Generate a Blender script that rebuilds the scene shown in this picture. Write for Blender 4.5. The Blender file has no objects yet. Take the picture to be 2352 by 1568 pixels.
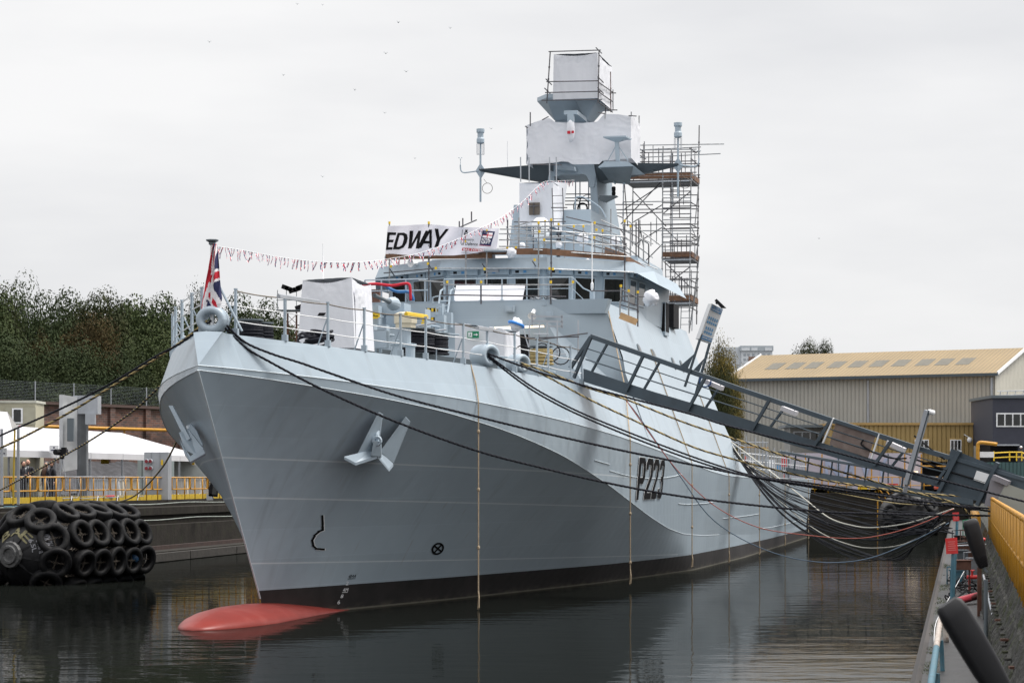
import bpy, math, random
from mathutils import Vector, Matrix, noise as mnoise
R = math.radians
random.seed(7)
SC = bpy.context.scene
COL = SC.collection

# ------------------------------------------------------------------ camera
FPX, HC = 5500.0, 3.5            # focal length in photo units (2352 wide), eye height over the water
CX, HY = 1176.0, 1100.0          # principal column, horizon row
cam = bpy.data.cameras.new('camera'); camo = bpy.data.objects.new('camera', cam); COL.objects.link(camo)
camo.location = (0, 0, HC); camo.rotation_euler = (R(90), 0, 0)
cam.sensor_width = 36.0; cam.lens = 36.0 * FPX / 2352.0
cam.shift_y = (HY - 784.0) / 2352.0
cam.clip_start = 0.5; cam.clip_end = 3000
cam.dof.use_dof = True; cam.dof.focus_distance = 68.0; cam.dof.aperture_fstop = 7.1
SC.camera = camo
SC.view_settings.view_transform = 'Standard'; SC.view_settings.look = 'None'
SC.view_settings.exposure = 0.0; SC.view_settings.gamma = 1.0

# ------------------------------------------------------------------ world: overcast
SUN_EL, SUN_AZ = R(60), R(82)    # azimuth clockwise from +Y (view direction)
wd = bpy.data.worlds.new('World'); SC.world = wd; wd.use_nodes = True
nt = wd.node_tree; nt.nodes.clear()
def WN(t, **k):
    n = nt.nodes.new(t)
    for a, v in k.items(): setattr(n, a, v)
    return n
wo = WN('ShaderNodeOutputWorld'); wb = WN('ShaderNodeBackground'); wb.inputs[1].default_value = 0.1
sky = WN('ShaderNodeTexSky', sky_type='NISHITA', sun_disc=False, sun_elevation=SUN_EL, sun_rotation=SUN_AZ)
tc = WN('ShaderNodeTexCoord'); sep = WN('ShaderNodeSeparateXYZ'); nt.links.new(tc.outputs['Generated'], sep.inputs[0])
mr = WN('ShaderNodeMapRange'); mr.inputs[1].default_value = 0.22; mr.inputs[2].default_value = 1.0
mr.inputs[3].default_value = 1.0; mr.inputs[4].default_value = 2.3; nt.links.new(sep.outputs[2], mr.inputs[0])
mp = WN('ShaderNodeMapping'); mp.inputs['Scale'].default_value = (2.0, 2.0, 8.0); nt.links.new(tc.outputs['Generated'], mp.inputs[0])
nz = WN('ShaderNodeTexNoise'); nz.inputs['Scale'].default_value = 1.7; nz.inputs['Detail'].default_value = 5.0; nz.inputs['Roughness'].default_value = 0.5
nt.links.new(mp.outputs[0], nz.inputs['Vector'])
cr = WN('ShaderNodeValToRGB'); cr.color_ramp.elements[0].position = 0.32; cr.color_ramp.elements[1].position = 0.66
cr.color_ramp.elements[0].color = (0.725, 0.73, 0.75, 1); cr.color_ramp.elements[1].color = (0.92, 0.915, 0.915, 1)
nt.links.new(nz.outputs[0], cr.inputs[0])
v1 = WN('ShaderNodeVectorMath', operation='SCALE'); nt.links.new(cr.outputs[0], v1.inputs[0]); nt.links.new(mr.outputs[0], v1.inputs['Scale'])
v2 = WN('ShaderNodeVectorMath', operation='SCALE'); v2.inputs['Scale'].default_value = 10.6; nt.links.new(v1.outputs[0], v2.inputs[0])
mx = WN('ShaderNodeMix', data_type='RGBA'); mx.inputs[0].default_value = 0.95
nt.links.new(sky.outputs[0], mx.inputs[6]); nt.links.new(v2.outputs[0], mx.inputs[7])
nt.links.new(mx.outputs[2], wb.inputs[0]); nt.links.new(wb.outputs[0], wo.inputs[0])
sl = bpy.data.lights.new('sun', 'SUN'); sl.energy = 4.0; sl.angle = R(24); sl.color = (1, 0.955, 0.9)
so = bpy.data.objects.new('sun', sl); COL.objects.link(so)
sd = Vector((math.sin(SUN_AZ) * math.cos(SUN_EL), math.cos(SUN_AZ) * math.cos(SUN_EL), math.sin(SUN_EL)))
so.rotation_euler = sd.to_track_quat('Z', 'Y').to_euler(); so.location = sd * 300

# ------------------------------------------------------------------ frames
PHI = R(12.2); SN, CS = math.sin(PHI), math.cos(PHI); SX, SY = -6.25, 60.7
def SW(p):                        # ship frame (port, aft, up) -> world
    b, s, z = p
    return Vector((SX + s * SN + b * CS, SY + s * CS - b * SN, z))
def WS(p):                        # world -> ship frame
    dx, dy = p[0] - SX, p[1] - SY
    return Vector((dx * CS - dy * SN, dx * SN + dy * CS, p[2]))
def at(px, py, Y):                # photo position at depth Y -> world
    return Vector(((px - CX) / FPX * Y, Y, HC + (HY - py) / FPX * Y))
def on_s(px, py, s):              # photo position on the athwartships plane s -> ship frame
    r = (px - CX) / FPX
    b = (r * (SY + s * CS) - SX - s * SN) / (CS + r * SN)
    Y = SY + s * CS - b * SN
    return Vector((b, s, HC + (HY - py) / FPX * Y))
def on_b(px, py, b):              # photo position on the fore-and-aft plane b -> ship frame
    r = (px - CX) / FPX
    s = (r * (SY - b * SN) - SX - b * CS) / (SN - r * CS)
    Y = SY + s * CS - b * SN
    return Vector((b, s, HC + (HY - py) / FPX * Y))
def lerp(a, b, t): return a + (b - a) * t
def interp(x, xs, ys):
    if x <= xs[0]: return ys[0]
    for i in range(1, len(xs)):
        if x <= xs[i]: return lerp(ys[i-1], ys[i], (x - xs[i-1]) / (xs[i] - xs[i-1]))
    return ys[-1]

# ------------------------------------------------------------------ materials
MATS = {}
def mat(name, col, rough=0.55, spec=0.5, metal=0.0, var=0.12, scale=2.0, bump=0.0, streak=0.0, scol=None, emit=0, bscale=None, stains=0.0, stcol=(0.05,0.04,0.03), coat=0.0):
    if name in MATS: return MATS[name]
    m = bpy.data.materials.new(name); m.use_nodes = True; t = m.node_tree; N = t.nodes; L = t.links
    bs = N['Principled BSDF']; bs.inputs['Roughness'].default_value = rough; bs.inputs['Metallic'].default_value = metal
    bs.inputs['Specular IOR Level'].default_value = spec
    if coat: bs.inputs['Coat Weight'].default_value = coat; bs.inputs['Coat Roughness'].default_value = 0.12
    g = N.new('ShaderNodeNewGeometry')
    nz = N.new('ShaderNodeTexNoise'); nz.inputs['Scale'].default_value = scale; nz.inputs['Detail'].default_value = 6; nz.inputs['Roughness'].default_value = 0.6
    L.new(g.outputs['Position'], nz.inputs['Vector'])
    rp = N.new('ShaderNodeValToRGB'); rp.color_ramp.elements[0].position = 0.3; rp.color_ramp.elements[1].position = 0.7
    a = [max(0, c * (1 - var)) for c in col]; b = [min(1, c * (1 + var)) for c in col]
    rp.color_ramp.elements[0].color = (*a, 1); rp.color_ramp.elements[1].color = (*b, 1)
    L.new(nz.outputs[0], rp.inputs[0]); out = rp.outputs[0]
    def overlay(out, vecscale, lo, hi, c, amt, sc):
        mp = N.new('ShaderNodeMapping'); mp.inputs['Scale'].default_value = vecscale; L.new(g.outputs['Position'], mp.inputs[0])
        n2 = N.new('ShaderNodeTexNoise'); n2.inputs['Scale'].default_value = sc; n2.inputs['Detail'].default_value = 5; L.new(mp.outputs[0], n2.inputs['Vector'])
        m2 = N.new('ShaderNodeMapRange'); m2.inputs[1].default_value = lo; m2.inputs[2].default_value = hi; m2.inputs[4].default_value = amt
        L.new(n2.outputs[0], m2.inputs[0]); x = N.new('ShaderNodeMix'); x.data_type = 'RGBA'
        L.new(m2.outputs[0], x.inputs[0]); L.new(out, x.inputs[6]); x.inputs[7].default_value = (*c, 1); return x.outputs[2]
    if streak: out = overlay(out, (3, 3, 0.12), 0.5, 0.75, scol or [c * 0.55 for c in col], streak, 1.6)
    if stains: out = overlay(out, (1, 1, 1), 0.5, 0.68, stcol, stains, scale * 1.7)
    L.new(out, bs.inputs['Base Color'])
    if bump:
        n3 = N.new('ShaderNodeTexNoise'); n3.inputs['Scale'].default_value = bscale or scale * 6; n3.inputs['Detail'].default_value = 4
        L.new(g.outputs['Position'], n3.inputs['Vector'])
        bp = N.new('ShaderNodeBump'); bp.inputs['Strength'].default_value = min(1, bump); bp.inputs['Distance'].default_value = 0.02 if bump <= 1 else 0.02 * bump
        L.new(n3.outputs[0], bp.inputs['Height']); L.new(bp.outputs[0], bs.inputs['Normal'])
    if emit: bs.inputs['Emission Color'].default_value = (*col, 1); bs.inputs['Emission Strength'].default_value = emit
    MATS[name] = m; return m

M_paint = mat('ship_paint', (0.345, 0.415, 0.475), 0.42, var=0.05, scale=0.8, streak=0.12)
M_deck = mat('deck_paint', (0.15, 0.17, 0.18), 0.7, var=0.15)
M_dkgrey = mat('dark_grey_paint', (0.10, 0.12, 0.135), 0.5, var=0.08)
M_white = mat('white_paint', (0.78, 0.79, 0.80), 0.4, var=0.04)
M_cloth = mat('white_sheeting', (0.66, 0.67, 0.71), 0.62, var=0.02, scale=1.5, bump=0.25, bscale=11.0)
M_banner = mat('banner_cloth', (0.76, 0.74, 0.80), 0.6, var=0.03)
M_tube = mat('galvanised_tube', (0.32, 0.33, 0.34), 0.45, metal=0.55, var=0.25, scale=6, stains=0.5, stcol=(0.12, 0.09, 0.07))
M_dktube = mat('weathered_tube_deck_shade', (0.085, 0.085, 0.095), 0.5, metal=0.3, var=0.3, scale=6, stains=0.5, stcol=(0.12, 0.08, 0.07))
M_wood = mat('plank_wood', (0.15, 0.075, 0.04), 0.7, var=0.3, scale=5, bump=0.4)
M_yellow = mat('yellow_paint', (0.47, 0.225, 0.012), 0.45, var=0.12, scale=4, stains=0.25, stcol=(0.2, 0.1, 0.03))
M_kerb = mat('yellow_kick_plate', (0.46, 0.31, 0.015), 0.6, var=0.15, scale=3, stains=0.4, stcol=(0.12, 0.1, 0.03))
M_rubber = mat('tyre_rubber', (0.007, 0.007, 0.008), 0.62, spec=0.2, var=0.4, scale=3, bump=0.5, bscale=30, stains=0.25, stcol=(0.05, 0.047, 0.042))
M_rubber2 = mat('fender_rubber', (0.008, 0.008, 0.009), 0.45, spec=0.3, var=0.3, scale=2)
M_chain = mat('rusty_chain', (0.13, 0.11, 0.09), 0.6, metal=0.6, var=0.4, scale=20)
M_black = mat('black', (0.009, 0.009, 0.011), 0.7, spec=.2, var=0.1)
M_red = mat('red_paint', (0.55, 0.03, 0.03), 0.5, var=0.1)
M_blue = mat('blue_paint', (0.05, 0.14, 0.19), 0.55, var=0.2, stains=0.5, stcol=(0.1, 0.12, 0.12), scale=5)
M_navy = mat('navy_blue', (0.012, 0.016, 0.075), 0.7, var=0.1)
M_flagred = mat('flag_red', (0.50, 0.012, 0.03), 0.75, var=0.08)
M_flagwhite = mat('flag_white', (0.78, 0.76, 0.78), 0.75, var=0.05)
M_glass = mat('dark_window_glass', (0.012, 0.014, 0.014), 0.06, var=0.5, scale=1.5)
M_steel = mat('gangway_steel', (0.05, 0.07, 0.088), 0.55, var=0.10, scale=1.2, stains=0.35, stcol=(0.03, 0.04, 0.048))
M_conc = mat('quay_concrete', (0.023, 0.020, 0.017), 0.85, spec=0.15, var=0.35, scale=1.3, bump=0.8, streak=0.55, scol=(0.012, 0.011, 0.010), stains=0.35, stcol=(0.03, 0.034, 0.018))
M_wet = mat('wet_walkway', (0.028, 0.028, 0.028), 0.45, spec=.3, var=0.5, scale=2.5, bump=0.6, stains=0.8, stcol=(0.018, 0.018, 0.015))
M_mosscon = mat('mossy_concrete', (0.045, 0.044, 0.041), 0.8, spec=.2, var=0.4, scale=2, bump=2.5, stains=0.85, stcol=(0.028, 0.036, 0.008))
M_rust = mat('rusty_steel', (0.10, 0.045, 0.03), 0.8, var=0.4, scale=4)
M_galv = mat('galvanised_sheet', (0.37, 0.39, 0.42), 0.4, metal=0.4, var=0.12, scale=1.5)
M_rope_k = mat('black_rope', (0.010, 0.011, 0.017), 0.75, spec=.25, var=0.4, scale=12)
M_rope_t = mat('tan_rope', (0.36, 0.28, 0.19), 0.8, var=0.25, scale=12)
M_rope_y = mat('yellow_strand', (0.34, 0.26, 0.11), 0.75, var=0.25, scale=10)
M_skin = mat('skin', (0.50, 0.28, 0.20), 0.55, var=0.06)
M_suit = mat('dark_suit', (0.018, 0.018, 0.024), 0.8, var=0.2)
M_lamp = mat('lit_tube', (1.0, 0.80, 0.52), 0.5, emit=2.2, var=0)
M_sign = mat('sign_white', (0.74, 0.75, 0.76), 0.5, var=0.05)
M_signblue = mat('sign_blue', (0.07, 0.25, 0.50), 0.5, var=0.1)
M_ylabel = mat('label_yellow', (0.75, 0.50, 0.02), 0.5, var=0.05)
M_orange = mat('orange_paint', (0.70, 0.09, 0.02), 0.4, var=0.08)
M_green = mat('sign_green', (0.0, 0.20, 0.09), 0.5, var=0.05)

# ------------------------------------------------------------------ mesh builder
class MB:
    def __init__(s): s.v = []; s.f = []; s.mi = []; s.m = 0
    def face(s, *pts):
        i = len(s.v); s.v += [Vector(p) for p in pts]; s.f.append(tuple(range(i, i + len(pts)))); s.mi.append(s.m); return s
    def add(s, vs, fs):
        i = len(s.v); s.v += [Vector(p) for p in vs]
        for f in fs: s.f.append(tuple(i + k for k in f)); s.mi.append(s.m)
        return s
    def hexa(s, p):               # 8 points: bottom 4, top 4
        return s.add(p, [(3,2,1,0),(4,5,6,7),(0,1,5,4),(1,2,6,5),(2,3,7,6),(3,0,4,7)])
    def box(s, c, d, rz=0.0, M=None):
        c = Vector(c); x, y, z = d[0]/2, d[1]/2, d[2]/2
        P = [Vector(q) for q in ((-x,-y,-z),(x,-y,-z),(x,y,-z),(-x,y,-z),(-x,-y,z),(x,-y,z),(x,y,z),(-x,y,z))]
        if M is None: M = Matrix.Rotation(rz, 3, 'Z')
        return s.hexa([c + M @ q for q in P])
    def bx(s, a, b):              # corner to corner
        return s.box([(a[i]+b[i])/2 for i in range(3)], [abs(b[i]-a[i]) for i in range(3)])
    def bar(s, p, q, w, h=None, up=(0,0,1)):
        p, q = Vector(p), Vector(q); h = h or w; d = (q - p)
        if d.length < 1e-6: return s
        d.normalize(); u = Vector(up)
        if abs(d.dot(u)) > 0.97: u = Vector((1,0,0))
        x = d.cross(u).normalized() * w/2; y = x.cross(d).normalized() * h/2
        return s.hexa([p-x-y, p+x-y, q+x-y, q-x-y, p-x+y, p+x+y, q+x+y, q-x+y])
    def tube(s, pts, r, n=6, cap=True, radii=None, closed=False):
        pts = [Vector(p) for p in pts]; k = len(pts)
        if k < 2: return s
        i0 = len(s.v); prev = None
        for j, p in enumerate(pts):
            if closed: d = pts[(j+1) % k] - pts[j-1]
            else: d = pts[min(j+1, k-1)] - pts[max(j-1, 0)]
            if d.length < 1e-9: d = Vector((0,0,1))
            d.normalize()
            if prev is None:
                u = Vector((0,0,1)) if abs(d.z) < 0.9 else Vector((1,0,0)); x = d.cross(u).normalized()
            else:
                x = prev - d * prev.dot(d); x = x.normalized() if x.length > 1e-6 else d.orthogonal().normalized()
            prev = x; y = d.cross(x); rr = radii[j] if radii else r
            for a in range(n):
                t = 2*math.pi*a/n; s.v.append(p + (x*math.cos(t) + y*math.sin(t)) * rr)
        for j in range(k if closed else k-1):
            for a in range(n):
                A = i0 + j*n + a; B = i0 + j*n + (a+1) % n; jn = (j+1) % k
                s.f.append((A, B, i0 + jn*n + (a+1) % n, i0 + jn*n + a)); s.mi.append(s.m)
        if cap and not closed:
            s.f.append(tuple(i0 + a for a in reversed(range(n)))); s.mi.append(s.m)
            s.f.append(tuple(i0 + (k-1)*n + a for a in range(n))); s.mi.append(s.m)
        return s
    def cone(s, p, q, r0, r1, n=12): return s.tube([p, q], r0, n, radii=[r0, r1])
    def lathe(s, prof, o=(0,0,0), ax=(0,0,1), n=16, cap=True):   # prof: (radius, height)
        o, d = Vector(o), Vector(ax).normalized(); u = Vector((0,0,1)) if abs(d.z) < 0.9 else Vector((1,0,0))
        x = d.cross(u).normalized(); y = d.cross(x); i0 = len(s.v)
        for r, h in prof:
            for a in range(n):
                t = 2*math.pi*a/n; s.v.append(o + d*h + (x*math.cos(t) + y*math.sin(t))*max(r, 1e-4))
        for j in range(len(prof)-1):
            for a in range(n): s.f.append((i0+j*n+a, i0+j*n+(a+1)%n, i0+(j+1)*n+(a+1)%n, i0+(j+1)*n+a)); s.mi.append(s.m)
        if cap:
            s.f.append(tuple(i0+a for a in reversed(range(n)))); s.mi.append(s.m)
            s.f.append(tuple(i0+(len(prof)-1)*n+a for a in range(n))); s.mi.append(s.m)
        return s
    def prism(s, poly, z0, z1):
        n = len(poly); vs = [(p[0], p[1], z0) for p in poly] + [(p[0], p[1], z1) for p in poly]
        fs = [tuple(reversed(range(n))), tuple(range(n, 2*n))] + [(i, (i+1)%n, n+(i+1)%n, n+i) for i in range(n)]
        return s.add(vs, fs)
    def slab(s, pts, off):        # any planar outline thickened by a vector
        n = len(pts); off = Vector(off); vs = [Vector(p) for p in pts] + [Vector(p)+off for p in pts]
        return s.add(vs, [tuple(reversed(range(n))), tuple(range(n, 2*n))] + [(i, (i+1)%n, n+(i+1)%n, n+i) for i in range(n)])
    def grid(s, rows):
        i0 = len(s.v); m = len(rows[0])
        for r in rows: s.v += [Vector(p) for p in r]
        for j in range(len(rows)-1):
            for i in range(m-1):
                a = i0+j*m+i; s.f.append((a, a+1, a+m+1, a+m)); s.mi.append(s.m)
        return s
    def ball(s, c, r, n=10, m=6, sq=(1,1,1)):
        c = Vector(c); rows = []
        for j in range(m+1):
            t = math.pi*j/m
            rows.append([c + Vector((math.sin(t)*math.cos(2*math.pi*i/n)*r*sq[0], math.sin(t)*math.sin(2*math.pi*i/n)*r*sq[1], math.cos(t)*r*sq[2])) for i in range(n+1)])
        return s.grid(rows)
    def torus(s, c, ax, R1, r, n=20, m=8, sq=1.0):
        c, d = Vector(c), Vector(ax).normalized(); x = d.orthogonal().normalized(); y = d.cross(x); rows = []
        for i in range(n+1):
            t = 2*math.pi*i/n; e = x*math.cos(t)+y*math.sin(t)
            rows.append([c + e*(R1 + r*math.cos(2*math.pi*j/m)) + d*(r*sq*math.sin(2*math.pi*j/m)) for j in range(m+1)])
        return s.grid(rows)
    def build(s, name, mats, parent=None, smooth=False, loc=None, label=None, cat=None, group=None, kind=None, ship=False):
        if not isinstance(mats, (list, tuple)): mats = [mats]
        L = Vector((0,0,0))
        if parent is not None: L = Vector(parent['_o']) if '_o' in parent else L
        elif loc is not None: L = Vector(loc)
        me = bpy.data.meshes.new(name); me.from_pydata([tuple(v - L) for v in s.v], [], s.f)
        for m in mats: me.materials.append(m)
        if len(mats) > 1:
            for p, k in zip(me.polygons, s.mi): p.material_index = k
        if smooth:
            for p in me.polygons: p.use_smooth = True
        me.update(); o = bpy.data.objects.new(name, me); COL.objects.link(o)
        if parent is not None:
            o.parent = parent; o['_o'] = list(L)
        elif loc is not None or ship:
            o['_o'] = list(L); o.location = SW(L) if ship else L
            if ship: o.rotation_euler = (0, 0, -PHI)
        if label: o['label'] = label
        if cat: o['category'] = cat
        if group: o['group'] = group
        if kind: o['kind'] = kind
        return o
def thing(name, label, cat, loc=(0,0,0), ship=False, group=None):
    o = bpy.data.objects.new(name, None); COL.objects.link(o); o.empty_display_size = 0.3
    o['_o'] = list(loc); o.location = SW(loc) if ship else Vector(loc)
    if ship: o.rotation_euler = (0, 0, -PHI)
    o['label'] = label; o['category'] = cat
    if group: o['group'] = group
    return o
def dup(o, loc=None, rz=None, label=None, group=None, parent=None, scale=None):
    c = o.copy(); COL.objects.link(c); c.parent = parent
    if loc is not None: c.location = loc
    if rz is not None: c.rotation_euler = (0, 0, rz)
    if scale is not None: c.scale = scale
    if label: c['label'] = label
    if group: c['group'] = group
    for ch in list(o.children): dup(ch, parent=c)
    return c
_TX = {}
def text2d(txt, bold=False):
    k = (txt, bold)
    if k in _TX: return _TX[k]
    cu = bpy.data.curves.new('t', 'FONT'); cu.body = txt; cu.size = 1.0; cu.resolution_u = 3
    if bold: cu.offset = 0.022
    ob = bpy.data.objects.new('t', cu); COL.objects.link(ob)
    dg = bpy.context.evaluated_depsgraph_get(); me = bpy.data.meshes.new_from_object(ob.evaluated_get(dg))
    vs = [(v.co.x, v.co.y) for v in me.vertices]; fs = [tuple(p.vertices) for p in me.polygons]
    bpy.data.objects.remove(ob); bpy.data.meshes.remove(me)
    x0 = min(v[0] for v in vs); x1 = max(v[0] for v in vs); y0 = min(v[1] for v in vs); y1 = max(v[1] for v in vs)
    vs = [((v[0]-x0)/(x1-x0), (v[1]-y0)/(y1-y0)) for v in vs]
    _TX[k] = (vs, fs); return _TX[k]
def put_text(mb, txt, fn, bold=False, shear=0.0):   # fn(u, v) -> 3-D point, u,v in 0..1
    vs, fs = text2d(txt, bold)
    return mb.add([fn(v[0] + shear * v[1], v[1]) for v in vs], fs)
def quad_fn(bl, br, tl, tr):
    bl, br, tl, tr = [Vector(q) for q in (bl, br, tl, tr)]
    return lambda u, v: (bl*(1-u)+br*u)*(1-v) + (tl*(1-u)+tr*u)*v
def cable(p, q, sag, n=24):
    p, q = Vector(p), Vector(q)
    return [p.lerp(q, i/n) - Vector((0,0,4*sag*(i/n)*(1-i/n))) for i in range(n+1)]
def smoothpath(pts, k=4):         # Catmull-Rom
    pts = [Vector(p) for p in pts]; out = []
    for i in range(len(pts)-1):
        p0, p1, p2, p3 = pts[max(i-1,0)], pts[i], pts[i+1], pts[min(i+2, len(pts)-1)]
        for j in range(k):
            t = j/k; out.append(0.5*((2*p1)+(p2-p0)*t+(2*p0-5*p1+4*p2-p3)*t*t+(3*p1-p0-3*p2+p3)*t**3))
    out.append(pts[-1]); return out
def rope_mesh(mb, pts, r, pitch=0.35, strands=3, n=5, alt=None):   # laid rope: strands wound round the path
    P = [Vector(p) for p in pts]; L = [0.0]
    for i in range(1, len(P)): L.append(L[-1] + (P[i]-P[i-1]).length)
    tot = L[-1]; step = pitch/6; K = max(4, int(tot/step)); path = []; j = 0
    for i in range(K+1):
        d = tot*i/K
        while j < len(L)-2 and L[j+1] < d: j += 1
        path.append(P[j].lerp(P[j+1], (d-L[j])/max(1e-9, L[j+1]-L[j])))
    for k in range(strands):
        q = []
        for i, p in enumerate(path):
            d = (path[min(i+1,K)]-path[max(i-1,0)]).normalized(); x = d.cross(Vector((0,0,1)))
            x = x.normalized() if x.length > 0.05 else Vector((1,0,0)); y = d.cross(x)
            t = 2*math.pi*(tot*i/K/pitch + k/strands); q.append(p + (x*math.cos(t)+y*math.sin(t))*r*0.5)
        if alt is not None: mb.m = alt[k % len(alt)]
        mb.tube(q, r*0.56, n)
    return mb
# ================================================================== SHIP
def hull_material():
    m = bpy.data.materials.new('hull_paint'); m.use_nodes = True; t = m.node_tree; N = t.nodes; L = t.links; bs = N['Principled BSDF']
    def nd(k, **a):
        n = N.new(k)
        for x, y in a.items(): setattr(n, x, y)
        return n
    def mth(op, a, b=None, c=None):
        n = nd('ShaderNodeMath', operation=op)
        for i, q in enumerate((a, b, c)):
            if q is None: continue
            if isinstance(q, (int, float)): n.inputs[i].default_value = q
            else: L.new(q, n.inputs[i])
        return n.outputs[0]
    tcn = nd('ShaderNodeTexCoord'); sp = nd('ShaderNodeSeparateXYZ'); L.new(tcn.outputs['Object'], sp.inputs[0]); s, z = sp.outputs[1], sp.outputs[2]
    def noise(scale3, sc, det=4):
        mp = nd('ShaderNodeMapping'); mp.inputs['Scale'].default_value = scale3; L.new(tcn.outputs['Object'], mp.inputs[0])
        n = nd('ShaderNodeTexNoise'); n.inputs['Scale'].default_value = sc; n.inputs['Detail'].default_value = det; L.new(mp.outputs[0], n.inputs[0]); return n.outputs[0]
    def mix(f, a, b):
        x = nd('ShaderNodeMix', data_type='RGBA')
        for i, q in ((0, f), (6, a), (7, b)):
            if isinstance(q, tuple): x.inputs[i].default_value = (*q, 1)
            elif isinstance(q, float): x.inputs[i].default_value = q
            else: L.new(q, x.inputs[i])
        return x.outputs[2]
    def mrange(v, a, b, c, d):
        n = nd('ShaderNodeMapRange'); L.new(v, n.inputs[0])
        for i, q in enumerate((a, b, c, d)): n.inputs[i+1].default_value = q
        return n.outputs[0]
    base = mix(mrange(noise((1,1,1), 0.35), 0.3, 0.7, 0.0, 1.0), (0.31, 0.375, 0.43), (0.35, 0.42, 0.475))
    # rectangular plates, each a hair different in tone
    br = nd('ShaderNodeTexBrick'); br.offset = 0.5; br.inputs['Scale'].default_value = 1.0; br.inputs['Mortar Size'].default_value = 0.010; br.inputs['Mortar'].default_value = (1.10, 1.10, 1.10, 1)
    br.inputs['Brick Width'].default_value = 2.6; br.inputs['Row Height'].default_value = 0.75
    br.inputs['Color1'].default_value = (0.93, 0.93, 0.93, 1); br.inputs['Color2'].default_value = (1.05, 1.05, 1.05, 1)
    cb = nd('ShaderNodeCombineXYZ'); L.new(s, cb.inputs[0]); L.new(z, cb.inputs[1]); L.new(cb.outputs[0], br.inputs[0])
    mm = nd('ShaderNodeMix', data_type='RGBA', blend_type='MULTIPLY'); mm.inputs[0].default_value = 0.7; L.new(base, mm.inputs[6]); L.new(br.outputs[0], mm.inputs[7]); base = mm.outputs[2]
    st = mrange(noise((1.0, 4.0, 0.22), 1.4), 0.52, 0.78, 0.0, 0.10); base = mix(st, base, (0.40, 0.42, 0.43))
    st2 = mrange(noise((1.0, 3.0, 0.15), 0.9), 0.60, 0.80, 0.0, 0.35); base = mix(st2, base, (0.16, 0.17, 0.17))
    zz = mth('ADD', z, mth('MULTIPLY', s, 0.022))
    for lv in (3.95, 3.0, 1.38):
        w = mth('LESS_THAN', mth('ABSOLUTE', mth('SUBTRACT', zz, lv)), 0.017)
        w = mth('MULTIPLY', w, mth('LESS_THAN', s, 19.0 if lv > 2 else 30.0)); base = mix(mth('MULTIPLY', w, 0.8), base, (0.55, 0.6, 0.63))
    bt = mth('LESS_THAN', mth('ADD', z, mth('MULTIPLY', s, 0.0022)), 0.70)
    blk = mix(mrange(noise((1,1,1), 1.2), 0.3, 0.7, 0.0, 1.0), (0.010, 0.009, 0.009), (0.024, 0.020, 0.020))
    base = mix(bt, base, blk)
    scum = mth('MULTIPLY', mrange(z, 0.0, 0.20, 1.0, 0.0), mrange(noise((1,1,2.5), 2.2), 0.42, 0.6, 0.0, 0.8)); base = mix(scum, base, (0.085, 0.078, 0.06))
    ru = mth('MULTIPLY', mrange(noise((1.0, 5.0, 0.35), 1.3), 0.66, 0.78, 0.0, 0.6), mrange(noise((1,1,1), 0.25), 0.5, 0.6, 0.0, 1.0)); base = mix(ru, base, (0.22, 0.15, 0.10))
    sc = mth('LESS_THAN', z, 0.045); base = mix(mth('MULTIPLY', sc, 0.7), base, (0.16, 0.15, 0.12))
    L.new(base, bs.inputs['Base Color']); bs.inputs['Roughness'].default_value = 0.33
    L.new(mrange(bt, 0, 1, 0.33, 0.55), bs.inputs['Roughness'])
    wv = mth('MULTIPLY', mth('SINE', mth('MULTIPLY', s, 9.66)), mth('SINE', mth('MULTIPLY', z, 8.4)))
    h = mth('ADD', mth('MULTIPLY', wv, 0.0034), mth('MULTIPLY', noise((0.5,0.5,0.9), 1.1, 2), 0.012))
    bp = nd('ShaderNodeBump'); bp.inputs['Strength'].default_value = 0.7; bp.inputs['Distance'].default_value = 1.0; L.new(h, bp.inputs['Height']); L.new(bp.outputs[0], bs.inputs['Normal'])
    return m
M_hull = hull_material()
M_bulb = mat('bulb_red', (0.19, 0.023, 0.016), 0.42, spec=.35, var=0.10, scale=1.2, stains=0.2, stcol=(0.34, 0.10, 0.085))
M_line = mat('weld_line', (0.50, 0.56, 0.60), 0.5, var=0.05)
M_numk = mat('numeral_black', (0.008, 0.008, 0.009), 0.8, spec=.08, var=0.1)

S1 = [-5.03,-4.5,-4,-3,-2,-1,0,1,2,3,4,6,8,10,12,15,18,22,26,30,35,40,44,50,60,70,86]
B1 = [0,0.33,0.65,1.3,1.85,2.4,2.83,3.25,3.62,4.0,4.32,4.95,5.38,5.8,6.04,6.4,6.55,6.68,6.75,6.75,6.75,6.75,6.75,6.75,6.75,6.54,6.2]
Z1 = [6.15,6.13,6.11,6.04,5.99,5.92,5.86,5.79,5.73,5.67,5.61,5.45,5.32,5.18,5.06,4.87,4.70,4.48,4.27,4.06,3.82,3.66,3.60,3.58,3.55,3.53,3.50]
Z2 = [6.04,6.00,5.97,5.87,5.77,5.67,5.58,5.49,5.38,5.27,5.13,4.85,4.55,4.22,3.88,3.33,2.84,2.24,1.76,1.47,1.30,1.22,1.14,1.00,0.85,0.80,0.80]
ZD = [6.97,6.97,6.95,6.88,6.82,6.77,6.72,6.68,6.66,6.63,6.61,6.55,6.49,6.43,6.39,6.37,6.37,6.37]
SW_ = [0,1.8,3.8,9.6,21.4,33.4,48,85,86]; BW_ = [0,0.5,1.03,2.47,4.8,6.28,6.47,5.9,5.88]
def sm(x, xs, ys):                # smoothed table
    h = 0.9; return (interp(x-h, xs, ys) + 2*interp(x, xs, ys) + interp(x+h, xs, ys)) / 4 if xs[0]+h < x < xs[-1]-h else interp(x, xs, ys)
def b1(s): return sm(s, S1, B1)
def z1(s): return sm(s, S1, Z1)
def z2(s): return sm(s, S1, Z2)
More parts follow.
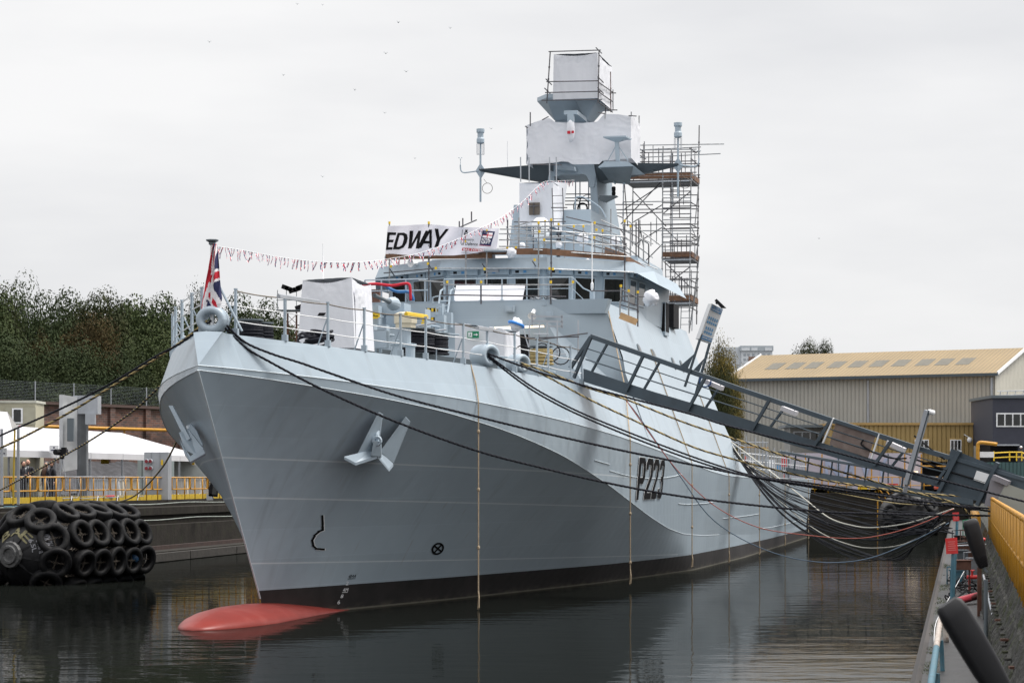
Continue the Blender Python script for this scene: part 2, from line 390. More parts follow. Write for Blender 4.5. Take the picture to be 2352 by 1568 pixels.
def zd(s): return sm(s, S1[:18], ZD)
def b2(s): return max(0.0, b1(s) - 0.13*(z1(s)-z2(s)))
def bd(s): return max(0.0, b1(s) - 0.38*(zd(s)-z1(s)))
NU = 110
def G(i): x = i/NU; return 0.35*x + 0.65*x*x
def sK(g): return -5.03 + 91.03*g
def P_low(g, t):                  # waterline -> knuckle 2
    s0, s1 = 86*g, sK(g); b0 = sm(s0, SW_, BW_); e = 1.0 + 0.45*max(0, 1-g*2.2)
    return Vector((lerp(b0, b2(s1), t**e), lerp(s0, s1, t), z2(s1)*t))
def P_mid(g, t):
    s = sK(g); return Vector((lerp(b2(s), b1(s), t), s, lerp(z2(s), z1(s), t)))
def P_top(g, t):                  # knuckle 1 -> deck edge, s at the deck from -4.35
    s = sK(g); sd = -4.35 + (s+5.03)*(25.55/26.23)
    return Vector((lerp(b1(s), max(bd(sd), 0.36), t), lerp(s, sd, t), lerp(z1(s), zd(sd), t)))
def mir(v): return Vector((-v[0], v[1], v[2]))
ship = thing('patrol_ship', 'long pale grey naval patrol ship moored in the basin, its tall bow towards the camera', 'ship', (0,0,0), ship=True)
gmid = [G(i) for i in range(NU+1)]
GD = [g for g in gmid if sK(g) <= 21.5]; gend = (21.2+5.03)/91.03; GD = [g for g in GD if g < gend] + [gend]
h = MB()
for sg in (1, -1):
    F = (lambda v: v) if sg > 0 else mir
    def strip(fn, gs, ts):
        rows = [[F(fn(g, t)) for g in gs] for t in ts]
        h.grid(rows if sg > 0 else [list(reversed(r)) for r in rows])
    strip(lambda g, t: Vector((sm(86*g, SW_, BW_)*(1-0.25*t), 86*g + 1.0*t*(1-g), -2.2*t)), gmid, (1, 0.5, 0))
    strip(P_low, gmid, [i/18 for i in range(19)])
    strip(P_mid, gmid, [0, 0.34, 0.67, 1])
    strip(P_top, GD, [0, 0.5, 1])
nose = P_top(0, 1); h.face((0,-5.03,6.15), nose, Vector((0,-4.45,nose.z+.02)), mir(nose))
# transom
tr = [P_mid(1, 1), P_mid(1, 0), P_low(1, 0)]; h.face(*(tr + [mir(v) for v in reversed(tr)]))
h.face(tr[2], (tr[2].x*.75, 86, -2.2), (-tr[2].x*.75, 86, -2.2), mir(tr[2]))
hull = h.build('hull', M_hull, ship, smooth=True)
# narrow proud seams along both knuckles
kn = MB()
for sg in (1, -1):
    for fn, r, lim in ((P_mid, 0.014, 1.0), (P_low, 0.013, 0.5)):
        pts = [Vector((v.x*sg, v.y, v.z)) for v in (fn(g, 1) for g in gmid if g <= lim)]; kn.tube(pts, r, 4)
kn.tube([Vector((0, sK(0)*t - 0.012, z2(-5.03)*t)) for t in [i/12 for i in range(1, 13)]], 0.022, 5)
kn.build('knuckle_seam', M_line, ship)
# bow nose plate, forecastle deck, flight deck
d = MB(); gs = GD
rows = [[mir(P_top(g, 1)) , Vector((0, P_top(g,1).y, P_top(g,1).z+0.04)), P_top(g, 1)] for g in gs]; d.grid(rows)
fd = [g for g in gmid if sK(g) >= 43.5]
d.grid([[mir(P_mid(g,1)), Vector((0, sK(g), z1(sK(g))+0.03)), P_mid(g,1)] for g in fd])
d.build('deck', M_deck, ship)

# bulbous bow
bb = MB(); rows = []
prof = []
for s, wl, tz in ((-5.42,.02,.0),(-5.40,.16,.05),(-5.30,.30,.10),(-5.05,.48,.17),(-4.6,.66,.25),(-4.0,.82,.33),(-3.3,.95,.38),(-2.2,1.07,.41),(-1.0,1.05,.40),(0.2,1.03,.36),(1.4,1.02,.28),(2.4,1.03,.20),(3.0,1.05,.13),(3.5,1.07,.07),(4.0,1.085,.02),(4.6,1.1,-.12)): prof.append((s, wl, tz))
prof_old = [(-6.15,0.03,-0.62),(-6.05,0.30,-0.60),(-5.8,0.56,-0.56),(-5.3,0.80,-0.50),(-4.6,0.98,-0.46),(-3.6,1.12,-0.44),(-2.4,1.18,-0.44),(-1.0,1.16,-0.48),(0.4,1.12,-0.54),(1.8,1.10,-0.66),(3.0,1.12,-0.86),(3.9,1.15,-1.10),(4.8,1.15,-1.4)]
for s, r, zc in prof:
    w_, t_ = r, zc; row = []
    for i in range(33):
        a = 2*math.pi*i/32; cz, sz = math.cos(a), math.sin(a); row.append(Vector((sz*w_, s, (t_*cz if cz > 0 else 1.4*cz))))
    rows.append(row)
bb.grid(rows); bb.build('bulbous_bow', M_bulb, ship, smooth=True)

# -------- locating marks on the shell
def proj(v): w = SW(v); return (CX + FPX*w.x/w.y, HY - FPX*(w.z-HC)/w.y)
_grid = {}
def shell(px, py, fn=P_low):
    if fn not in _grid: _grid[fn] = [(g, t, proj(fn(g, t))) for g in [0.004*i for i in range(1, 200)] for t in [j/24 for j in range(25)]]
    g, t, _ = min(_grid[fn], key=lambda q: (q[2][0]-px)**2 + (q[2][1]-py)**2)
    dg, dt = 0.004, 0.04
    for _ in range(40):
        best = (1e18, g, t)
        for a in (-dg, 0, dg):
            for b in (-dt, 0, dt):
                G2, T2 = max(0.0005, g+a), min(1, max(0, t+b)); q = proj(fn(G2, T2)); e = (q[0]-px)**2 + (q[1]-py)**2
                if e < best[0]: best = (e, G2, T2)
        if best[1] == g and best[2] == t: dg *= .5; dt *= .5
        g, t = best[1], best[2]
    return g, t
def nrm(fn, g, t):
    e = 1e-3; a = fn(g+e, t) - fn(g-e, t); b = fn(g, min(1, t+e)) - fn(g, max(0, t-e)); n = a.cross(b).normalized()
    return n if n.x > 0 else -n
def shell_fn(corners, fn, off=0.006):     # corners: bl, br, tl, tr in photo units
    q = [shell(*c, fn) for c in corners]
    def f(u, v):
        g = (q[0][0]*(1-u)+q[1][0]*u)*(1-v) + (q[2][0]*(1-u)+q[3][0]*u)*v
        t = (q[0][1]*(1-u)+q[1][1]*u)*(1-v) + (q[2][1]*(1-u)+q[3][1]*u)*v
        return fn(g, t) + nrm(fn, g, t)*off
    return f
# pennant number: one outlined character each, painted on the shell
CH = {'P': [[(0,0),(.3,0),(.3,.38),(.8,.38),(1,.52),(1,.86),(.8,1),(0,1)], [(.3,.52),(.66,.52),(.72,.58),(.72,.80),(.66,.86),(.3,.86)]],
      '2': [[(0,0),(1,0),(1,.16),(.38,.16),(1,.56),(1,.88),(.82,1),(.16,1),(0,.88),(0,.72),(.3,.72),(.3,.84),(.70,.84),(.70,.60),(0,.16)]],
      '3': [[(.16,0),(.82,0),(1,.12),(1,.44),(.88,.51),(1,.58),(1,.88),(.82,1),(.16,1),(0,.88),(0,.74),(.3,.74),(.3,.85),(.70,.85),(.70,.58),(.4,.58),(.4,.44),(.70,.44),(.70,.15),(.3,.15),(.3,.26),(0,.26),(0,.12)]]}
def stroke(mb, pts, wdt, f, closed=True):
    n = len(pts); k = n if closed else n-1
    for i in range(k):
        a, b = Vector((*pts[i], 0)), Vector((*pts[(i+1) % n], 0)); dd = (b-a); L_ = dd.length; dd.normalize(); p = Vector((-dd.y*wdt[0], dd.x*wdt[1], 0)); e = Vector((dd.x*wdt[0], dd.y*wdt[1], 0))
        m_ = max(1, int(L_*4)); a2, b2_ = a-e, b+e
        for j in range(m_):
            q0, q1 = a2.lerp(b2_, j/m_), a2.lerp(b2_, (j+1)/m_)
            mb.face(f(*(q0-p)[:2]), f(*(q1-p)[:2]), f(*(q1+p)[:2]), f(*(q0+p)[:2]))
import mathutils
def fillpoly(mb, loops, f):
    L3 = [[Vector((x, y, 0)) for x, y in lp] for lp in loops]
    tri = mathutils.geometry.tessellate_polygon(L3); flat = [p for lp in L3 for p in lp]
    for t_ in tri:
        a, b, c = [flat[i] for i in t_]
        def sub(a, b, c, k):
            if k == 0: mb.face(f(a.x, a.y), f(b.x, b.y), f(c.x, c.y)); return
            ab, bc, ca = (a+b)/2, (b+c)/2, (c+a)/2
            sub(a,ab,ca,k-1); sub(ab,b,bc,k-1); sub(ca,bc,c,k-1); sub(ab,bc,ca,k-1)
        sub(a, b, c, 2)
pn = [('P', 1459.5, 1483.5, 1049, 1147), ('2', 1477, 1500.5, 1051, 1146), ('2', 1493.5, 1513.5, 1053, 1145), ('3', 1508, 1526.5, 1055, 1144)]
for ch, x0, x1, yt, yb in pn:
    lean = 9
    cn = [(x0, yb), (x1-lean, yb-1), (x0+lean*0.9, yt), (x1, yt+2)]
    f1 = shell_fn(cn, P_mid, 0.035); f0 = shell_fn(cn, P_mid, 0.022)
    mb = MB(); mb.m = 0; fillpoly(mb, CH[ch], f1); mb.m = 1
    for lp in CH[ch]: stroke(mb, lp, (0.055, 0.011), f0)
    mb.build('pennant_character', [M_numk, M_white], ship)
# bulb symbol, thruster symbol, draught marks
f = shell_fn([(716, 1262), (746, 1262), (716, 1184), (746, 1184)], P_low, 0.012)
fw = shell_fn([(716, 1262), (746, 1262), (716, 1184), (746, 1184)], P_low, 0.006)
arc = [(0.80, 1.0), (0.83, .78), (0.84, 0.60), (0.5, 0.54), (0.2, .42), (0.05, .28), (0.1, .14), (0.3, .04), (0.9, 0.02)]
mb = MB(); mb.m = 0; stroke(mb, arc, (0.085, 0.028), f, False); mb.m = 1; stroke(mb, [(x+.06, y-.008) for x, y in arc], (0.095, 0.035), fw, False); mb.build('bulb_symbol', [M_numk, M_white], ship)
f = shell_fn([(990, 1276), (1019, 1270), (991, 1247), (1020, 1243)], P_low, 0.012)
mb = MB(); cir = [(0.5+0.42*math.cos(a*math.pi/10)+0.0*math.sin(a*math.pi/10), 0.5+0.42*math.sin(a*math.pi/10)) for a in range(20)]
stroke(mb, cir, (0.07, 0.07), f); stroke(mb, [(0.22, 0.22), (0.78, 0.78)], (0.07, 0.07), f, False); stroke(mb, [(0.22, 0.78), (0.78, 0.22)], (0.07, 0.07), f, False)
mb.build('thruster_symbol', M_numk, ship)
mb = MB()
for tx, x, y, w in (('4M4', 799, 1327, 17), ('2', 793, 1343, 6), ('4M', 786, 1358, 12), ('8', 781, 1372.5, 6), ('6', 773.5, 1386.5, 6)):
    mb = MB(); mb.m = 1 if y < 1330 else 0
    ff = shell_fn([(x, y), (x+w, y-.6), (x+2, y-8.5), (x+w+2, y-9)], P_low, 0.01); put_text(mb, tx, ff)
    if len(tx) > 1: mb.face(ff(-.05, -.22), ff(1.0, -.22), ff(1.0, -.10), ff(-.05, -.10))
    mb.build('draught_mark', [M_white, M_numk], ship)
# short raised strakes and hull openings seen on the side
mb = MB()
for (x0, y0, x1, y1, fn) in ((1365, 1056, 1400, 1066, P_mid), (1400, 1080.5, 1565, 1088.5, P_mid), (1558, 1156, 1640, 1152, P_mid), (1660, 1190, 1745, 1179, P_mid), (1748, 1213, 1858, 1195, P_mid)):
    a, b = shell(x0, y0, fn), shell(x1, y1, fn)
    mb.tube([fn(lerp(a[0], b[0], k/8), lerp(a[1], b[1], k/8)) + nrm(fn, a[0], a[1])*.01 for k in range(9)], 0.013, 4)
mb.build('side_strake', M_line, ship)

# -------- anchors
def anchor_mb(mb, F):
    s0 = P_low(*shell(866, 1015, P_low)).y; sx = (P_low(*shell(930, 1015, P_low)).y - P_low(*shell(800, 1015, P_low)).y)/130; sy_ = (P_low(*shell(866, 1070, P_low)).y - P_low(*shell(866, 960, P_low)).y)/110
    def A(x, y, o=0.0): return F(on_s(x, y, s0 + sx*(x-866) + sy_*(y-1015) - o))
    th = F(Vector((0,.09,0))) - F(Vector((0,0,0)))
    def plate(pts, t=th): mb.slab([A(*q) for q in pts], t)
    plate([(869,946,.25),(878,951,.25),(867,1034,.75),(816,1052,.85)]); plate([(931,957,.25),(941,968,.25),(903,1062,.85),(873,1036,.8)])
    plate([(790,1048,.9),(816,1062,1.15),(866,1046,1.05),(858,1032,.7),(806,1044,.75)], F(Vector((0,.03,-.07)))-F(Vector((0,0,0))))
    plate([(868,1046,1.05),(893,1076,1.2),(903,1064,.9),(873,1036,.75)], F(Vector((0,.03,-.07)))-F(Vector((0,0,0))))
    mb.hexa([A(852,1046,1.1), A(876,1048,1.1), A(878,1050,.6), A(855,1048,.6), A(858,1012,.95), A(874,1014,.95), A(876,1014,.5), A(860,1012,.5)])
    mb.tube([A(866,1026,.9), A(866,1000,.6), A(868,968,.0)], 0.06, 8)
    mb.torus(A(866,1012,.85), (0,1,0), 0.10, 0.04, 12, 6)
    mb.m = 1; mb.torus(A(869,964,.02), (F(Vector((1,-.6,0)))-F(Vector((0,0,0)))), 0.11, 0.03, 14, 6); mb.m = 0
mb = MB(); anchor_mb(mb, lambda v: v); mb.build('anchor', [M_paint, M_dkgrey], ship)
mb = MB(); Ap = lambda x, y, o_=0.0: on_s(x, y, -2.3-o_)
for pts, t in (([(387,931,.0),(396,931,.0),(437,1007,.3),(427,1012,.3)],(0,.07,0)), ([(411,993,.3),(431,984,.1),(467,1030,.3),(452,1046,.4),(424,1032,.4)],(0,.06,0)), ([(412,1008,.45),(423,1040,.5),(437,1060,.55),(471,1041,.4),(466,1029,.35),(437,1047,.5),(426,1031,.45)],(0,.05,-.05)), ([(433,984,.0),(438,972,-.1),(452,990,.0),(466,1022,.2),(457,1026,.2)],(0,.06,0))):
    mb.slab([Ap(*q) for q in pts], t)
mb.tube([Ap(432,1010,.2), Ap(437,985,-.3), Vector((-2.3,.6,4.9))], .07, 8); mb.build('anchor', M_paint, ship)

# -------- fairleads and panama leads
def ring_lead(c, ax, up, rx, rz, wall, depth, name='panama_lead', foot=True):   # rounded oval trumpet with a foot
    mb = MB(); ax = Vector(ax).normalized(); up = Vector(up); rt = up.cross(ax).normalized(); up = ax.cross(rt); c = Vector(c); rows = []
    secs = [(-1.0, 0.0), (-0.75, -0.10), (0.0, -0.16), (0.75, -0.10), (1.0, 0.0)]
    ring = []
    for q in range(17):
        a = 2*math.pi*q/16; ring.append((math.copysign(abs(math.cos(a))**.55, math.cos(a)), math.copysign(abs(math.sin(a))**.55, math.sin(a))))
    for i in range(33):
        t = 2*math.pi*i/32; e = rt*math.cos(t)*rx + up*math.sin(t)*rz; o = (rt*math.cos(t) + up*math.sin(t)).normalized()
        rows.append([c + e + o*(wall*(0.5 + 0.5*cx_)) + ax*(depth*sy_) for cx_, sy_ in ring])
    mb.grid(rows); lo = c - up*(rz+wall*1.05)
    if foot: mb.hexa([lo - rt*rx*1.2 - ax*depth - up*.12, lo + rt*rx*1.2 - ax*depth - up*.12, lo + rt*rx*1.2 + ax*depth - up*.12, lo - rt*rx*1.2 + ax*depth - up*.12,
             lo - rt*rx*.9 - ax*depth*.8 + up*.14, lo + rt*rx*.9 - ax*depth*.8 + up*.14, lo + rt*rx*.9 + ax*depth*.8 + up*.14, lo - rt*rx*.9 + ax*depth*.8 + up*.14])
    return mb.build(name, M_paint, ship, smooth=True)
BL = on_b(480, 742, 0); ring_lead((0, -4.0, 7.27), (0.05, -1, 0), (0,0,1), 0.17, 0.13, 0.20, 0.26)
for px_, py_, sc in ((1163, 822, 1.0), (1224, 828, 0.85)):
    s_ = 6.0 if sc == 1.0 else 8.2
    for sg in (1, -1):
        cc = Vector((sg*(bd(s_)-0.18), s_, zd(s_)+0.33*sc)); mb = MB()
        ax = Vector((sg*0.80, -0.55, 0)).normalized()
        # flared horn
        ring_lead(cc, ax, (0,0,1), .17*sc, .15*sc, .17*sc, .30*sc, 'roller_fairlead', False); pd = MB(); pd.box(cc - Vector((sg*.16, -.05, .30*sc)), (.36*sc, .5*sc, .16*sc)); pd.build('fairlead_pedestal', M_paint, ship); continue
        mb.lathe([(0.33*sc,-.30*sc),(0.24*sc,-.22*sc),(0.18*sc,-.05*sc),(0.20*sc,.10*sc),(0.32*sc,.24*sc),(0.36*sc,.28*sc),(0.34*sc,.30*sc),(0.27*sc,.24*sc),(0.15*sc,.06*sc),(0.13*sc,-.05*sc),(0.19*sc,-.2*sc),(0.3*sc,-.31*sc),(0.33*sc,-.30*sc)], cc, ax, 20, cap=False)
        mb.box(cc - Vector((0,0,0.24*sc)), (0.42*sc, 0.42*sc, 0.24*sc)); mb.build('roller_fairlead', M_paint, ship, smooth=True)

# -------- guard rails round the forecastle
def stanchion(mb, p, hgt=1.08, lean=None):
    p = Vector(p); mb.box(p + Vector((0,0,.08)), (.13,.13,.16)); mb.box(p + Vector((0,0,hgt/2)), (.055,.075,hgt)); mb.tube([p + Vector((0,0,hgt)), p + Vector((0,0,hgt+.03))], .05, 6)
    if lean is not None: mb.tube([p + Vector((0,0,hgt*.7)), p + Vector(lean)], .018, 5)
PXS = [546, 659, 757.6, 841, 924, 982, 1068, 1123, 1186, 1237, 1263, 1314, 1340]
def deck_at(px):
    lo, hi = -4.3, 20.9
    for _ in range(40):
        mid = (lo+hi)/2; q = proj((bd(mid), mid, zd(mid)))
        if q[0] < px: lo = mid
        else: hi = mid
    return lo
tops = []
for k, px_ in enumerate(PXS):
    s_ = deck_at(px_); p = Vector((bd(s_)-0.05, s_, zd(s_))); tops.append(p)
    mb = MB(); stanchion(mb, p, lean=(-.35, .25, 0) if k in (0, 2, 3, 4, 6, 10) else None); mb.build('stanchion', M_paint, ship)
wire = MB()
for hh, col_ in ((1.05, 0), (0.70, 1), (0.33, 1)):
    for a, b in zip(tops, tops[1:]):
        wire.m = col_; L_ = (b-a).length; wire.tube(cable(a+Vector((0,0,hh)), b+Vector((0,0,hh)), 0.02*L_ if hh > 1 else .01*L_, 6), 0.016 if hh > 1 else 0.013, 5)
wire.build('guard_wire', [M_chain, M_sign], ship)
stb = []
for s_ in (-4.05, -3.1, -1.9, -0.6, 1.0, 2.6, 4.4, 6.4, 8.6, 11, 13.4, 16, 18.6):
    p = Vector((-bd(s_)+0.05, s_, zd(s_))); stb.append(p); mb = MB(); stanchion(mb, p, lean=(.3,.3,0) if s_ < 3 else None); mb.build('stanchion', M_paint, ship)
wire = MB()
for hh in (1.05, 0.70, 0.33):
    for a, b in zip(stb, stb[1:]): wire.tube([a+Vector((0,0,hh)), b+Vector((0,0,hh))], 0.016, 5)
p0, p1_ = Vector((-.35,-4.2,zd(-4.2))), stb[0]
wire.tube([p1_ + Vector((0,0,.7)), tops[0] + Vector((0,0,.7))], .013, 5)
wire.build('guard_wire', M_sign, ship)

# -------- superstructure block (white-lit side is the same paint)
sp = MB(); ZT = 9.5
def side_b(z, s): return b1(s) - 0.36*(z - z1(s))
ss = [21.6 + (44-21.6)*i/14 for i in range(15)]
for sg in (1, -1):
    rows = []
    for k in range(9):
        r = []
        for s in ss:
            if s == ss[0] and k < 5: s = 20.9
            zt = ZT + 0.35*min(1, max(0, (s-26)/6)); z = lerp(z1(s), zt, k/8); r.append(Vector((sg*side_b(z, s), s, z)))
        rows.append(r if sg > 0 else list(reversed(r)))
    sp.grid(rows)
    # aft flare down to the flight deck
    a = [Vector((sg*side_b(z, 44), 44, z)) for z in (ZT+.35, 7.6, 6.0, 4.6)]; 
    e = [Vector((sg*side_b(z, 45), sq, z)) for z, sq in ((ZT+.35, 44.2), (7.6, 44.9), (6.0, 45.6), (4.6, 47.0))]
    low = Vector((sg*b1(52), 52.0, z1(52)+.01)); 
    for i in range(3): sp.face(a[i], e[i], e[i+1], a[i+1])
    sp.face(a[3], e[3], low, Vector((sg*b1(44), 44, z1(44))))
bk = [Vector((b, 44, z)) for b, z in ((side_b(3.6,44),3.6),(side_b(ZT+.35,44),ZT+.35),(-side_b(ZT+.35,44),ZT+.35),(-side_b(3.6,44),3.6))]; sp.face(*bk)
# raked front with a triangular facet at each corner
zb = 6.3; T = Vector((side_b(ZT,21.6), 21.6, ZT)); C_ = Vector((side_b(zb,21.6)+.02, 21.6, zb-.3)); A_ = Vector((2.9, 21.25, 8.95)); B_ = Vector((4.75, 20.75, zb-.3))
sp.face(A_, B_, C_, T); sp.face(mir(T), mir(C_), mir(B_), mir(A_))
U_ = Vector((2.9, 21.3, ZT)); sp.face(A_, T, U_); sp.face(mir(U_), mir(T), mir(A_))
sp.face(U_, mir(U_), mir(A_), A_); sp.face(A_, mir(A_), mir(B_), B_)
# top deck
top = [T] + [Vector((side_b(ZT+.35*min(1,max(0,(s-26)/6)), s), s, ZT+.35*min(1,max(0,(s-26)/6)))) for s in ss[1:]]
for p, q in zip(top, top[1:]): sp.face(p, q, mir(q), mir(p))
sp.face(T, mir(T), mir(U_), U_)
sp.build('superstructure', M_hull, ship)
# darker coaming band across the front top edge
mb = MB(); mb.hexa([(-4.95,21.38,ZT-.42),(4.95,21.38,ZT-.42),(5.02,21.62,ZT-.42),(-5.02,21.62,ZT-.42),(-5.1,21.3,ZT+.06),(5.1,21.3,ZT+.06),(5.15,21.75,ZT+.06),(-5.15,21.75,ZT+.06)]); mb.build('front_coaming', M_paint, ship)
# recess with running lights, portholes, boxes on the side
def side_pt(px, py):     # photo -> superstructure side
    b = 5.6
    for _ in range(30):
        q = on_b(px, py, b); b = side_b(q.z, q.y)
    return Vector((b, q.y, q.z))
mb = MB()
for (x, y) in ((1410+51*.0+ (800/2.24+2200)*.5742-1410, 0),): pass
for cxp, cyp, hh in ((1468, 905, 17), (1500, 922, 13)): pass
for x, y, r in ((1468.4, 906, .26), (1501, 925, .26), (1547, 958, .26), (1580, 978, .24)):
    p = side_pt(x-1, y-0 if y < 0 else y-0)
ports = [((2200+800/2.24)*.5742, (1150+565/2.24)*.5742), ((2200+930/2.24)*.5742, (1150+610/2.24)*.5742), ((2200+1105/2.24)*.5742, (1150+680/2.24)*.5742), ((2200+1180/2.24)*.5742, (1150+705/2.24)*.5742)]
for x, y in ports:
    p = side_pt(x, y); n = Vector((1, 0, .36)).normalized(); mb = MB(); mb.m = 0; mb.lathe([(.24,0),(.27,.03),(.22,.05)], p, n, 16); mb.m = 1; mb.lathe([(.20,.03),(.20,.056)], p, n, 16)
    mb.build('porthole', [M_dkgrey, M_glass], ship)
p = side_pt(1512, 728); mb = MB(); mb.m = 0; mb.bx((p.x-.3, p.y-.5, p.z-.75), (p.x+.35, p.y+.5, p.z+.55)); mb.m = 1; mb.bx((p.x+.352, p.y-.35, p.z-.6), (p.x+.36, p.y+.5, p.z+.55))
mb.m = 1; mb.face((p.x-.2,p.y-.503,p.z-.6),(p.x+.34,p.y-.503,p.z-.6),(p.x+.34,p.y-.503,p.z+.5),(p.x-.2,p.y-.503,p.z+.5))
nb = mb.build('navigation_light_box', [M_paint, M_black], ship)
mb = MB(); mb.lathe([(.10,0),(.12,.05),(.12,.25),(.09,.28),(.12,.32),(.12,.52),(.08,.56)], (p.x+.08, p.y-.63, p.z-.35), (0,0,1), 12); mb.build('navigation_light', M_red, nb)
nb = MB(); p = side_pt(1530, 738); nb.bx((p.x-.5,p.y+.4,p.z-.2),(p.x+.25,p.y+1.9,p.z+.75)); nb.build('side_locker', M_black, ship)

# -------- bridge
BP = [(1.8,26.9),(3.5,28.35),(4.45,28.8),(4.75,31.6),(4.75,37.0)]; z0, zt = ZT-.05, 11.15
def ring(k, z): return [Vector((b+(0.10*k if b > 1.9 else 0), s - (0.14*k if s < 29 else 0), z)) for b, s in BP]
lowr, upr = ring(0, z0), ring(1, zt)
br = MB()
for Q in (lambda v: v, mir):
    for i in range(4):
        q = [Q(lowr[i]), Q(lowr[i+1]), Q(upr[i+1]), Q(upr[i])]; br.face(*(q if Q(Vector((1,0,0))).x > 0 else reversed(q)))
br.face(mir(lowr[0]), lowr[0], upr[0], mir(upr[0])); br.face(lowr[4], mir(lowr[4]), mir(upr[4]), upr[4])
bridge = br.build('bridge', M_paint, ship)
rf = MB()
RO = [(2.0,26.35,11.07),(3.85,27.75,11.05),(4.95,28.3,11.0),(5.45,30.2,10.72),(5.5,37.2,10.72)]; RT = [(1.96,26.48,11.48),(3.78,27.88,11.46),(4.82,28.46,11.42),(5.15,31.0,11.30),(5.15,37,11.30)]
for Q in (lambda v: Vector(v), mir):
    for i in range(4): rf.face(Q(RO[i]), Q(RO[i+1]), Q(RT[i+1]), Q(RT[i])); rf.face(Q(RO[i+1]), Q(RO[i]), Q(upr[i]), Q(upr[i+1]))
rf.face(mir(RO[0]), RO[0], RT[0], mir(RT[0])); rf.face(RO[0], mir(RO[0]), mir(upr[0]), upr[0])
rf.face(*([Vector(v) for v in RT] + [mir(v) for v in reversed(RT)]))
rf.build('roof', M_paint, bridge)
def wall_pt(i, u, z, Q=lambda v: v, off=0.0):
    if i < 0: a0, a1, c0, c1 = mir(lowr[0]), lowr[0], mir(upr[0]), upr[0]
    else: a0, a1, c0, c1 = lowr[i], lowr[i+1], upr[i], upr[i+1]
    t = (z-z0)/(zt-z0); p = (a0*(1-u)+a1*u)*(1-t) + (c0*(1-u)+c1*u)*t
    n = (a1-a0).cross(c0-a0).normalized(); return Q(p + n*off)
def window(i, u0, u1, za=9.95, zc=10.86, Q=lambda v: v):
    W = lambda u, z, o: wall_pt(i, u, z, Q, o); du = u1-u0
    fr = MB(); t_ = .05
    O = [(u0, za), (u1, za), (u1, zc), (u0, zc)]; k = t_/max(.01, (wall_pt(i,u1,za)-wall_pt(i,u0,za)).length)*du
    I = [(u0+k, za+t_), (u1-k, za+t_), (u1-k, zc-t_), (u0+k, zc-t_)]
    for a in range(4):
        b_ = (a+1) % 4; fr.add([W(*O[a],.0), W(*O[b_],.0), W(*I[b_],.0), W(*I[a],.0), W(*O[a],.05), W(*O[b_],.05), W(*I[b_],.035), W(*I[a],.035)], [(4,5,6,7),(0,1,5,4),(2,3,7,6),(1,2,6,5),(3,0,4,7)])
    w = fr.build('window', M_paint, bridge)
    gl = MB(); gl.face(*[W(*p, .02) for p in I]); gl.build('pane', M_glass, w)
    hd = MB(); hd.add([W(u0-k, zc+.05, .0), W(u1+k, zc+.05, .0), W(u1+k, zc+.24, .0), W(u0-k, zc+.24, .0), W(u0-k, zc+.05, .16), W(u1+k, zc+.05, .16), W(u1+k, zc+.24, .16), W(u0-k, zc+.24, .16)], [(4,5,6,7),(0,1,5,4),(2,3,7,6),(1,2,6,5),(3,0,4,7)])
    hd.m = 1; mid = (u0+u1)/2; hd.face(W(mid-.1*du, zc+.10, .163), W(mid+.02*du, zc+.10, .163), W(mid+.02*du, zc+.19, .163), W(mid-.1*du, zc+.19, .163))
    hd.m = 2; hd.face(W(mid-.42*du, zc+.10, .163), W(mid-.27*du, zc+.10, .163), W(mid-.27*du, zc+.19, .163), W(mid-.42*du, zc+.19, .163))
    hd.build('blower_box', [M_paint, M_signblue, M_black], w)
for u0, u1 in ((.05,.31),(.37,.63),(.69,.95)): window(-1, u0, u1)
for Q in ((lambda v: v), mir):
    window(0, .06, .45, Q=Q); window(0, .53, .92, Q=Q); window(1, .12, .88, Q=Q); window(2, .08, .40, Q=Q); window(2, .5, .85, Q=Q)
mb = MB()      # lit fluorescent tubes seen through the bridge windows
for px_, py_, s_ in ((1054,648,27.2),(1210,659,27.2)):
    p = on_s(px_, py_, 26.86); mb.bar(p+Vector((-.28,0,.05)), p+Vector((.28,0,-.02)), .05, .05)
mb.build('bridge_lamp', M_lamp, bridge)
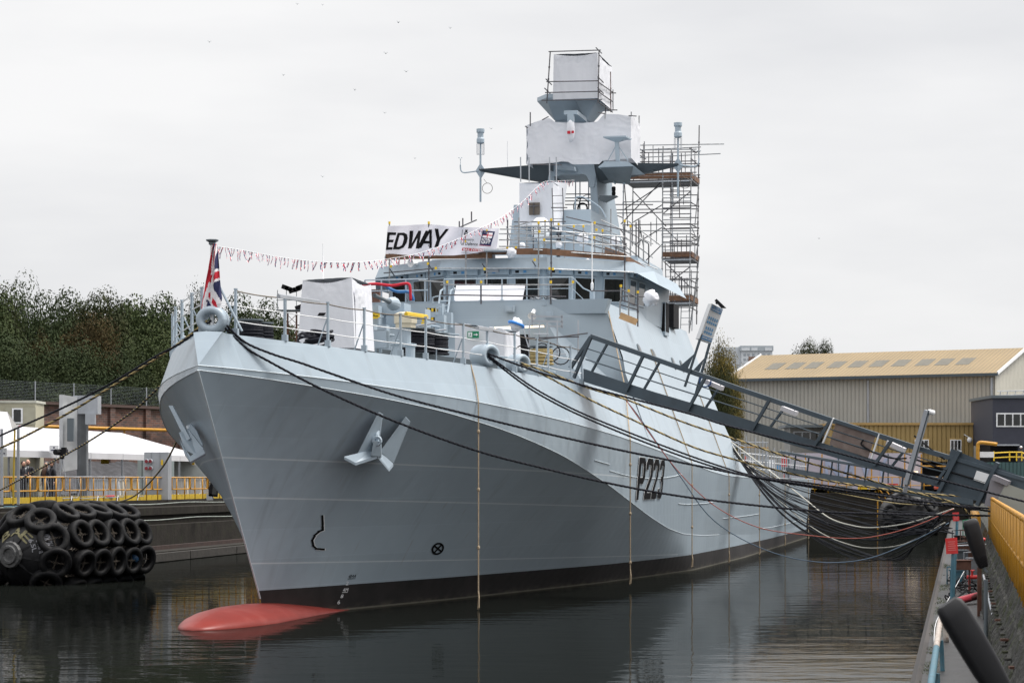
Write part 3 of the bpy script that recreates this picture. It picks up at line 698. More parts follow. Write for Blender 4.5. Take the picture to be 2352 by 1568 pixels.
# ================================================================== WATER, QUAYS
def water_material():
    m = bpy.data.materials.new('dark_water'); m.use_nodes = True; N = m.node_tree.nodes; L = m.node_tree.links; bs = N['Principled BSDF']
    bs.inputs['Base Color'].default_value = (0.006, 0.007, 0.006, 1); bs.inputs['Roughness'].default_value = 0.015; bs.inputs['IOR'].default_value = 1.33
    g = N.new('ShaderNodeNewGeometry')
    def nz(sc3, sc, det, rough=.5):
        mp = N.new('ShaderNodeMapping'); mp.inputs['Scale'].default_value = sc3; L.new(g.outputs['Position'], mp.inputs[0])
        n = N.new('ShaderNodeTexNoise'); n.inputs['Scale'].default_value = sc; n.inputs['Detail'].default_value = det; n.inputs['Roughness'].default_value = rough; L.new(mp.outputs[0], n.inputs[0]); return n.outputs[0]
    def mth(op, a, b):
        n = N.new('ShaderNodeMath'); n.operation = op
        for i, q in enumerate((a, b)):
            if isinstance(q, (int, float)): n.inputs[i].default_value = q
            else: L.new(q, n.inputs[i])
        return n.outputs[0]
    big = nz((0.35, 0.30, 1), 0.6, 2); mid = nz((0.55, 1.0, 1), 1.1, 3); sml = nz((1, 1.4, 1), 4.5, 3)
    patch = N.new('ShaderNodeMapRange'); patch.inputs[1].default_value = .38; patch.inputs[2].default_value = .62; patch.inputs[3].default_value = .40; patch.inputs[4].default_value = 1.0; L.new(nz((.05,.08,1), 1.0, 2), patch.inputs[0])
    h = mth('ADD', mth('MULTIPLY', big, 0.020), mth('MULTIPLY', patch.outputs[0], mth('ADD', mth('MULTIPLY', mid, 0.019), mth('MULTIPLY', sml, 0.0022))))
    bp = N.new('ShaderNodeBump'); bp.inputs['Strength'].default_value = 1.0; bp.inputs['Distance'].default_value = 0.8; L.new(h, bp.inputs['Height']); L.new(bp.outputs[0], bs.inputs['Normal'])
    df = N.new('ShaderNodeBsdfDiffuse'); df.inputs[0].default_value = (.007,.008,.007,1); mxs = N.new('ShaderNodeMixShader'); mxs.inputs[0].default_value = .45; L.new(df.outputs[0], mxs.inputs[1]); L.new(bs.outputs[0], mxs.inputs[2]); L.new(mxs.outputs[0], N['Material Output'].inputs[0])
    return m
M_water = water_material()
mb = MB(); mb.grid([[(x, y, 0) for x in (-60, -30, 0, 30, 60)] for y in (-40, 0, 60, 120, 172)])
mb.build('water', M_water, kind='structure')
# left quay: stepped dock side, X = QL(Y) at the top edge
def QL(Y): return -18.1 + 0.175*(Y-110)
def QR(Y): return 0.83 + 0.1875*Y            # fence line on the right quay
LP = [(4.6,-2.2),(4.6,.42),(3.7,.42),(3.7,.18),(1.05,.18),(1.05,1.35),(0.25,1.35),(0.25,1.75),(.45,1.80),(.45,2.15),(0,2.2),(0,2.5),(-160,2.5)]
ys = [-60] + list(range(0, 176, 8)) + [420]
mb = MB()
def qrow(y): return [(QL(y)+dx, y, z) for dx, z in LP]
rows = [qrow(y) for y in ys if y < 200]; mb.grid([list(c) for c in zip(*rows)])
mb.build('left_quay', M_conc, kind='structure')
# right quay: low wet walkway, sloping mossy wall, upper level
RP_ = [(-1.54,-2.2),(-1.54,.66),(-1.46,.72),(-1.38,.70)]
mb = MB(); yr = [-10] + list(range(4, 176, 6))
def rrow(y, P): return [(QR(y)+dx, y, z) for dx, z in P]
mb.grid([list(c) for c in zip(*[rrow(y, RP_) for y in yr])]); mb.build('right_quay_edge', mat('wet_edge',(.032,.025,.021),.6,var=.4,scale=4,stains=.7,stcol=(.015,.014,.012)), kind='structure')
mb = MB(); mb.grid([list(c) for c in zip(*[rrow(y, [(-1.38,.70),(-.9,.70),(-.34,.70)]) for y in yr])]); mb.build('walkway', M_wet, kind='structure')
mb = MB(); cols = []
for k in range(420):
    y = 22+k*.16; c_ = []
    for j in range(15):
        t = j/14; dx = interp(t,[0,.3,.42,.9,1],[-.35,-.33,-.27,-.07,.0]); zz = interp(t, [0,.3,.42,.9,1], [.68,1.12,1.22,1.70,1.88]); st = .05*(1 if (int(y/.62)+int(j/4)) % 2 else 0)
        n_ = mnoise.noise(Vector((y*1.7,t*5,0)))*.025 + mnoise.noise(Vector((y*5,t*11,3)))*.012
        c_.append((QR(y)+dx-n_-st*.6, y+.3*n_, zz+n_+st*.5))
    cols.append(c_)
mb.grid([list(c) for c in zip(*cols)]); mb.build('quay_slope', M_mosscon, kind='structure')
mb = MB(); mb.grid([list(c) for c in zip(*[rrow(y, [(-.33,.60),(-.30,1.0),(-.22,1.10),(-.03,1.60),(.02,1.80),(.16,1.84),(150,1.9)]) for y in yr])])
mb.build('right_quay', M_mosscon, kind='structure')
mb = MB()  # far end of the basin and the ground behind it
mb.grid([[(-40, 165, -2), (60, 165, -2)], [(-40, 165, 2.55), (60, 165, 2.55)], [(-40, 176, 2.6), (60, 176, 2.6)]]); mb.build('end_quay', M_conc, kind='structure')
M_ground = mat('yard_ground', (0.10, 0.10, 0.10), 0.85, var=0.3, scale=0.5)
mb = MB(); mb.grid([[(-1500, 176, 2.45), (1500, 176, 2.45)], [(-1500, 2500, 2.45), (1500, 2500, 2.45)]]); mb.build('ground', M_ground, kind='structure')
# ================================================================== MAST, GUN, DECK FITTINGS (parts of the ship)
SM = 41.0
def o(px, py, s=SM): return on_s(px, py, s)
def crop4(x, y, s=SM): return on_s(1004.9+.3295*x, 86.1+.3295*y, s)
mast_root = MB(); m = mast_root
# mast house: two tapered blocks
def taper(mb, b0, b1_, s0, s1, z0, z1_, tb=.3, ts=.3):
    mb.hexa([(b0,s0,z0),(b1_,s0,z0),(b1_,s1,z0),(b0,s1,z0),(b0+tb,s0+ts,z1_),(b1_-tb,s0+ts,z1_),(b1_-tb,s1-ts*.3,z1_),(b0+tb,s1-ts*.3,z1_)])
zr = 11.36
hx = MB(); taper(hx, -1.78, 0.25, 36.5, 42, zr, 14.62, .25, .5); taper(hx, .253, 1.62, 37.2, 42.6, zr, 14.45, .12, .5)
taper(hx, -4.2, 4.2, 33.5, 40, zr-.05, 12.15, .1, .1)
hx.build('mast_house', M_paint, ship)
# portal mast: side walls leaning in, cross beam with rounded opening
def mleg(sg):
    a0, a1 = on_s(1384, 560, 40.6), on_s(1362, 384, 40.6); w0, w1 = 0.42, 0.27
    bo0, bo1 = 1.30, 1.02
    return [(sg*(bo0-w0), 40.6, 13.0), (sg*bo0, 40.6, 13.0), (sg*(bo0+.45), 43.4, 13.0), (sg*(bo0+.45-w0), 43.4, 13.0), (sg*(bo1-w1), 40.6, 16.2), (sg*bo1, 40.6, 16.2), (sg*(bo1+.25), 43.0, 16.2), (sg*(bo1+.25-w1), 43.0, 16.2)]
mm = MB()
for sg in (1, -1):
    q = [Vector(v) + Vector((0.19,0,0)) for v in mleg(sg)]
    if sg < 0: q = [q[1],q[0],q[3],q[2],q[5],q[4],q[7],q[6]]
    mm.hexa(q)
for sg in (1, -1):                 # lower outboard flank down to the roof
    q = [Vector((sg*1.2,40.6,zr)), Vector((sg*1.95,40.6,zr)), Vector((sg*2.5,44,zr)), Vector((sg*1.6,44,zr)), Vector((sg*1.17,40.62,13.003)), Vector((sg*1.6,40.62,13.003)), Vector((sg*2.05,43.3,13.003)), Vector((sg*1.6,43.3,13.003))]
    if sg < 0: q = [q[1],q[0],q[3],q[2],q[5],q[4],q[7],q[6]]
    mm.hexa(q)
# beam with arch corners
zb0, zb1 = 16.2, 16.78; poly = [(-1.0,zb0+.003),(-.55,zb0+.003),(-.5,zb0+.05),(.5,zb0+.05),(.62,zb0-.02),(.72,zb0-.2),(.74,zb0-.5),(.95,zb0-.5),(1.02,zb0+.003),(.93,zb1),(-.88,zb1)]
mm.slab([(b+.19, 40.55, z) for b, z in poly], (0, 2.6, 0))
mm.bx((-1.5, 40.5, 16.785), (1.5, 43.2, 16.95))
mm.build('mast', M_paint, ship)
# yard
for sg in (1, -1):
    c = .31; yb = MB(); L_ = 4.27; r0 = sg*.9
    A = lambda b, s, z: (c + b, s, z)
    yb.hexa([A(r0, 40.9, 15.95), A(sg*L_, 41.4, 16.60), A(sg*L_, 41.5, 16.60), A(r0, 41.9, 15.95), A(r0, 40.3, 16.70), A(sg*L_, 41.25, 16.68), A(sg*L_, 41.65, 16.68), A(r0, 42.4, 16.70)])
    y = yb.build('yard', mat('yard_shade_paint',(.065,.08,.093),.55,var=.06), ship)  # ship paint darkened: the weak light under the yard is in this colour
    ab = MB(); tip = Vector((c+sg*(L_-.03), 41.4, 16.62)); ab.tube([tip+Vector((0,0,-1.32)), tip+Vector((0,0,1.25))], .045, 6)
    ab.slab([tip+Vector((-.22,0,0)), tip+Vector((0,0,-.34)), tip+Vector((.22,0,0)), tip+Vector((0,0,.34))], (0, .06, 0))
    ab.lathe([(.12,1.15),(.17,1.2),(.17,1.35),(.13,1.42),(.13,1.60),(.175,1.64),(.175,1.78),(.12,1.79)], tip, n=16); ab.build('cylinder_antenna', M_paint, y)
    cg = MB()
    for a in range(8):
        t = a*math.pi/4; e = Vector((math.cos(t)*.16, math.sin(t)*.16, 0)); cg.tube([tip+e+Vector((0,0,1.16)), tip+e+Vector((0,0,.7))], .008, 4)
    cg.torus(tip+Vector((0,0,.7)), (0,0,1), .16, .008, 12, 4); cg.build('antenna_cage', M_galv, y)
    ws = MB(); e = sg*1.0
    ws.tube(smoothpath([tip+Vector((e*.1,0,.0)), tip+Vector((e*.55,0,-.05)), tip+Vector((e*.75,0,-.05)), tip+Vector((e*.85,0,.03)), tip+Vector((e*.88,0,.2)), tip+Vector((e*.88,0,.28))]), .03, 6)
    ws.tube([tip+Vector((e*.88,0,.28)), tip+Vector((e*.88,0,.5))], .012, 5); 
    for q in (-.06,0,.06): ws.ball(tip+Vector((e*.88+q,0,.52+abs(q))), .025, 6, 4)
    ws.build('wind_sensor', M_paint, y)
    lp = MB(); lp.torus(tip+Vector((.3,0,-.75)), (0,1,0), .22, .012, 20, 5); lp.tube([tip+Vector((.14,0,-.35)), tip+Vector((.28,0,-.53))], .008, 4); lp.build('coiled_wire', M_chain, y)
for px_, s_ in ((490/1*.3295+1004.9, 41.3), (1168, 41.0)):
    pass
w = MB(); p = crop4(487, 915); w.tube([p, p+Vector((0,0,1.15))], .012, 5); w.build('whip_antenna', M_sign, ship)
# round inverted-pyramid platform above
def plat(px_list_top, px_bot, name, sfr=39.6, sbk=42.6): pass
top = [(-1.35,40.6),(-.78,39.7),(.38,39.7),(1.25,40.5),(1.35,42.4),(.6,43.2),(-.8,43.2),(-1.35,42.4)]
bot = [(-.68,40.9),(-.66,40.85),(.66,40.85),(.70,40.95),(.72,42.2),(.3,42.6),(-.4,42.6),(-.68,42.2)]
pm = MB(); zT_, zR, zB = 19.52, 19.36, 18.60
pm.add([(b+.05,s,zT_) for b,s in top]+[(b+.05,s,zR) for b,s in top]+[(b+.05,s,zB) for b,s in bot],
       [tuple(range(8))]+[(i+8,(i+1)%8+8,(i+1)%8,i) for i in range(8)]+[(i+16,(i+1)%8+16,(i+1)%8+8,i+8) for i in range(8)]+[tuple(reversed(range(16,24)))])
pf = pm.build('radar_platform', M_paint, ship)
pm = MB(); cbp = on_s(1311,262,38.85); pm.bx((cbp.x-.28,38.8,cbp.z-.02),(cbp.x+.28,41.0,cbp.z+.14)); pm.bx((cbp.x-.13,38.75,cbp.z-.32),(cbp.x+.13,39.0,cbp.z-.021)); pm.build('camera_bracket', M_paint, pf)
cl = MB(); cl.lathe([(.10,0),(.15,-.12),(.17,-.35),(.16,-.6),(.13,-.78),(.05,-.9)], on_s(1311, 276, 38.85), (0,0,1), 14); cl.build('wrapped_camera', M_cloth, pf, smooth=True)
cb = MB(); p = on_s(1311, 303, 38.66); cb.bx((p.x-.15,p.y-.01,p.z-.08),(p.x-.02,p.y+.02,p.z+.04)); cb.bx((p.x+.03,p.y-.01,p.z-.06),(p.x+.13,p.y+.02,p.z+.04)); cb.build('red_print', M_flagred, pf)
# tower below the platform, hidden by sheeting
tw = MB(); tw.hexa([(-.9,40.8,16.95),(1.0,40.8,16.95),(1.0,42.8,16.95),(-.9,42.8,16.95),(-.6,41,18.61),(.7,41,18.61),(.7,42.5,18.61),(-.6,42.5,18.61)]); tw.build('mast_tower', M_paint, ship)
# right-hand dish table and its bracket
sp_ = MB(); c1 = on_s(1417, 322, 38.5)
sp_.slab([c1+Vector((-.52,-.3,.07)), c1+Vector((.42,-.3,.07)), c1+Vector((.55,.35,.04)), c1+Vector((-.3,.5,.04))], (0,0,.06)); sp_.hexa([c1+Vector(q) for q in ((-.12,-.1,-.06),(.12,-.1,-.06),(.12,.1,-.06),(-.12,.1,-.06),(-.5,-.28,.07),(.4,-.28,.07),(.5,.3,.07),(-.3,.45,.07))])
sp_.bar(c1+Vector((0,0,-.05)), on_s(1419, 370, 38.5), .16); sp_.bar(c1+Vector((0,0,-.15)), on_s(1396, 370, 38.5), .035); sp_.bar(c1+Vector((0,0,-.15)), on_s(1443, 370, 38.5), .035)
sp_.build('antenna_table', M_paint, ship)
bx = MB(); a = [on_s(x, y, 39.9) for x, y in ((1389,371),(1441,371),(1457,382),(1458,404),(1444,425),(1398,420),(1372,392))]
bx.slab([on_s(1389,371,38.2), on_s(1441,371,38.2), on_s(1456,381,38.2), on_s(1373,384,38.2)], (0,2.9,0)); bx.m = 1
bx.hexa([on_s(1378,385,38.4), on_s(1454,383,38.4), on_s(1454,383,41.9), on_s(1378,385,41.9)] + [on_s(1378,385,40.1)+Vector((0,0,-.01))]*0 + [on_s(1402,420,40.9), on_s(1446,424,40.9), on_s(1446,424,41.8), on_s(1402,420,41.8)][::1])
bx.m = 0
for x0, x1 in ((1392,1414),(1412,1436)): bx.bar(on_s(x0,385,40.05), on_s(x1,421,40.75), .05, .12)
bx.build('side_platform', [M_paint, M_dkgrey], ship)
bx = MB(); bx.slab([on_s(1275,378,40), on_s(1296,378,40), on_s(1318,382,40), on_s(1320,392,40), on_s(1275,389,40)], (0,.6,0)); bx.build('small_bracket', M_paint, ship)
bx = MB(); bx.hexa([on_s(x,y,40.2) for x,y in ((1378,462),(1382,463),(1413,452),(1378,452))] + [on_s(x,y,40.2)+Vector((0,0,.0)) for x,y in ((1376,447),(1380,447),(1417,449),(1376,447))]); 
lb = MB(); lb.slab([on_s(1376,449,40.3), on_s(1416,449,40.3), on_s(1388,463,40.3), on_s(1376,459,40.3)], (0,.5,0)); lbo = lb.build('light_bracket', M_dkgrey, ship)
lt = MB(); lt.lathe([(.05,0),(.085,.03),(.085,.14),(.06,.17),(.085,.2),(.085,.34),(.05,.37)], on_s(1409.5, 449, 40.5), n=12); lt.build('stacked_lamp', M_black, lbo)
# radome with foot
rd = MB(); p = on_s(1241.5, 546, 33.2)
rd.lathe([(.12,-.12),(.15,0),(.30,.03),(.335,.10),(.345,.14),(.345,.45),(.32,.60),(.26,.70),(.16,.77),(.01,.79)], p, n=24); rdo = rd.build('radome', M_white, ship, smooth=True)
tx = MB(); put_text(tx, 'SAILOR', lambda u, v: p + Vector((math.sin((u-.75)*1.3)*.352, -math.cos((u-.75)*1.3)*.352, .28+.085*v)), True); tx.build('radome_lettering', M_numk, rdo)
q = MB(); q.tube([(p.x, p.y, 11.4), (p.x, p.y, p.z)], .08, 8); q.build('radome_mast', M_paint, rdo)
# round platform on a post at the front of the bridge roof
dp = MB(); p = on_s(1133.5, 581, 26.6); dp.lathe([(.83,-.02),(.86,.03),(.84,.08),(.0,.085)], p, n=28); dp.tube([p, p+Vector((0,0,-.55))], .07, 8); dp.box(p+Vector((0,0,-.62)), (.42,.3,.16)); dp.build('satellite_dish_base', M_galv, ship)
# speakers, lamps and boxes on the fronts
def horn(px, py, s, dirn=(-.5,-1,-.1), k=1.0):
    mb = MB(); p = on_s(px, py, s); mb.lathe([(.045,0),(.06,.1),(.075,.22),(.14,.36),(.15,.37),(.0,.3)], p, dirn, 14); mb.box(p+Vector((0.0,.05,-.03)), (.1,.16,.1)); return mb.build('loudhailer', M_sign, ship)
horn(958, 604, 27.3); horn(1226, 712, 21.0, (0,-.8,-.6))
for px_, py_, s_, sz in ((1171.5, 709, 21.15, (.30,.2,.22)), (1022, 712, 21.1, (.22,.12,.24)), (1262, 721, 21.1, (.24,.1,.2)), (1250, 698.5, 21.3, (.16,.04,.1))):
    mb = MB(); p = on_s(px_, py_, s_); mb.box(p, sz); mb.box(p+Vector((0,-sz[1]*.55,0)), (sz[0]*.7, .02, sz[2]*.7)); mb.build('deck_light' if py_ == 709 else 'junction_box', M_paint, ship)
mb = MB(); mb.m = 0; q = [on_s(x,y,20.85) for x,y in ((1205,820),(1216,820),(1216,765),(1183,765),(1183,820))]
q = [on_s(x,y,20.75) for x,y in ((1184,828),(1216,828),(1216,768),(1184,768))]; mb.slab(q, (0,-.05,0)); mb.build('doorway', M_black, ship)
mb = MB(); p = on_s(1193, 752, 20.6); mb.bar(p+Vector((-.85,0,.0)), p+Vector((.85,0,.03)), .06, .06); mb.build('door_lamp', M_lamp, ship)
mb = MB(); p = on_s(1257, 737, 20.7)
for dz in (0,.16,.32): mb.bar(p+Vector((-.5,-.1,dz-.16)), p+Vector((.55,-.1,dz-.2)), .06)
mb.bar(p+Vector((-.5,-.1,-.2)), p+Vector((-.5,-.1,.2)), .06); mb.bar(p+Vector((.52,-.1,-.25)), p+Vector((.52,-.1,.18)), .06); mb.build('hose_rack', M_galv, ship)
# breakwater and winch base on the forecastle
mb = MB()
for sg in (1,-1): mb.slab([(0,9.6,6.5),(sg*4.0,12.2,6.4),(sg*4.0,12.2,6.7),(sg*3.2,11.7,7.0),(0,9.6,7.35)], (0,.06,0))
mb.build('breakwater', M_dkgrey, ship)
# deck gun
g0 = Vector((-.15, 13.6, 6.45)); gm = MB()
gm.lathe([(1.0,0),(1.05,.1),(1.0,.35),(.7,.45)], g0, n=20); gm.hexa([g0+Vector(q) for q in ((-1.1,-.7,.4),(1.0,-.7,.4),(1.0,.9,.4),(-1.1,.9,.4),(-1.0,-.5,1.7),(.85,-.5,1.7),(.85,.8,1.75),(-1.0,.8,1.75))])
gm.box(g0+Vector((-.75,-.2,2.0)), (.6,.9,.75)); gm.box(g0+Vector((.75,-.1,1.95)), (.45,.7,.65)); gm.box(g0+Vector((-.1,.2,2.3)),(.7,.8,.35)); gm.box(g0+Vector((.25,-.4,1.98)), (.5,.5,.3))
gun = gm.build('deck_gun', M_paint, ship)
gb = MB(); pb = on_s(902, 697, 12.6); pt = on_s(860, 678, 10.9); d_ = (pt-pb).normalized()
gb.m = 1; gb.lathe([(.17,-.3),(.21,-.1),(.19,.1),(.10,.35)], pb, d_, 14); gb.m = 0; gb.tube([pb, pt], .055, 10); gb.cone(pb, pb+d_*.8, .085, .05); gb.tube([pt-d_*.12, pt], .065, 10); gb.build('gun_barrel', [M_dkgrey, M_paint], gun)
for x, y, w_, h_ in ((859,725,26,14),(972,744,9,9),(973,736,8,5)):
    mb = MB(); a = on_s(x-w_/2, y+h_/2, 12.7); b = on_s(x+w_/2, y-h_/2, 12.7); mb.m = 0; mb.bx(a, b + Vector((0,.03,0))); wn = mb.build('warning_label', M_ylabel, gun)
    tb = MB(); f_ = quad_fn((a.x+.04,a.y-.01,a.z+.03),(b.x-.04,a.y-.01,a.z+.03),(a.x+.04,a.y-.01,b.z-.04),(b.x-.04,a.y-.01,b.z-.04))
    if w_ > 20: put_text(tb, 'DANGER', lambda u,v: f_(u, .3+v*.3), True); tb.face(f_(.4,.7),f_(.6,.7),f_(.5,1)); tb.build('warning_text', M_numk, wn)
# lockers, winch heads, vents
def drum(name, px, py, s, r, hgt, m_): 
    mb = MB(); p = on_s(px, py, s); mb.lathe([(r*.6,0),(r*.6,hgt),(r,hgt+.02),(r,hgt+.06),(0,hgt+.07)], p, n=18); return mb.build(name, m_, ship)
mb = MB(); p = on_s(931.5, 797, 8.6); mb.lathe([(.16,0),(.16,.55)], p, n=12); mb.m = 1; mb.lathe([(.3,.55),(.3,.66),(.34,.68),(.34,.95),(.2,1.0),(.0,1.0)], p, n=8); mb.build('mushroom_vent', [M_paint, mat('cream_paint', (.55,.50,.38), .5)], ship)
mb = MB(); p = on_s(874, 770, 9.0); mb.torus(p, (0,0,1), .38, .03, 20, 6); mb.bar(p+Vector((-.38,0,0)), p+Vector((.38,0,0)), .03); mb.bar(p+Vector((0,-.38,0)), p+Vector((0,.38,0)), .03); mb.tube([p, p+Vector((0,0,-.5))], .05, 8); mb.build('hand_wheel', M_paint, ship)
mb = MB(); p = on_s(868, 800, 8.6); mb.box(p+Vector((0,0,.25)), (.6,.4,.5)); mb.m=1; mb.lathe([(.18,-.2),(.18,.2)], p+Vector((0,0,.35)), (1,0,0), 14); mb.build('roller', [M_paint, M_black], ship)
# ladder at the bridge front
mb = MB()
for x in (1012, 1035): mb.tube([on_s(x-14, 772, 20.2), on_s(x, 668, 21.4), on_s(x+9, 662, 21.8)], .035, 6)
for k in range(9): t = k/9; mb.tube([on_s(lerp(998,1012,t), lerp(772,668,t), lerp(20.2,21.4,t)), on_s(lerp(1021,1035,t), lerp(772,668,t), lerp(20.2,21.4,t))], .025, 5)
mb.build('bridge_ladder', M_paint, ship)
# railing along the front edge of the bridge deck
mb = MB(); xs = [838, 876, 932, 976]; 
for x in xs: p = on_s(x, 700, 21.55); mb.tube([(p.x,p.y,9.5),(p.x,p.y,10.35)], .028, 6)
for z_ in (10.35, 9.97): mb.tube([(on_s(838,700,21.55).x,21.55,z_),(on_s(983,700,21.55).x,21.55,z_)], .025, 6)
mb.build('front_rail', M_paint, ship)
mb = MB(); rr = []
for x in (1020, 1042, 1104, 1153, 1210, 1248, 1314): p = on_s(x, 700, 21.6); mb.tube([(p.x,p.y,9.5),(p.x,p.y,10.33)], .024, 6); mb.box((p.x,p.y,9.55),(.12,.08,.1)); rr.append((p.x,p.y,10.33))
rr += [tuple(on_s(1340,662,22.4)), tuple(on_s(1362,672,23.0))]
mb.tube(rr, .024, 6); mb.tube([(a,b,c-.38) for a,b,c in rr], .013, 5); mb.build('front_rail', M_paint, ship)
mb = MB(); p = on_s(1360, 668, 22.4); mb.lathe([(.03,0),(.05,.1),(.05,.25),(.022,.3),(.018,2.35)], p, n=8); mb.build('whip_antenna', M_white, ship); 
mb = MB(); mb.bar((p.x,p.y,9.5),(p.x,p.y,p.z), .14); mb.build('antenna_post', M_paint, ship)
w = MB(); p = on_s(742, 692, 5.6); w.tube([(p.x,p.y,p.z-1),(p.x,p.y,p.z+1.6)], .016, 5); w.build('whip_antenna', M_white, ship)
# more forecastle gear: twin bollards, windlass, cable reels, vents, stays
def bollards(b, s, rz=0.0):
    mb = MB(); p = Vector((b, s, zd(min(20,max(-4,s)))+.0)); e = Vector((math.sin(rz), math.cos(rz), 0))*.35; mb.bar(p-e*1.6+Vector((0,0,.04)), p+e*1.6+Vector((0,0,.04)), .4, .08)
    for q in (p-e, p+e): mb.lathe([(.15,.05),(.13,.1),(.13,.48),(.17,.52),(.17,.58),(0,.6)], q, n=14)
    mb.build('bollards', M_paint, ship, smooth=False)
for b, s in ((2.4,4.6),(-2.4,4.6),(4.2,9.6),(3.9,16.5)): bollards(b, s, .3)
for x,y,s_,w_,h_ in ((905,735,14.8,.5,.9),(940,748,15.5,.35,.7),(1012,760,16.4,.3,1.0),(990,770,15.2,.6,.4),(1030,735,20.2,.25,.5),(880,770,11.5,.3,.6),(850,765,10.4,.35,.5),(1005,735,20.4,.4,1.1)):
    q = on_s(x,y,s_); mb = MB(); mb.box(q, (w_,.35,h_)); mb.box(q+Vector((0,-.19,0)), (w_*.8,.03,h_*.8)); mb.tube([q+Vector((-w_*.3,-.2,h_*.5)), q+Vector((-w_*.3,-.2,h_*.5+.2)), q+Vector((w_*.2,-.2,h_*.5+.25))], .025, 5); mb.build('deck_locker', M_paint, ship)
random.seed(77)
for k in range(14):
    x0 = random.uniform(840,1010); y0 = random.uniform(745,800); s_ = random.uniform(9,16); q = on_s(x0,y0,s_); r_ = on_s(x0+random.uniform(20,55), y0+random.uniform(-8,8), s_); mb = MB(); mb.tube([q, r_], random.choice([.02,.03,.045]), 6); mb.tube([q, q-Vector((0,0,.4))], .025, 5); mb.build('deck_pipe', M_paint if k % 3 else M_galv, ship)
for k in range(5):
    q = on_s(1200+k*22, 812+random.uniform(-4,6), 16.5); mb = MB(); mb.torus(q, (random.uniform(-.3,.3),1,random.uniform(-.3,.3)), .28, .02, 16, 5); mb.build('hung_cable', M_black, ship)
for k, x in enumerate((935,955,992,1003,1025)):
    mb = MB(); a = on_s(x, 800, 16.8); mb.bar(a, on_s(x, 742, 16.8), .06,.06); mb.build('deck_post', M_paint, ship)
for y in (712,733,757,780,803):
    mb = MB(); a = on_s(978,y,17.2); mb.bar(a, on_s(1006,y-.5,17.2), .05,.12); mb.m = 1
    for q in range(3): mb.bar(on_s(982+q*9,y-.2,17.12), on_s(986+q*9,y-.3,17.12), .04,.11)
    mb.build('hazard_step', [M_black, M_ylabel], ship)
# wiring seen through the arch of the mast
mb = MB(); mb.torus(on_s(1335,474,41.5), (0.1,1,0), .34, .02, 24, 5); mb.torus(on_s(1338,478,41.6), (0,1,.1), .2, .035, 20, 6); mb.torus(on_s(1350,470,41.8), (0.3,1,0), .42, .016, 24, 5); mb.build('cable_coil', M_black, ship)
for x in (1322,1332,1352): mb = MB(); mb.tube([on_s(x,500,42), on_s(x,416,42)], .025, 5); mb.build('conduit', M_paint, ship)
for y in (446,455,462,470): mb = MB(); mb.tube([on_s(1298,y,42), on_s(1368,y-.5,42)], .022, 5); mb.build('mast_rail', M_paint if y % 2 else M_dktube, ship)
mb = MB(); mb.tube(smoothpath([on_s(1320,500,38),on_s(1322,458,38),on_s(1330,452,38),on_s(1345,455,38),on_s(1378,476,38),on_s(1392,500,38)]), .03, 6); mb.build('house_rail', M_paint, ship)
# ================================================================== THINGS STANDING ON OR HANGING FROM THE SHIP
def SB(mb, name, m_, label, cat, loc, group=None, smooth=False):   # single-mesh thing in the ship frame
    o_ = mb.build(name, m_, None, smooth=smooth, loc=loc, ship=True, label=label, cat=cat, group=group); return o_
def cloth(mb, q, nu, nv, amp, n, seed=0, sagtop=0, sagside=0):
    nu, nv, amp = nu*2, nv*2, amp*.8     # crumpled sheet over a quad bl,br,tl,tr
    f_ = quad_fn(*q); n = Vector(n); rows = []
    for j in range(nv+1):
        r = []
        for i in range(nu+1):
            u, v = i/nu, j/nv; p = f_(u, v)
            e = math.sin(math.pi*u)*sagtop*v**6 ; p = p - Vector((0,0,1))*e
            cxv = (f_(.5, v) - p); p = p + cxv.normalized()*sagside*math.sin(math.pi*v)*(abs(u-.5)*2)**5 if cxv.length > 1e-6 else p
            w_ = .5*mnoise.noise(Vector((p.x*1.1+seed, p.y*1.1, p.z*.8))) + .55*mnoise.noise(Vector((p.x*6+p.z*.8+seed, p.y*6, p.z*1.1))) + .35*(1-abs(mnoise.noise(Vector((p.x*7+p.z*3+seed, p.y*7, p.z*5))))*4)*max(0, v-.55)*2
            ed = min(1, 6*min(u, 1-u, v, 1-v) + .45); r.append(p + n*amp*w_*ed)
        rows.append(r)
    mb.grid(rows)
def shroud(name, label, B, S_, z0_, z1_, amp=.06, tb=0.0, seed=0, top=True, sagtop=.12, extra=None):
    (b0,b1_),(s0,s1) = B, S_
    lo = [Vector((b0,s0,z0_)),Vector((b1_,s0,z0_)),Vector((b1_,s1,z0_)),Vector((b0,s1,z0_))]; up = [Vector((b0+tb,s0+tb,z1_)),Vector((b1_-tb,s0+tb,z1_)),Vector((b1_-tb,s1-tb,z1_)),Vector((b0+tb,s1-tb,z1_))]
    mb = MB()
    for i, n in ((0,(0,-1,0)),(1,(1,0,0)),(2,(0,1,0)),(3,(-1,0,0))):
        j = (i+1) % 4; cloth(mb, (lo[i],lo[j],up[i],up[j]), 14, 12, amp, n, seed+i, sagtop, .0)
    if top: cloth(mb, (up[0],up[1],up[3],up[2]), 10, 8, amp, (0,0,1), seed+9)
    if extra: extra(mb)
    return SB(mb, name, M_cloth, label, 'wrapped box', (0.5*(b0+b1_), s0, z0_), smooth=True, group=None)
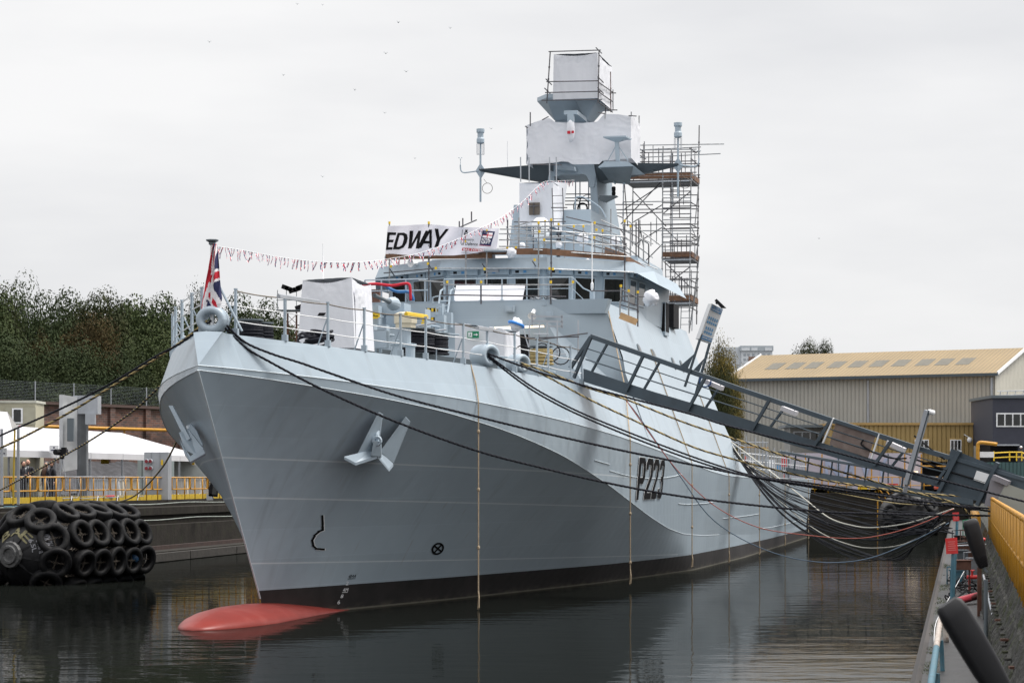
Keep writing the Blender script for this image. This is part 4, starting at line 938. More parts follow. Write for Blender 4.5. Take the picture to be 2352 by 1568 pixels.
# bow box
a, b = on_s(683, 800, 5.0), on_s(815, 640, 5.0); a2 = on_s(697, 630, 5.0)
mb = MB(); lo = [Vector((a.x,5.0,a.z)),Vector((b.x,5.0,a.z)),Vector((b.x+.0,7.0,a.z)),Vector((a.x,7.0,a.z))]; k = on_s(693,640,5.0).x-a.x; up = [Vector((a.x+k,5.1,b.z)),Vector((b.x-.12,5.1,b.z+.05)),Vector((b.x-.1,7.0,b.z)),Vector((a.x+k,7.0,b.z))]
for i, n in ((0,(0,-1,0)),(1,(1,0,0)),(2,(0,1,0)),(3,(-1,0,0))): cloth(mb, (lo[i],lo[(i+1)%4],up[i],up[(i+1)%4]), 14, 14, .05, n, i, .12)
cloth(mb, (up[0],up[1],up[3],up[2]), 8, 8, .06, (0,0,1), 5)
b1o = SB(mb, 'wrapped_box', M_cloth, 'tall box wrapped in white sheeting on the foredeck, left of the deck gun', 'wrapped box', (a.x,5.0,a.z), smooth=True)
mb = MB(); mb.slab([on_s(x,y,4.9) for x,y in ((729,725),(743,725),(748,718),(733,718))], (0,.05,0)); mb.build('torn_hole', M_black, b1o)
mb = MB(); q = (on_s(818,800,5.2), on_s(836,796,6.2), on_s(816,660,5.2), on_s(838,672,6.2)); cloth(mb, q, 8, 12, .12, (1,-.3,0), 3, .1); q2 = (on_s(836,796,6.2), on_s(838,796,7.6), on_s(838,672,6.2), on_s(834,690,7.6)); cloth(mb, q2, 6, 12, .1, (1,0,0), 5, .1)
mb.build('loose_flap', M_cloth, b1o, smooth=True)
# second low tent by the superstructure
a, b = on_s(1043,822,17.8), on_s(1160,742,17.8)
mb = MB(); s0, s1 = 17.6, 18.7; bL = on_s(1045,800,17.6).x; bR = on_s(1163,800,17.6).x; zt1, zt2 = on_s(1045,741,17.6).z, on_s(1163,755,17.6).z
lo = [Vector((bL,s0,6.42)),Vector((bR,s0,6.42)),Vector((bR+.3,s1,6.42)),Vector((bL,s1,6.42))]; up = [Vector((bL,s0,zt1)),Vector((bR-.1,s0,zt2)),Vector((bR+.2,s1,zt2)),Vector((bL,s1,zt1))]
for i, n in ((0,(0,-1,0)),(1,(1,0,0)),(2,(0,1,0)),(3,(-1,0,0))): cloth(mb, (lo[i],lo[(i+1)%4],up[i],up[(i+1)%4]), 14, 10, .05, n, i+20, .1)
cloth(mb, (up[0],up[1],up[3],up[2]), 8, 8, .07, (0,0,1), 25)
b2o = SB(mb, 'wrapped_box', M_cloth, 'low wide box wrapped in white sheeting with a green exit sign, by the superstructure door', 'wrapped box', (bL,s0,6.42), smooth=True)
p = on_s(1087, 768.5, 17.4); mb = MB(); mb.m = 0; mb.bx((p.x-.19,p.y-.02,p.z-.11),(p.x+.19,p.y,p.z+.11)); es = mb.build('exit_sign', M_green, b2o)
mb = MB(); y_ = p.y-.024; mb.slab([(p.x+.02,y_,p.z-.015),(p.x+.10,y_,p.z-.015),(p.x+.10,y_,p.z-.05),(p.x+.165,y_,p.z),(p.x+.10,y_,p.z+.05),(p.x+.10,y_,p.z+.015),(p.x+.02,y_,p.z+.015)], (0,-.003,0))
mb.slab([(p.x-.16,y_,p.z-.08),(p.x-.03,y_,p.z-.08),(p.x-.03,y_,p.z+.08),(p.x-.16,y_,p.z+.08)], (0,-.002,0)); mb.build('exit_arrow', M_white, es)
mb = MB(); y_ = p.y-.03
for q in ([(-.10,.06),(-.085,.06),(-.085,.045),(-.10,.045)], [(-.11,.04),(-.085,.04),(-.08,.0),(-.10,.0)], [(-.10,0),(-.08,0),(-.06,-.04),(-.075,-.05)], [(-.10,0),(-.09,0),(-.12,-.06),(-.135,-.055)]): mb.slab([(p.x+x,y_,p.z+z) for x,z in q], (0,-.002,0))
mb.build('running_figure', M_green, es)
# sheeted scaffold boxes on the mast
def boxpx(x0, x1, y0, y1, s, dep): a, b = on_s(x0,y1,s), on_s(x1,y0,s); return (a.x,b.x),(s,s+dep),a.z,b.z
B,S_,za,zc = boxpx(1270,1374,121,229,39.4,3.6); top_shroud = shroud('sheeted_enclosure', 'topmost white sheeted enclosure at the head of the mast', B, S_, za, zc, .07, 0.03, 40, sagtop=.1)
top_shroud['category'] = 'sheeting'
mb = MB(); zL, zH = on_s(1209,377,39.2).z, on_s(1209,290,39.2).z; zM = on_s(1320,282,39.2).z; zRt = on_s(1400,261,39.2).z
X = lambda px: on_s(px,330,39.2).x
tpx = [(1207.5,289),(1228,281),(1247,275),(1262,271),(1275,281),(1340,283),(1372,280),(1388,262),(1420,263),(1449,267)]; bpx = [(1209,377),(1250,376),(1275,374),(1290,371),(1305,372),(1315,378),(1377,377),(1385,368),(1400,369),(1420,366),(1449,364)]
rows = []
for j in range(41):
    v = j/40; r = []
    for i in range(61):
        u = i/60; x = lerp(1208,1449,u); yt__ = interp(x,[q[0] for q in tpx],[q[1] for q in tpx]); yb__ = interp(x,[q[0] for q in bpx],[q[1] for q in bpx]); sc_ = 5*abs(math.sin(v*math.pi*3))*(1-u)**10
        p = on_s(x+sc_, lerp(yb__,yt__,v), 39.2); w_ = .5*mnoise.noise(Vector((p.x*.9,p.z*.9,7))) + .5*mnoise.noise(Vector((p.x*6+p.z,p.z*1.2,1))) + .5*(1-min(1,5*abs(mnoise.noise(Vector((p.x*3+p.z*2,p.z*3,4))))))*(.3+abs(v-.4))
        r.append(p + Vector((0,-.055*w_,0)))
    rows.append(r)
mb.grid(rows)
cloth(mb, (Vector((X(1449),39.2,zL+.15)),Vector((X(1449)+.05,41.3,zL)),Vector((X(1449),39.2,zRt-.08)),Vector((X(1449)+.03,41.3,zRt-.15))), 8, 12, .09, (1,0,0), 60)
cloth(mb, (Vector((X(1209)-.02,43,zL)),Vector((X(1209),39.2,zL)),Vector((X(1209),43,zH)),Vector((X(1209),39.2,zH))), 8, 12, .09, (-1,0,0), 60)
cloth(mb, (Vector((X(1209),43,zL)),Vector((X(1449)+.05,41.3,zL)),Vector((X(1209),43,zH)),Vector((X(1449)+.03,41.3,zRt-.15))), 8, 12, .06, (0,1,0), 60)
mid_sh = SB(mb, 'sheeted_enclosure', M_cloth, 'wide white sheeted enclosure round the middle of the mast', 'sheeting', (0,39.2,zL), smooth=True)
B,S_,za,zc = boxpx(1193,1270,418,519,35.5,1.9); lo_sh = shroud('sheeted_enclosure', 'narrow white sheeted enclosure with an open window, below the yard', B, S_, za-.05, zc, .06, .0, 80, sagtop=.05); lo_sh['category'] = 'sheeting'
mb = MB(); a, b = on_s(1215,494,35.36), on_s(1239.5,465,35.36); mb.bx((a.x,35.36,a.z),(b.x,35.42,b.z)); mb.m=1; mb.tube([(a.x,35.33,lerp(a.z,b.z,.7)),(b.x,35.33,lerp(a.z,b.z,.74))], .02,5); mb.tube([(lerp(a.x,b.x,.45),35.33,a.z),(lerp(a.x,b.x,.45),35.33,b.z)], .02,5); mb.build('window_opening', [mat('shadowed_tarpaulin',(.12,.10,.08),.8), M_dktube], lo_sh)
mb = MB(); q = (on_s(1272,517,36.2), on_s(1292,500,37.5), on_s(1271,418,36.2), on_s(1303,420,37.5)); cloth(mb, q, 6, 12, .06, (0,-1,0), 90); mb.build('loose_flap', M_cloth, lo_sh, smooth=True)

# generic scaffold builder (all coordinates in the ship frame)
class Scaf:
    def __init__(s, label, loc): s.r = thing('scaffold', label, 'scaffold', loc, ship=True)
    def std(s, p, q, r=.026, m_=None):
        mb = MB(); p, q = Vector(p), Vector(q); mb.tube([p, q], r, 6); L_ = (q-p).length; k = int(L_/.5)
        for i in range(1, k): c = p.lerp(q, i*.5/L_); mb.tube([c-(q-p)*.02/L_*2, c+(q-p)*.02/L_*2], r*1.5, 6)
        mb.build('standard', m_ or M_tube, s.r)
    def led(s, p, q, m_=None, r=.024): mb = MB(); mb.tube([p, q], r, 6); mb.build('ledger', m_ or M_dktube, s.r)
    def brace(s, p, q, m_=None): mb = MB(); mb.tube([p, q], .024, 6); mb.build('brace', m_ or M_dktube, s.r)
    def caps(s, pts):
        for p in pts: mb = MB(); mb.tube([Vector(p)-Vector((0,0,.04)), Vector(p)+Vector((0,0,.05))], .042, 6); mb.build('end_cap', M_ylabel, s.r)
    def board(s, a, b, m_=M_wood): mb = MB(); mb.bar(a, b, .04, .22); mb.build('toe_board', m_, s.r)
    def deck(s, P, th=.05):
        mb = MB(); P = [Vector(p) for p in P]; n = 4
        for i in range(n):
            f_ = quad_fn(P[0],P[1],P[3],P[2]); v0, v1 = i/n+.01, (i+1)/n-.01; mb.slab([f_(0,v0),f_(1,v0),f_(1,v1),f_(0,v1)], (0,0,-th))
        mb.build('platform', M_dktube, s.r)  # dark tube tone carries the underside shade of the decks in its colour
    def ladder(s, p, q, w=.36, ax=(1,0,0), m_=None):
        mb = MB(); p, q = Vector(p), Vector(q); a = Vector(ax)*w/2; mb.tube([p-a,q-a], .02, 5); mb.tube([p+a,q+a], .02, 5); n = max(2, int((q-p).length/.28))
        for i in range(1, n): c = p.lerp(q, i/n); mb.tube([c-a,c+a], .013, 5)
        mb.build('ladder', m_ or M_galv, s.r)
# mast-head scaffold
sc = Scaf('scaffold frame round the topmost sheeting at the mast head', (0,39.2,19.4))
P = lambda x, y, s=39.15: on_s(x, y, s)
sc.std(P(1256,238), P(1264,118), m_=M_dktube); sc.std(P(1374,236), P(1376,116), m_=M_dktube)
for y0, y1, x0, x1 in ((119,115.5,1260,1380),(188,186,1255,1374),(213,210,1252,1383),(231,229,1244,1383)): sc.led(P(x0,y0), P(x1,y1))
for x, y in ((1257,183),(1254,204),(1376,178),(1376,203),(1372,111)): sc.led(P(x-3,y-1,38.9), P(x+10,y+12,40.4))
sc.std(P(1391,262,41.5), P(1391.5,160,41.5), m_=M_dktube); sc.std(P(1403,258,42.4), P(1402,165,42.4), m_=M_rust)
for y in (190,212,236): sc.led(P(1376,y,39.2), P(1407,y+22,42.6))
sc.led(P(1391,214,42.6),P(1415,214,42.6)); sc.std(P(1397,250,42),P(1397,198,42)); sc.std(P(1408,252,42.6),P(1408,206,42.6)); sc.led(P(1396,253,42),P(1418,253,42))
# middle scaffold tubes poking out of the wide sheeting
sc = Scaf('scaffold tubes poking out above the middle sheeting', (0,39,17))
P = lambda x, y, s=39.05: on_s(x, y, s)
sc.std(P(1218,290), P(1218,258), m_=M_dktube); sc.led(P(1206,290),P(1213,294)); sc.led(P(1245,276),P(1260,268)); sc.led(P(1374,259),P(1392,262)); sc.std(P(1390,273),P(1390,259)); sc.led(P(1444,266),P(1462,267)); sc.std(P(1450,268),P(1450,257)); sc.std(P(1468,290,42),P(1468,266,42)); sc.led(P(1219,378),P(1290,379))
for x in (1196,1215.5,1262.5,1278): sc.std(P(x, 418, 35.6), P(x-.3, 361, 35.6), m_=M_galv)
# tall tower behind the mast on the port side
ST, SBk = 44.4, 46.8; zf = on_s(1523,748,ST).z
sc = Scaf('tall scaffold tower with three boarded platforms on the right of the mast', (3.4,44.4,9.9)); T_ = sc
P = lambda x, y, s=ST: on_s(x, y, s)
sc.std(P(1520,725), P(1523,336)); sc.std(P(1583,765), P(1588,338)); sc.std(P(1600,745,SBk), P(1606,288,SBk), m_=M_dktube); sc.std(P(1540,700,SBk), P(1542,345,SBk))
sc.std(P(1431,520), P(1432.5,392), m_=M_galv); sc.std(P(1432,575), P(1432,520)); sc.std(P(1452,565,SBk), P(1454,420,SBk))
for y in (337,352,360,): pass
for x0,x1,y0,y1 in ((1455,1663,334,331),(1465,1610,345,338),(1450,1655,363,353),(1455,1600,387,384)): sc.led(P(x0,y0), P(x1,y1), M_tube)
for y in (553,606,648,668): 
    pass
for y in (466,516,537,545,556,582): sc.led(P(1520,y), P(1590,y-.5), M_tube if y % 2 else M_dktube); sc.led(P(1538,y+8,SBk), P(1606,y+7,SBk)); sc.led(P(1588,y,ST), P(1605,y+9,SBk))
for y in (643,657,676,706): sc.led(P(1520,y), P(1586,y), M_dktube); sc.led(P(1586,y), P(1602,y+9,SBk)); sc.led(P(1520,y), P(1538,y+9,SBk))
for y0,y1,x0,x1 in ((464,462,1432,1588),(470,470,1376,1500),(490,488,1395,1520),(482,480,1400,1560),(517,514,1430,1588),(530,530,1440,1600)): sc.led(P(x0,y0), P(x1,y1), M_tube if x0 > 1430 else M_dktube)
for a_,b_ in (((1426,515),(1523,413)),((1455,440),(1530,520)),((1522,520),(1560,556)),((1460,560),(1520,523)),((1478,568),(1470,520)),((1432,396),(1442,520)),((1588,520),(1605,560)),((1605,420),(1596,520)),((1598,590),(1607,540)),((1586,745),(1603,640)),((1583,765),(1606,590)),((1470,612),(1522,560))): sc.brace(P(*a_, ST+.3), P(*b_, ST+.3), M_tube if a_[0] > 1580 else M_dktube)
def platf(x0, x1, xb0, xb1, y, yb, tb=True):
    A_, B_, C_, D_ = P(x0,y), P(x1,y), P(xb1,yb,SBk), P(xb0,yb,SBk); C_.z = D_.z = A_.z; B_.z = A_.z
    sc.deck([A_,B_,C_,D_], .07); sc.led(A_-Vector((0,0,.1)), B_-Vector((0,0,.1)), M_galv, .03)
    k = Vector((0,0,.14)); sc.board(A_+k, B_+k); sc.board(B_+k, C_+k); sc.board(D_+k, C_+k)
platf(1434,1588,1454,1606,414,433); platf(1522,1588,1541,1605,592,604); platf(1520,1586,1538,1603,692,704)
for y0, y1 in ((414,352),(592,550),(692,635)):
    for x in ((1432,1455,1490) if y0 == 414 else ()) + (1545,1565): sc.std(P(x,y0), P(x,y1), .022, m_=M_dktube)
sc.ladder(P(1534,590), P(1532,352), .42); sc.ladder(P(1551,500,ST+1), P(1549,356,ST+1), .38, m_=M_dktube); sc.ladder(P(1541,695), P(1538,560), .4, m_=M_dktube); sc.ladder(P(1576,760,ST+.8), P(1578,700,ST+.8), .5)
for x, y0, y1 in ((1560,690,625),(1566,690,635),(1573,690,640),(1578,690,638),(1480,385,325),(1454,392,325),(1463,400,360),(1475,400,345),(1565,400,360)): sc.std(P(x,y0), P(x,y1), .02, m_=M_dktube)
for a_,b_ in (((1466,340),(1484,352)),((1466,355),(1484,366)),((1583,340),(1600,352)),((1588,365),(1605,380))): sc.brace(P(*a_), P(*b_))
for y in (345,372,378,398,405): sc.led(P(1460+y%7,y), P(1600,y-2), M_tube if y%2 else M_dktube); sc.led(P(1470,y+6,SBk), P(1608,y+4,SBk))
for y in (424,440,455,478,492,505,526,566): sc.led(P(1521,y), P(1588,y-1), M_tube if y%2 else M_dktube)
for y in (448,480,500,515,530,560,612,625,640,660): sc.led(P(1538,y,SBk), P(1605,y,SBk), M_dktube)
for x,y0,y1 in ((1478,410,330),(1500,410,335),(1513,412,340),(1574,412,350),(1596,412,345),(1470,560,505),(1495,565,510),(1508,560,500),(1556,590,535),(1577,590,540),(1596,600,550),(1550,700,650),(1588,700,620),(1546,470,425),(1570,470,430)): sc.std(P(x,y0,ST+.6), P(x,y1,ST+.6), .02, m_=M_dktube if x%2 else M_tube)
for a_,b_ in (((1435,480),(1520,424)),((1455,510),(1522,470)),((1524,600),(1586,660)),((1524,660),(1586,612)),((1524,490),(1586,440)),((1400,500),(1436,540)),((1398,520),(1440,565)),((1380,480),(1430,500))): sc.brace(P(*a_), P(*b_))
# scaffold round the bridge roof: handrails, boards, standards
sc = Scaf('scaffold handrails and plank edge round the bridge roof', (0,26.5,11.4))
P = lambda x, y, s: on_s(x, y, s)
sc.board(P(886,590,27.9), P(958,588,26.4)); sc.board(P(958,588,26.4), P(1130,586,26.1)); sc.board(P(1130,577.5,26.2), P(1258,577.5,26.2)); sc.board(P(1256,578,26.2), P(1437,592,28.2)); sc.board(P(1437,592,28.2), P(1482,620,31.0)); sc.board(P(1390,574,32), P(1437,590,28.5))
up_ = [(885,612,588,27.8),(894.5,698,512,27.9),(985,690,512,26.2),(1070,692,555,25.9),(1118,665,530,25.9),(1237,692,512,26.0),(1266,700,505,26.0),(1435,694,508,28.0),(1166,582,505,26.5),(1192,580,500,26.9),(1297,600,540,29),(1403,590,480,31.5),(1421,590,560,30)]
for x,y0,y1,s_ in up_: sc.std(P(x,y0,s_), P(x,y1,s_), m_=M_dktube if x in (985,1266,1166,1435) else M_tube)
sc.caps([P(x,y1,s_) for x,y0,y1,s_ in up_[1:8]])
Lr = [((1148,526.5),(1268,526.5),26.1,26.1),((1146,537),(1250,537),26.3,26.3),((1146,551),(1230,551),26.2,26.2),((1146,566),(1215,566),26.4,26.4),((1258,529),(1435,544),26.1,28),((1245,553),(1435,565),26.2,28),((1225,573),(1448,590),26.0,28.1),((1170,520),(1240,519),28.0,28),((1240,519),(1365,516),30,31),((1240,544),(1362,540),30,31),((1180,520),(1225,508),27,27)]
for a_, b_, s0, s1 in Lr: sc.led(P(*a_, s0), P(*b_, s1), M_tube)
for y in (510,521,533,547,559): sc.led(P(1180,y,29), P(1300,y-1,29), M_tube if y%2 else M_dktube)
for y0_,y1_ in ((522,560),(534,573),(548,586),(498,530)): sc.led(P(1300,y0_,30), P(1440,y1_,30.5), M_dktube)
for x,y0,y1 in ((1210,575,515),(1225,578,518),(1252,575,508),(1283,580,515),(1318,585,520),(1340,588,520),(1366,590,512),(1384,590,530),(1415,590,540),(1448,600,520),(1478,600,540)): sc.std(P(x,y0,29.5), P(x,y1,29.5), m_=M_dktube if x%2 else M_tube)
sc.caps([P(x,y,29.3) for x,y in ((1252,508),(1283,515),(1318,520),(1340,520),(1366,512),(1384,530),(1448,520))])
for a_, b_ in (((1360,516),(1470,562)),((1380,505),(1500,560)),((1362,540),(1440,580)),((1435,544),(1500,592)),((1435,565),(1493,610)),((1382,555),(1450,585)),((1437,528),(1490,560)),((1440,505),(1520,566)),((1435,590),(1510,618))): sc.led(P(*a_, 31), P(*b_, 30.5 if b_[0] < 1480 else 31.5), M_tube)
for x,y0,y1 in ((1461,590,510),(1467,592,505),(1490,592,575),(1452,560,515),(1490,606,560)): sc.std(P(x,y0,31), P(x,y1,31), m_=M_dktube)
sc.led(P(882,627,27.4), P(1000,616,25.8)); sc.led(P(1000,616,25.8), P(1262,617,25.8), M_tube); sc.led(P(1270,618,25.8), P(1456,625,27.6), M_tube)
for x,y,s_ in ((900,617,27),(990,608,26),(1113,606,25.9),(1228,600,25.9)): sc.brace(P(x-5,y,s_-.4), P(x+5,y+15,s_+.9))
sc.caps([P(1001,616,25.75), P(1113,618,25.75), P(1262,617,25.7), P(1270,618,25.7), P(898,612,27), P(983,606,26), P(1228,597,25.9),P(1185,569,26.3),P(1165,571,26.3),P(1239,532,25.9),P(1250,551,26.0),P(1370,528,27),P(1365,546,27)])
sc.ladder(P(1283,520,34), P(1280,432,34), .42, m_=M_dktube); sc.led(P(1266,477,33.9), P(1303,477,33.9)); sc.ladder(P(1190,575,29), P(1172,520,29), .3)
for x, a_ in ((1055,514),(1063,507),(1083,492)): sc.std(P(x,a_+16,27), P(x,a_-6,27), m_=M_dktube)
sc.led(P(1045,527,27), P(1095,505,27))
# scaffold rail in front of the bridge windows
sc = Scaf('scaffold rail in front of the bridge windows', (0,21,9.5))
for x in (1027,1105,1265): sc.std(P(x,698,21.3), P(x,648,21.3), m_=M_dktube)
sc.caps([P(x,648,21.3) for x in (1027,1105,1265,1316)]); sc.led(P(1012,654,21.25), P(1316,654,21.25), M_tube); sc.led(P(1012,677,21.25), P(1300,681,21.25)); sc.led(P(962,644,21.2), P(1018,648,21.2), M_tube)
# small scaffold cage on the port corner of the bridge deck
sc = Scaf('small scaffold cage with a plank on the right corner of the bridge deck', (4.9,21.8,8.6))
for x,y0,y1 in ((1426,692,658),(1444,735,669),(1465,750,672),(1424,724,690)): sc.std(P(x,y0,21.0), P(x,y1,21.0), m_=M_tube if x != 1465 else M_dktube)
sc.caps([P(1426,657,21), P(1444,668,21), P(1465,671,21)]); sc.led(P(1358,668,21.6), P(1428,668,21.2)); sc.led(P(1426,664,21),P(1468,686,21.2)); sc.led(P(1428,680,21),P(1480,681,21.3)); sc.led(P(1426,700,21),P(1466,712,21)); sc.led(P(1426,688,21),P(1466,702,21)); sc.board(P(1424,724,20.9), P(1463,740,20.9), mat('fresh_plank',(.52,.33,.17),.7,var=.15,scale=5))
# scaffold by the port doorway on the fore deck
sc = Scaf('low scaffold beside the doorway at the head of the gangway', (3,18.5,6.4))
for x,y0,y1 in ((1187,835,733),(1216,840,735),(1239,838,740),(1257,840,740),(1280,840,735),(1328,840,735)): sc.std(P(x,y0,19), P(x,y1,19), m_=M_galv)
for a_,b_ in (((1210,776),(1330,773)),((1210,803),(1285,803)),((1225,767),(1260,767)),((1235,813),(1300,813)),((1230,781),(1350,765)),((1200,750),(1215,800))): sc.led(P(*a_, 18.9), P(*b_, 18.9), M_dktube if a_[1] in (776,781) else M_galv)
for x,y0,y1,s_ in ((1251,598,608,26),(0,0,0,0)): pass

# ---- bundle of scaffold tubes, white board, hoses, brown box
mb = MB(); random.seed(3)
for i in range(46):
    p = on_s(1219+random.random()*44, 697-random.random()*14, 22.0); mb.tube([p, p+Vector((random.uniform(-.1,.25), 2.0, 0))], .035, 7, cap=False); mb.torus(p, (0,1,0), .032, .008, 8, 4)
SB(mb, 'tube_bundle', M_galv, 'pile of short scaffold tubes lying in front of the bridge windows', 'tubes', tuple(on_s(1240,697,22)))
mb = MB(); q = [on_s(1040,697,22.3), on_s(1198,697,22.3), on_s(1206,656,23.1), on_s(1048,653,23.1)]; mb.slab(q, (0,.05,0)); SB(mb, 'leaning_board', mat('board_white',(.5,.5,.53),.6), 'large white board leaning in front of the bridge windows', 'board', tuple(q[0]))
mb = MB(); q = on_s(855,682,22.5); mb.box(q, (.62,.4,.5)); SB(mb, 'brown_box', M_rust, 'rust brown box on the bridge deck behind the hoses', 'box', tuple(q))
for col_, pts, nm in ((M_flagred, [(832,655),(862,652),(900,656),(925,652),(938,652),(942,662),(943,690)], 'red'), (mat('hose_blue',(.03,.17,.42),.5), [(880,653),(897,664),(915,670),(935,670),(945,676),(950,690)], 'blue')):
    mb = MB(); mb.tube(smoothpath([on_s(x,y,21.2 if nm=='red' else 21.35) for x,y in pts]), .05, 8); SB(mb, 'hose', col_, 'thick %s hose looped over the rail above the deck gun' % nm, 'hose', tuple(on_s(*pts[0],21.2)), smooth=True)
# rope coils on drums
def coil(name, px, py, s, r, hgt, mats_, label, turns=9):
    mb = MB(); p = on_s(px, py, s)
    for k in range(turns):
        rr = r*(1-.12*abs(math.sin(k*1.7))); mb.torus(p+Vector((0,0,hgt*(k+.5)/turns)), (0,0,1), rr, hgt/turns*.62, 22, 6)
    mb.m = 1; mb.lathe([(r*.7,0),(r*.7,hgt+.05),(r*1.0,hgt+.06),(r*1.0,hgt+.1),(0,hgt+.1)], p, n=20)
    return SB(mb, name, mats_, label, 'rope', tuple(p))
coil('rope_drum', 574, 777, 2.2, .36, .40, [M_rope_k, M_dkgrey], 'left of the two black rope drums near the bow')
coil('rope_drum', 600, 780, 2.6, .33, .36, [M_rope_k, M_dkgrey], 'right of the two black rope drums near the bow')
coil('rope_drum', 962, 810, 10.5, .48, .62, [M_rope_k, M_dkgrey], 'left of the two black rope drums in front of the low wrapped box', 12)
coil('rope_drum', 998, 815, 11.2, .42, .55, [M_rope_k, M_dkgrey], 'right of the two black rope drums in front of the low wrapped box', 11)
coil('rope_drum', 1243, 838, 13.5, .36, .48, [M_rope_y, M_dkgrey], 'yellow and black rope drum behind the smaller fairlead', 9)
mb = MB()
p = on_s(725, 789, 3.6)
for k in range(9): mb.torus(p+Vector((random.uniform(-.25,.25), random.uniform(-.1,.1), .05+.03*k)), (random.uniform(-.4,.4),random.uniform(-.4,.4),1), .38-.012*k, .035, 18, 5, )
SB(mb, 'rope_heap', M_rope_k, 'heap of black rope at the foot of the tall wrapped box', 'rope', tuple(p))
# festoon light fittings slung on the rail
for k, (x0,y0,x1,y1,m_,lb) in enumerate(((1115*.0+ (600+1240/2.412)*.5742,(800+930/2.412)*.5742,(600+1630/2.412)*.5742,(800+990/2.412)*.5742,M_galv,'dull fluorescent fitting tied along the rail left of the tall wrapped box'),
        ((1400+540/2.412)*.5742,(900+858/2.412)*.5742,(1400+740/2.412)*.5742,(900+888/2.412)*.5742,M_ylabel,'yellow fluorescent fitting tied to the rail near the deck gun'),
        ((1400+1230/2.412)*.5742,(900+992/2.412)*.5742,(1400+1440/2.412)*.5742,(900+1030/2.412)*.5742,M_galv,'dull fluorescent fitting tied to the rail above the larger fairlead'))):
    s_ = deck_at((x0+x1)/2) ; a = on_b(x0,y0,bd(s_)); b = on_b(x1,y1,bd(s_)); mb = MB(); mb.bar(a,b,.09,.07); mb.tube([a+Vector((0,0,.045)), b+Vector((0,0,.045))], .022, 6); SB(mb, 'light_fitting', m_, lb, 'lamp', tuple(a))
# wrapped lamps, buoy bags and other bundles
for x,y,s_,r_,lb in ((1350,607,27.9,.22,'crumpled white bag wrapped round a fitting on the bridge roof edge'),(1199,565,28.5,.15,'small white bag among the roof scaffold, left of the middle'),(1284,562,29,.16,'small white bag tied up at the foot of the mast house'),(1495,685,25.5,.34,'large white plastic bag covering gear on the right bridge wing'),(1186,745,17.6,.25,'white bundle with a blue strap above the doorway'),(1175,581,26.0,.22,'white bag hanging under the roof planks'),(1412,557,33,.26,'white bag over a fitting right of the mast'),(1338,550,32.8,.28,'white cloth draped over a box beside the mast house')):
    mb = MB(); c = on_s(x,y,s_); rows = []
    for j in range(15):
        t = math.pi*j/14; row = []
        for i in range(21):
            a = 2*math.pi*i/20; q = Vector((math.sin(t)*math.cos(a), math.sin(t)*math.sin(a), math.cos(t)*1.05)); row.append(c + q*r_*.8*(1+.28*mnoise.noise(q*2.3+Vector((x,0,0)))+.12*mnoise.noise(q*6)))
        row[-1] = row[0]; rows.append(row)
    mb.grid(rows); o_ = SB(mb, 'wrapped_bundle', M_cloth, lb, 'bundle', tuple(c), smooth=True)
    if x == 1186: mb = MB(); mb.torus(c, (0.3,.2,1), .245, .05, 18, 6); mb.build('blue_strap', mat('strap_blue',(.02,.2,.6),.5), o_)

# ---- banner
M_bk = M_numk
def bz(u): return interp(u, [0,.36,.60,1], [0,.36,.60,1])
Btop = [(892.9,519.7,28.0),(984,515.3,26.3),(1056.6,522,25.9),(1146.6,524.7,25.9)]; Bbot = [(886,582,28.0),(957.7,587.8,26.3),(1045.6,587,25.9),(1141,574.6,25.9)]
Tt = [on_s(*q) for q in Btop]; Tb = [on_s(*q) for q in Bbot]
def ban(u, v, off=0.0):
    k = [0,.33,.62,1.0]; i = 0
    while i < 2 and u > k[i+1]: i += 1
    t = (u-k[i])/(k[i+1]-k[i]); p = lerp(Tb[i], Tb[i+1], t)*(1-v) + lerp(Tt[i], Tt[i+1], t)*v
    return p + Vector((0, -.05 - off - .05*math.sin(u*15+v*2.6) - .035*math.sin(u*31-v*5), 0))
mb = MB(); mb.grid([[ban(i/60, j/10) for i in range(61)] for j in range(11)]); SB_b = SB(mb, 'banner', M_banner, 'white fabric banner reading EDWAY in big black capitals, tied along the scaffold above the bridge', 'banner', tuple(Tb[0]), smooth=True)
def ban_px(x, y):                # crop coordinates of the banner close-up -> (u, v)
    X_, Y_ = 803.9+.2197*x, 430.7+.2197*y
    u = interp(X_, [889,970,1051,1144], [0,.33,.62,1]); yt = interp(X_, [892.9,984,1056.6,1146.6], [519.7,515.3,522,524.7]); yb = interp(X_, [886,957.7,1045.6,1141], [582,587.8,587,574.6]); return u, (yb-Y_)/(yb-yt)
def ban_text(txt, x0,y0,x1,y1, m_, bold=True, name='banner_lettering', tilt=0, off=.012):
    def f_(u, v): X_ = x0+(x1-x0)*u; Y_ = y1+(y0-y1)*v + tilt*u; return ban(*ban_px(X_, Y_), off)
    mb = MB(); put_text(mb, txt, f_, bold)
    # split long edges so the letters follow the folds
    return mb.build(name, m_, SB_b)
def ban_letter(loops, x0,y0,x1,y1):
    mb = MB(); fillpoly(mb, loops, lambda u, v: ban(*ban_px(x0+(x1-x0)*u, y1+(y0-y1)*v), .012)); mb.build('banner_letter', M_bk, SB_b)
ban_letter([[(0,0),(.95,0),(.95,.15),(.32,.15),(.32,.43),(.88,.43),(.88,.58),(.32,.58),(.32,.85),(.98,.85),(1,1),(0.05,1)]], 385,472,472,655)
ban_letter([[(0,0),(.5,0),(.85,.12),(1,.4),(1,.68),(.88,.9),(.6,1),(.08,1)], [(.28,.15),(.48,.15),(.68,.25),(.72,.42),(.72,.65),(.64,.8),(.5,.85),(.30,.85)]], 475,475,598,652)
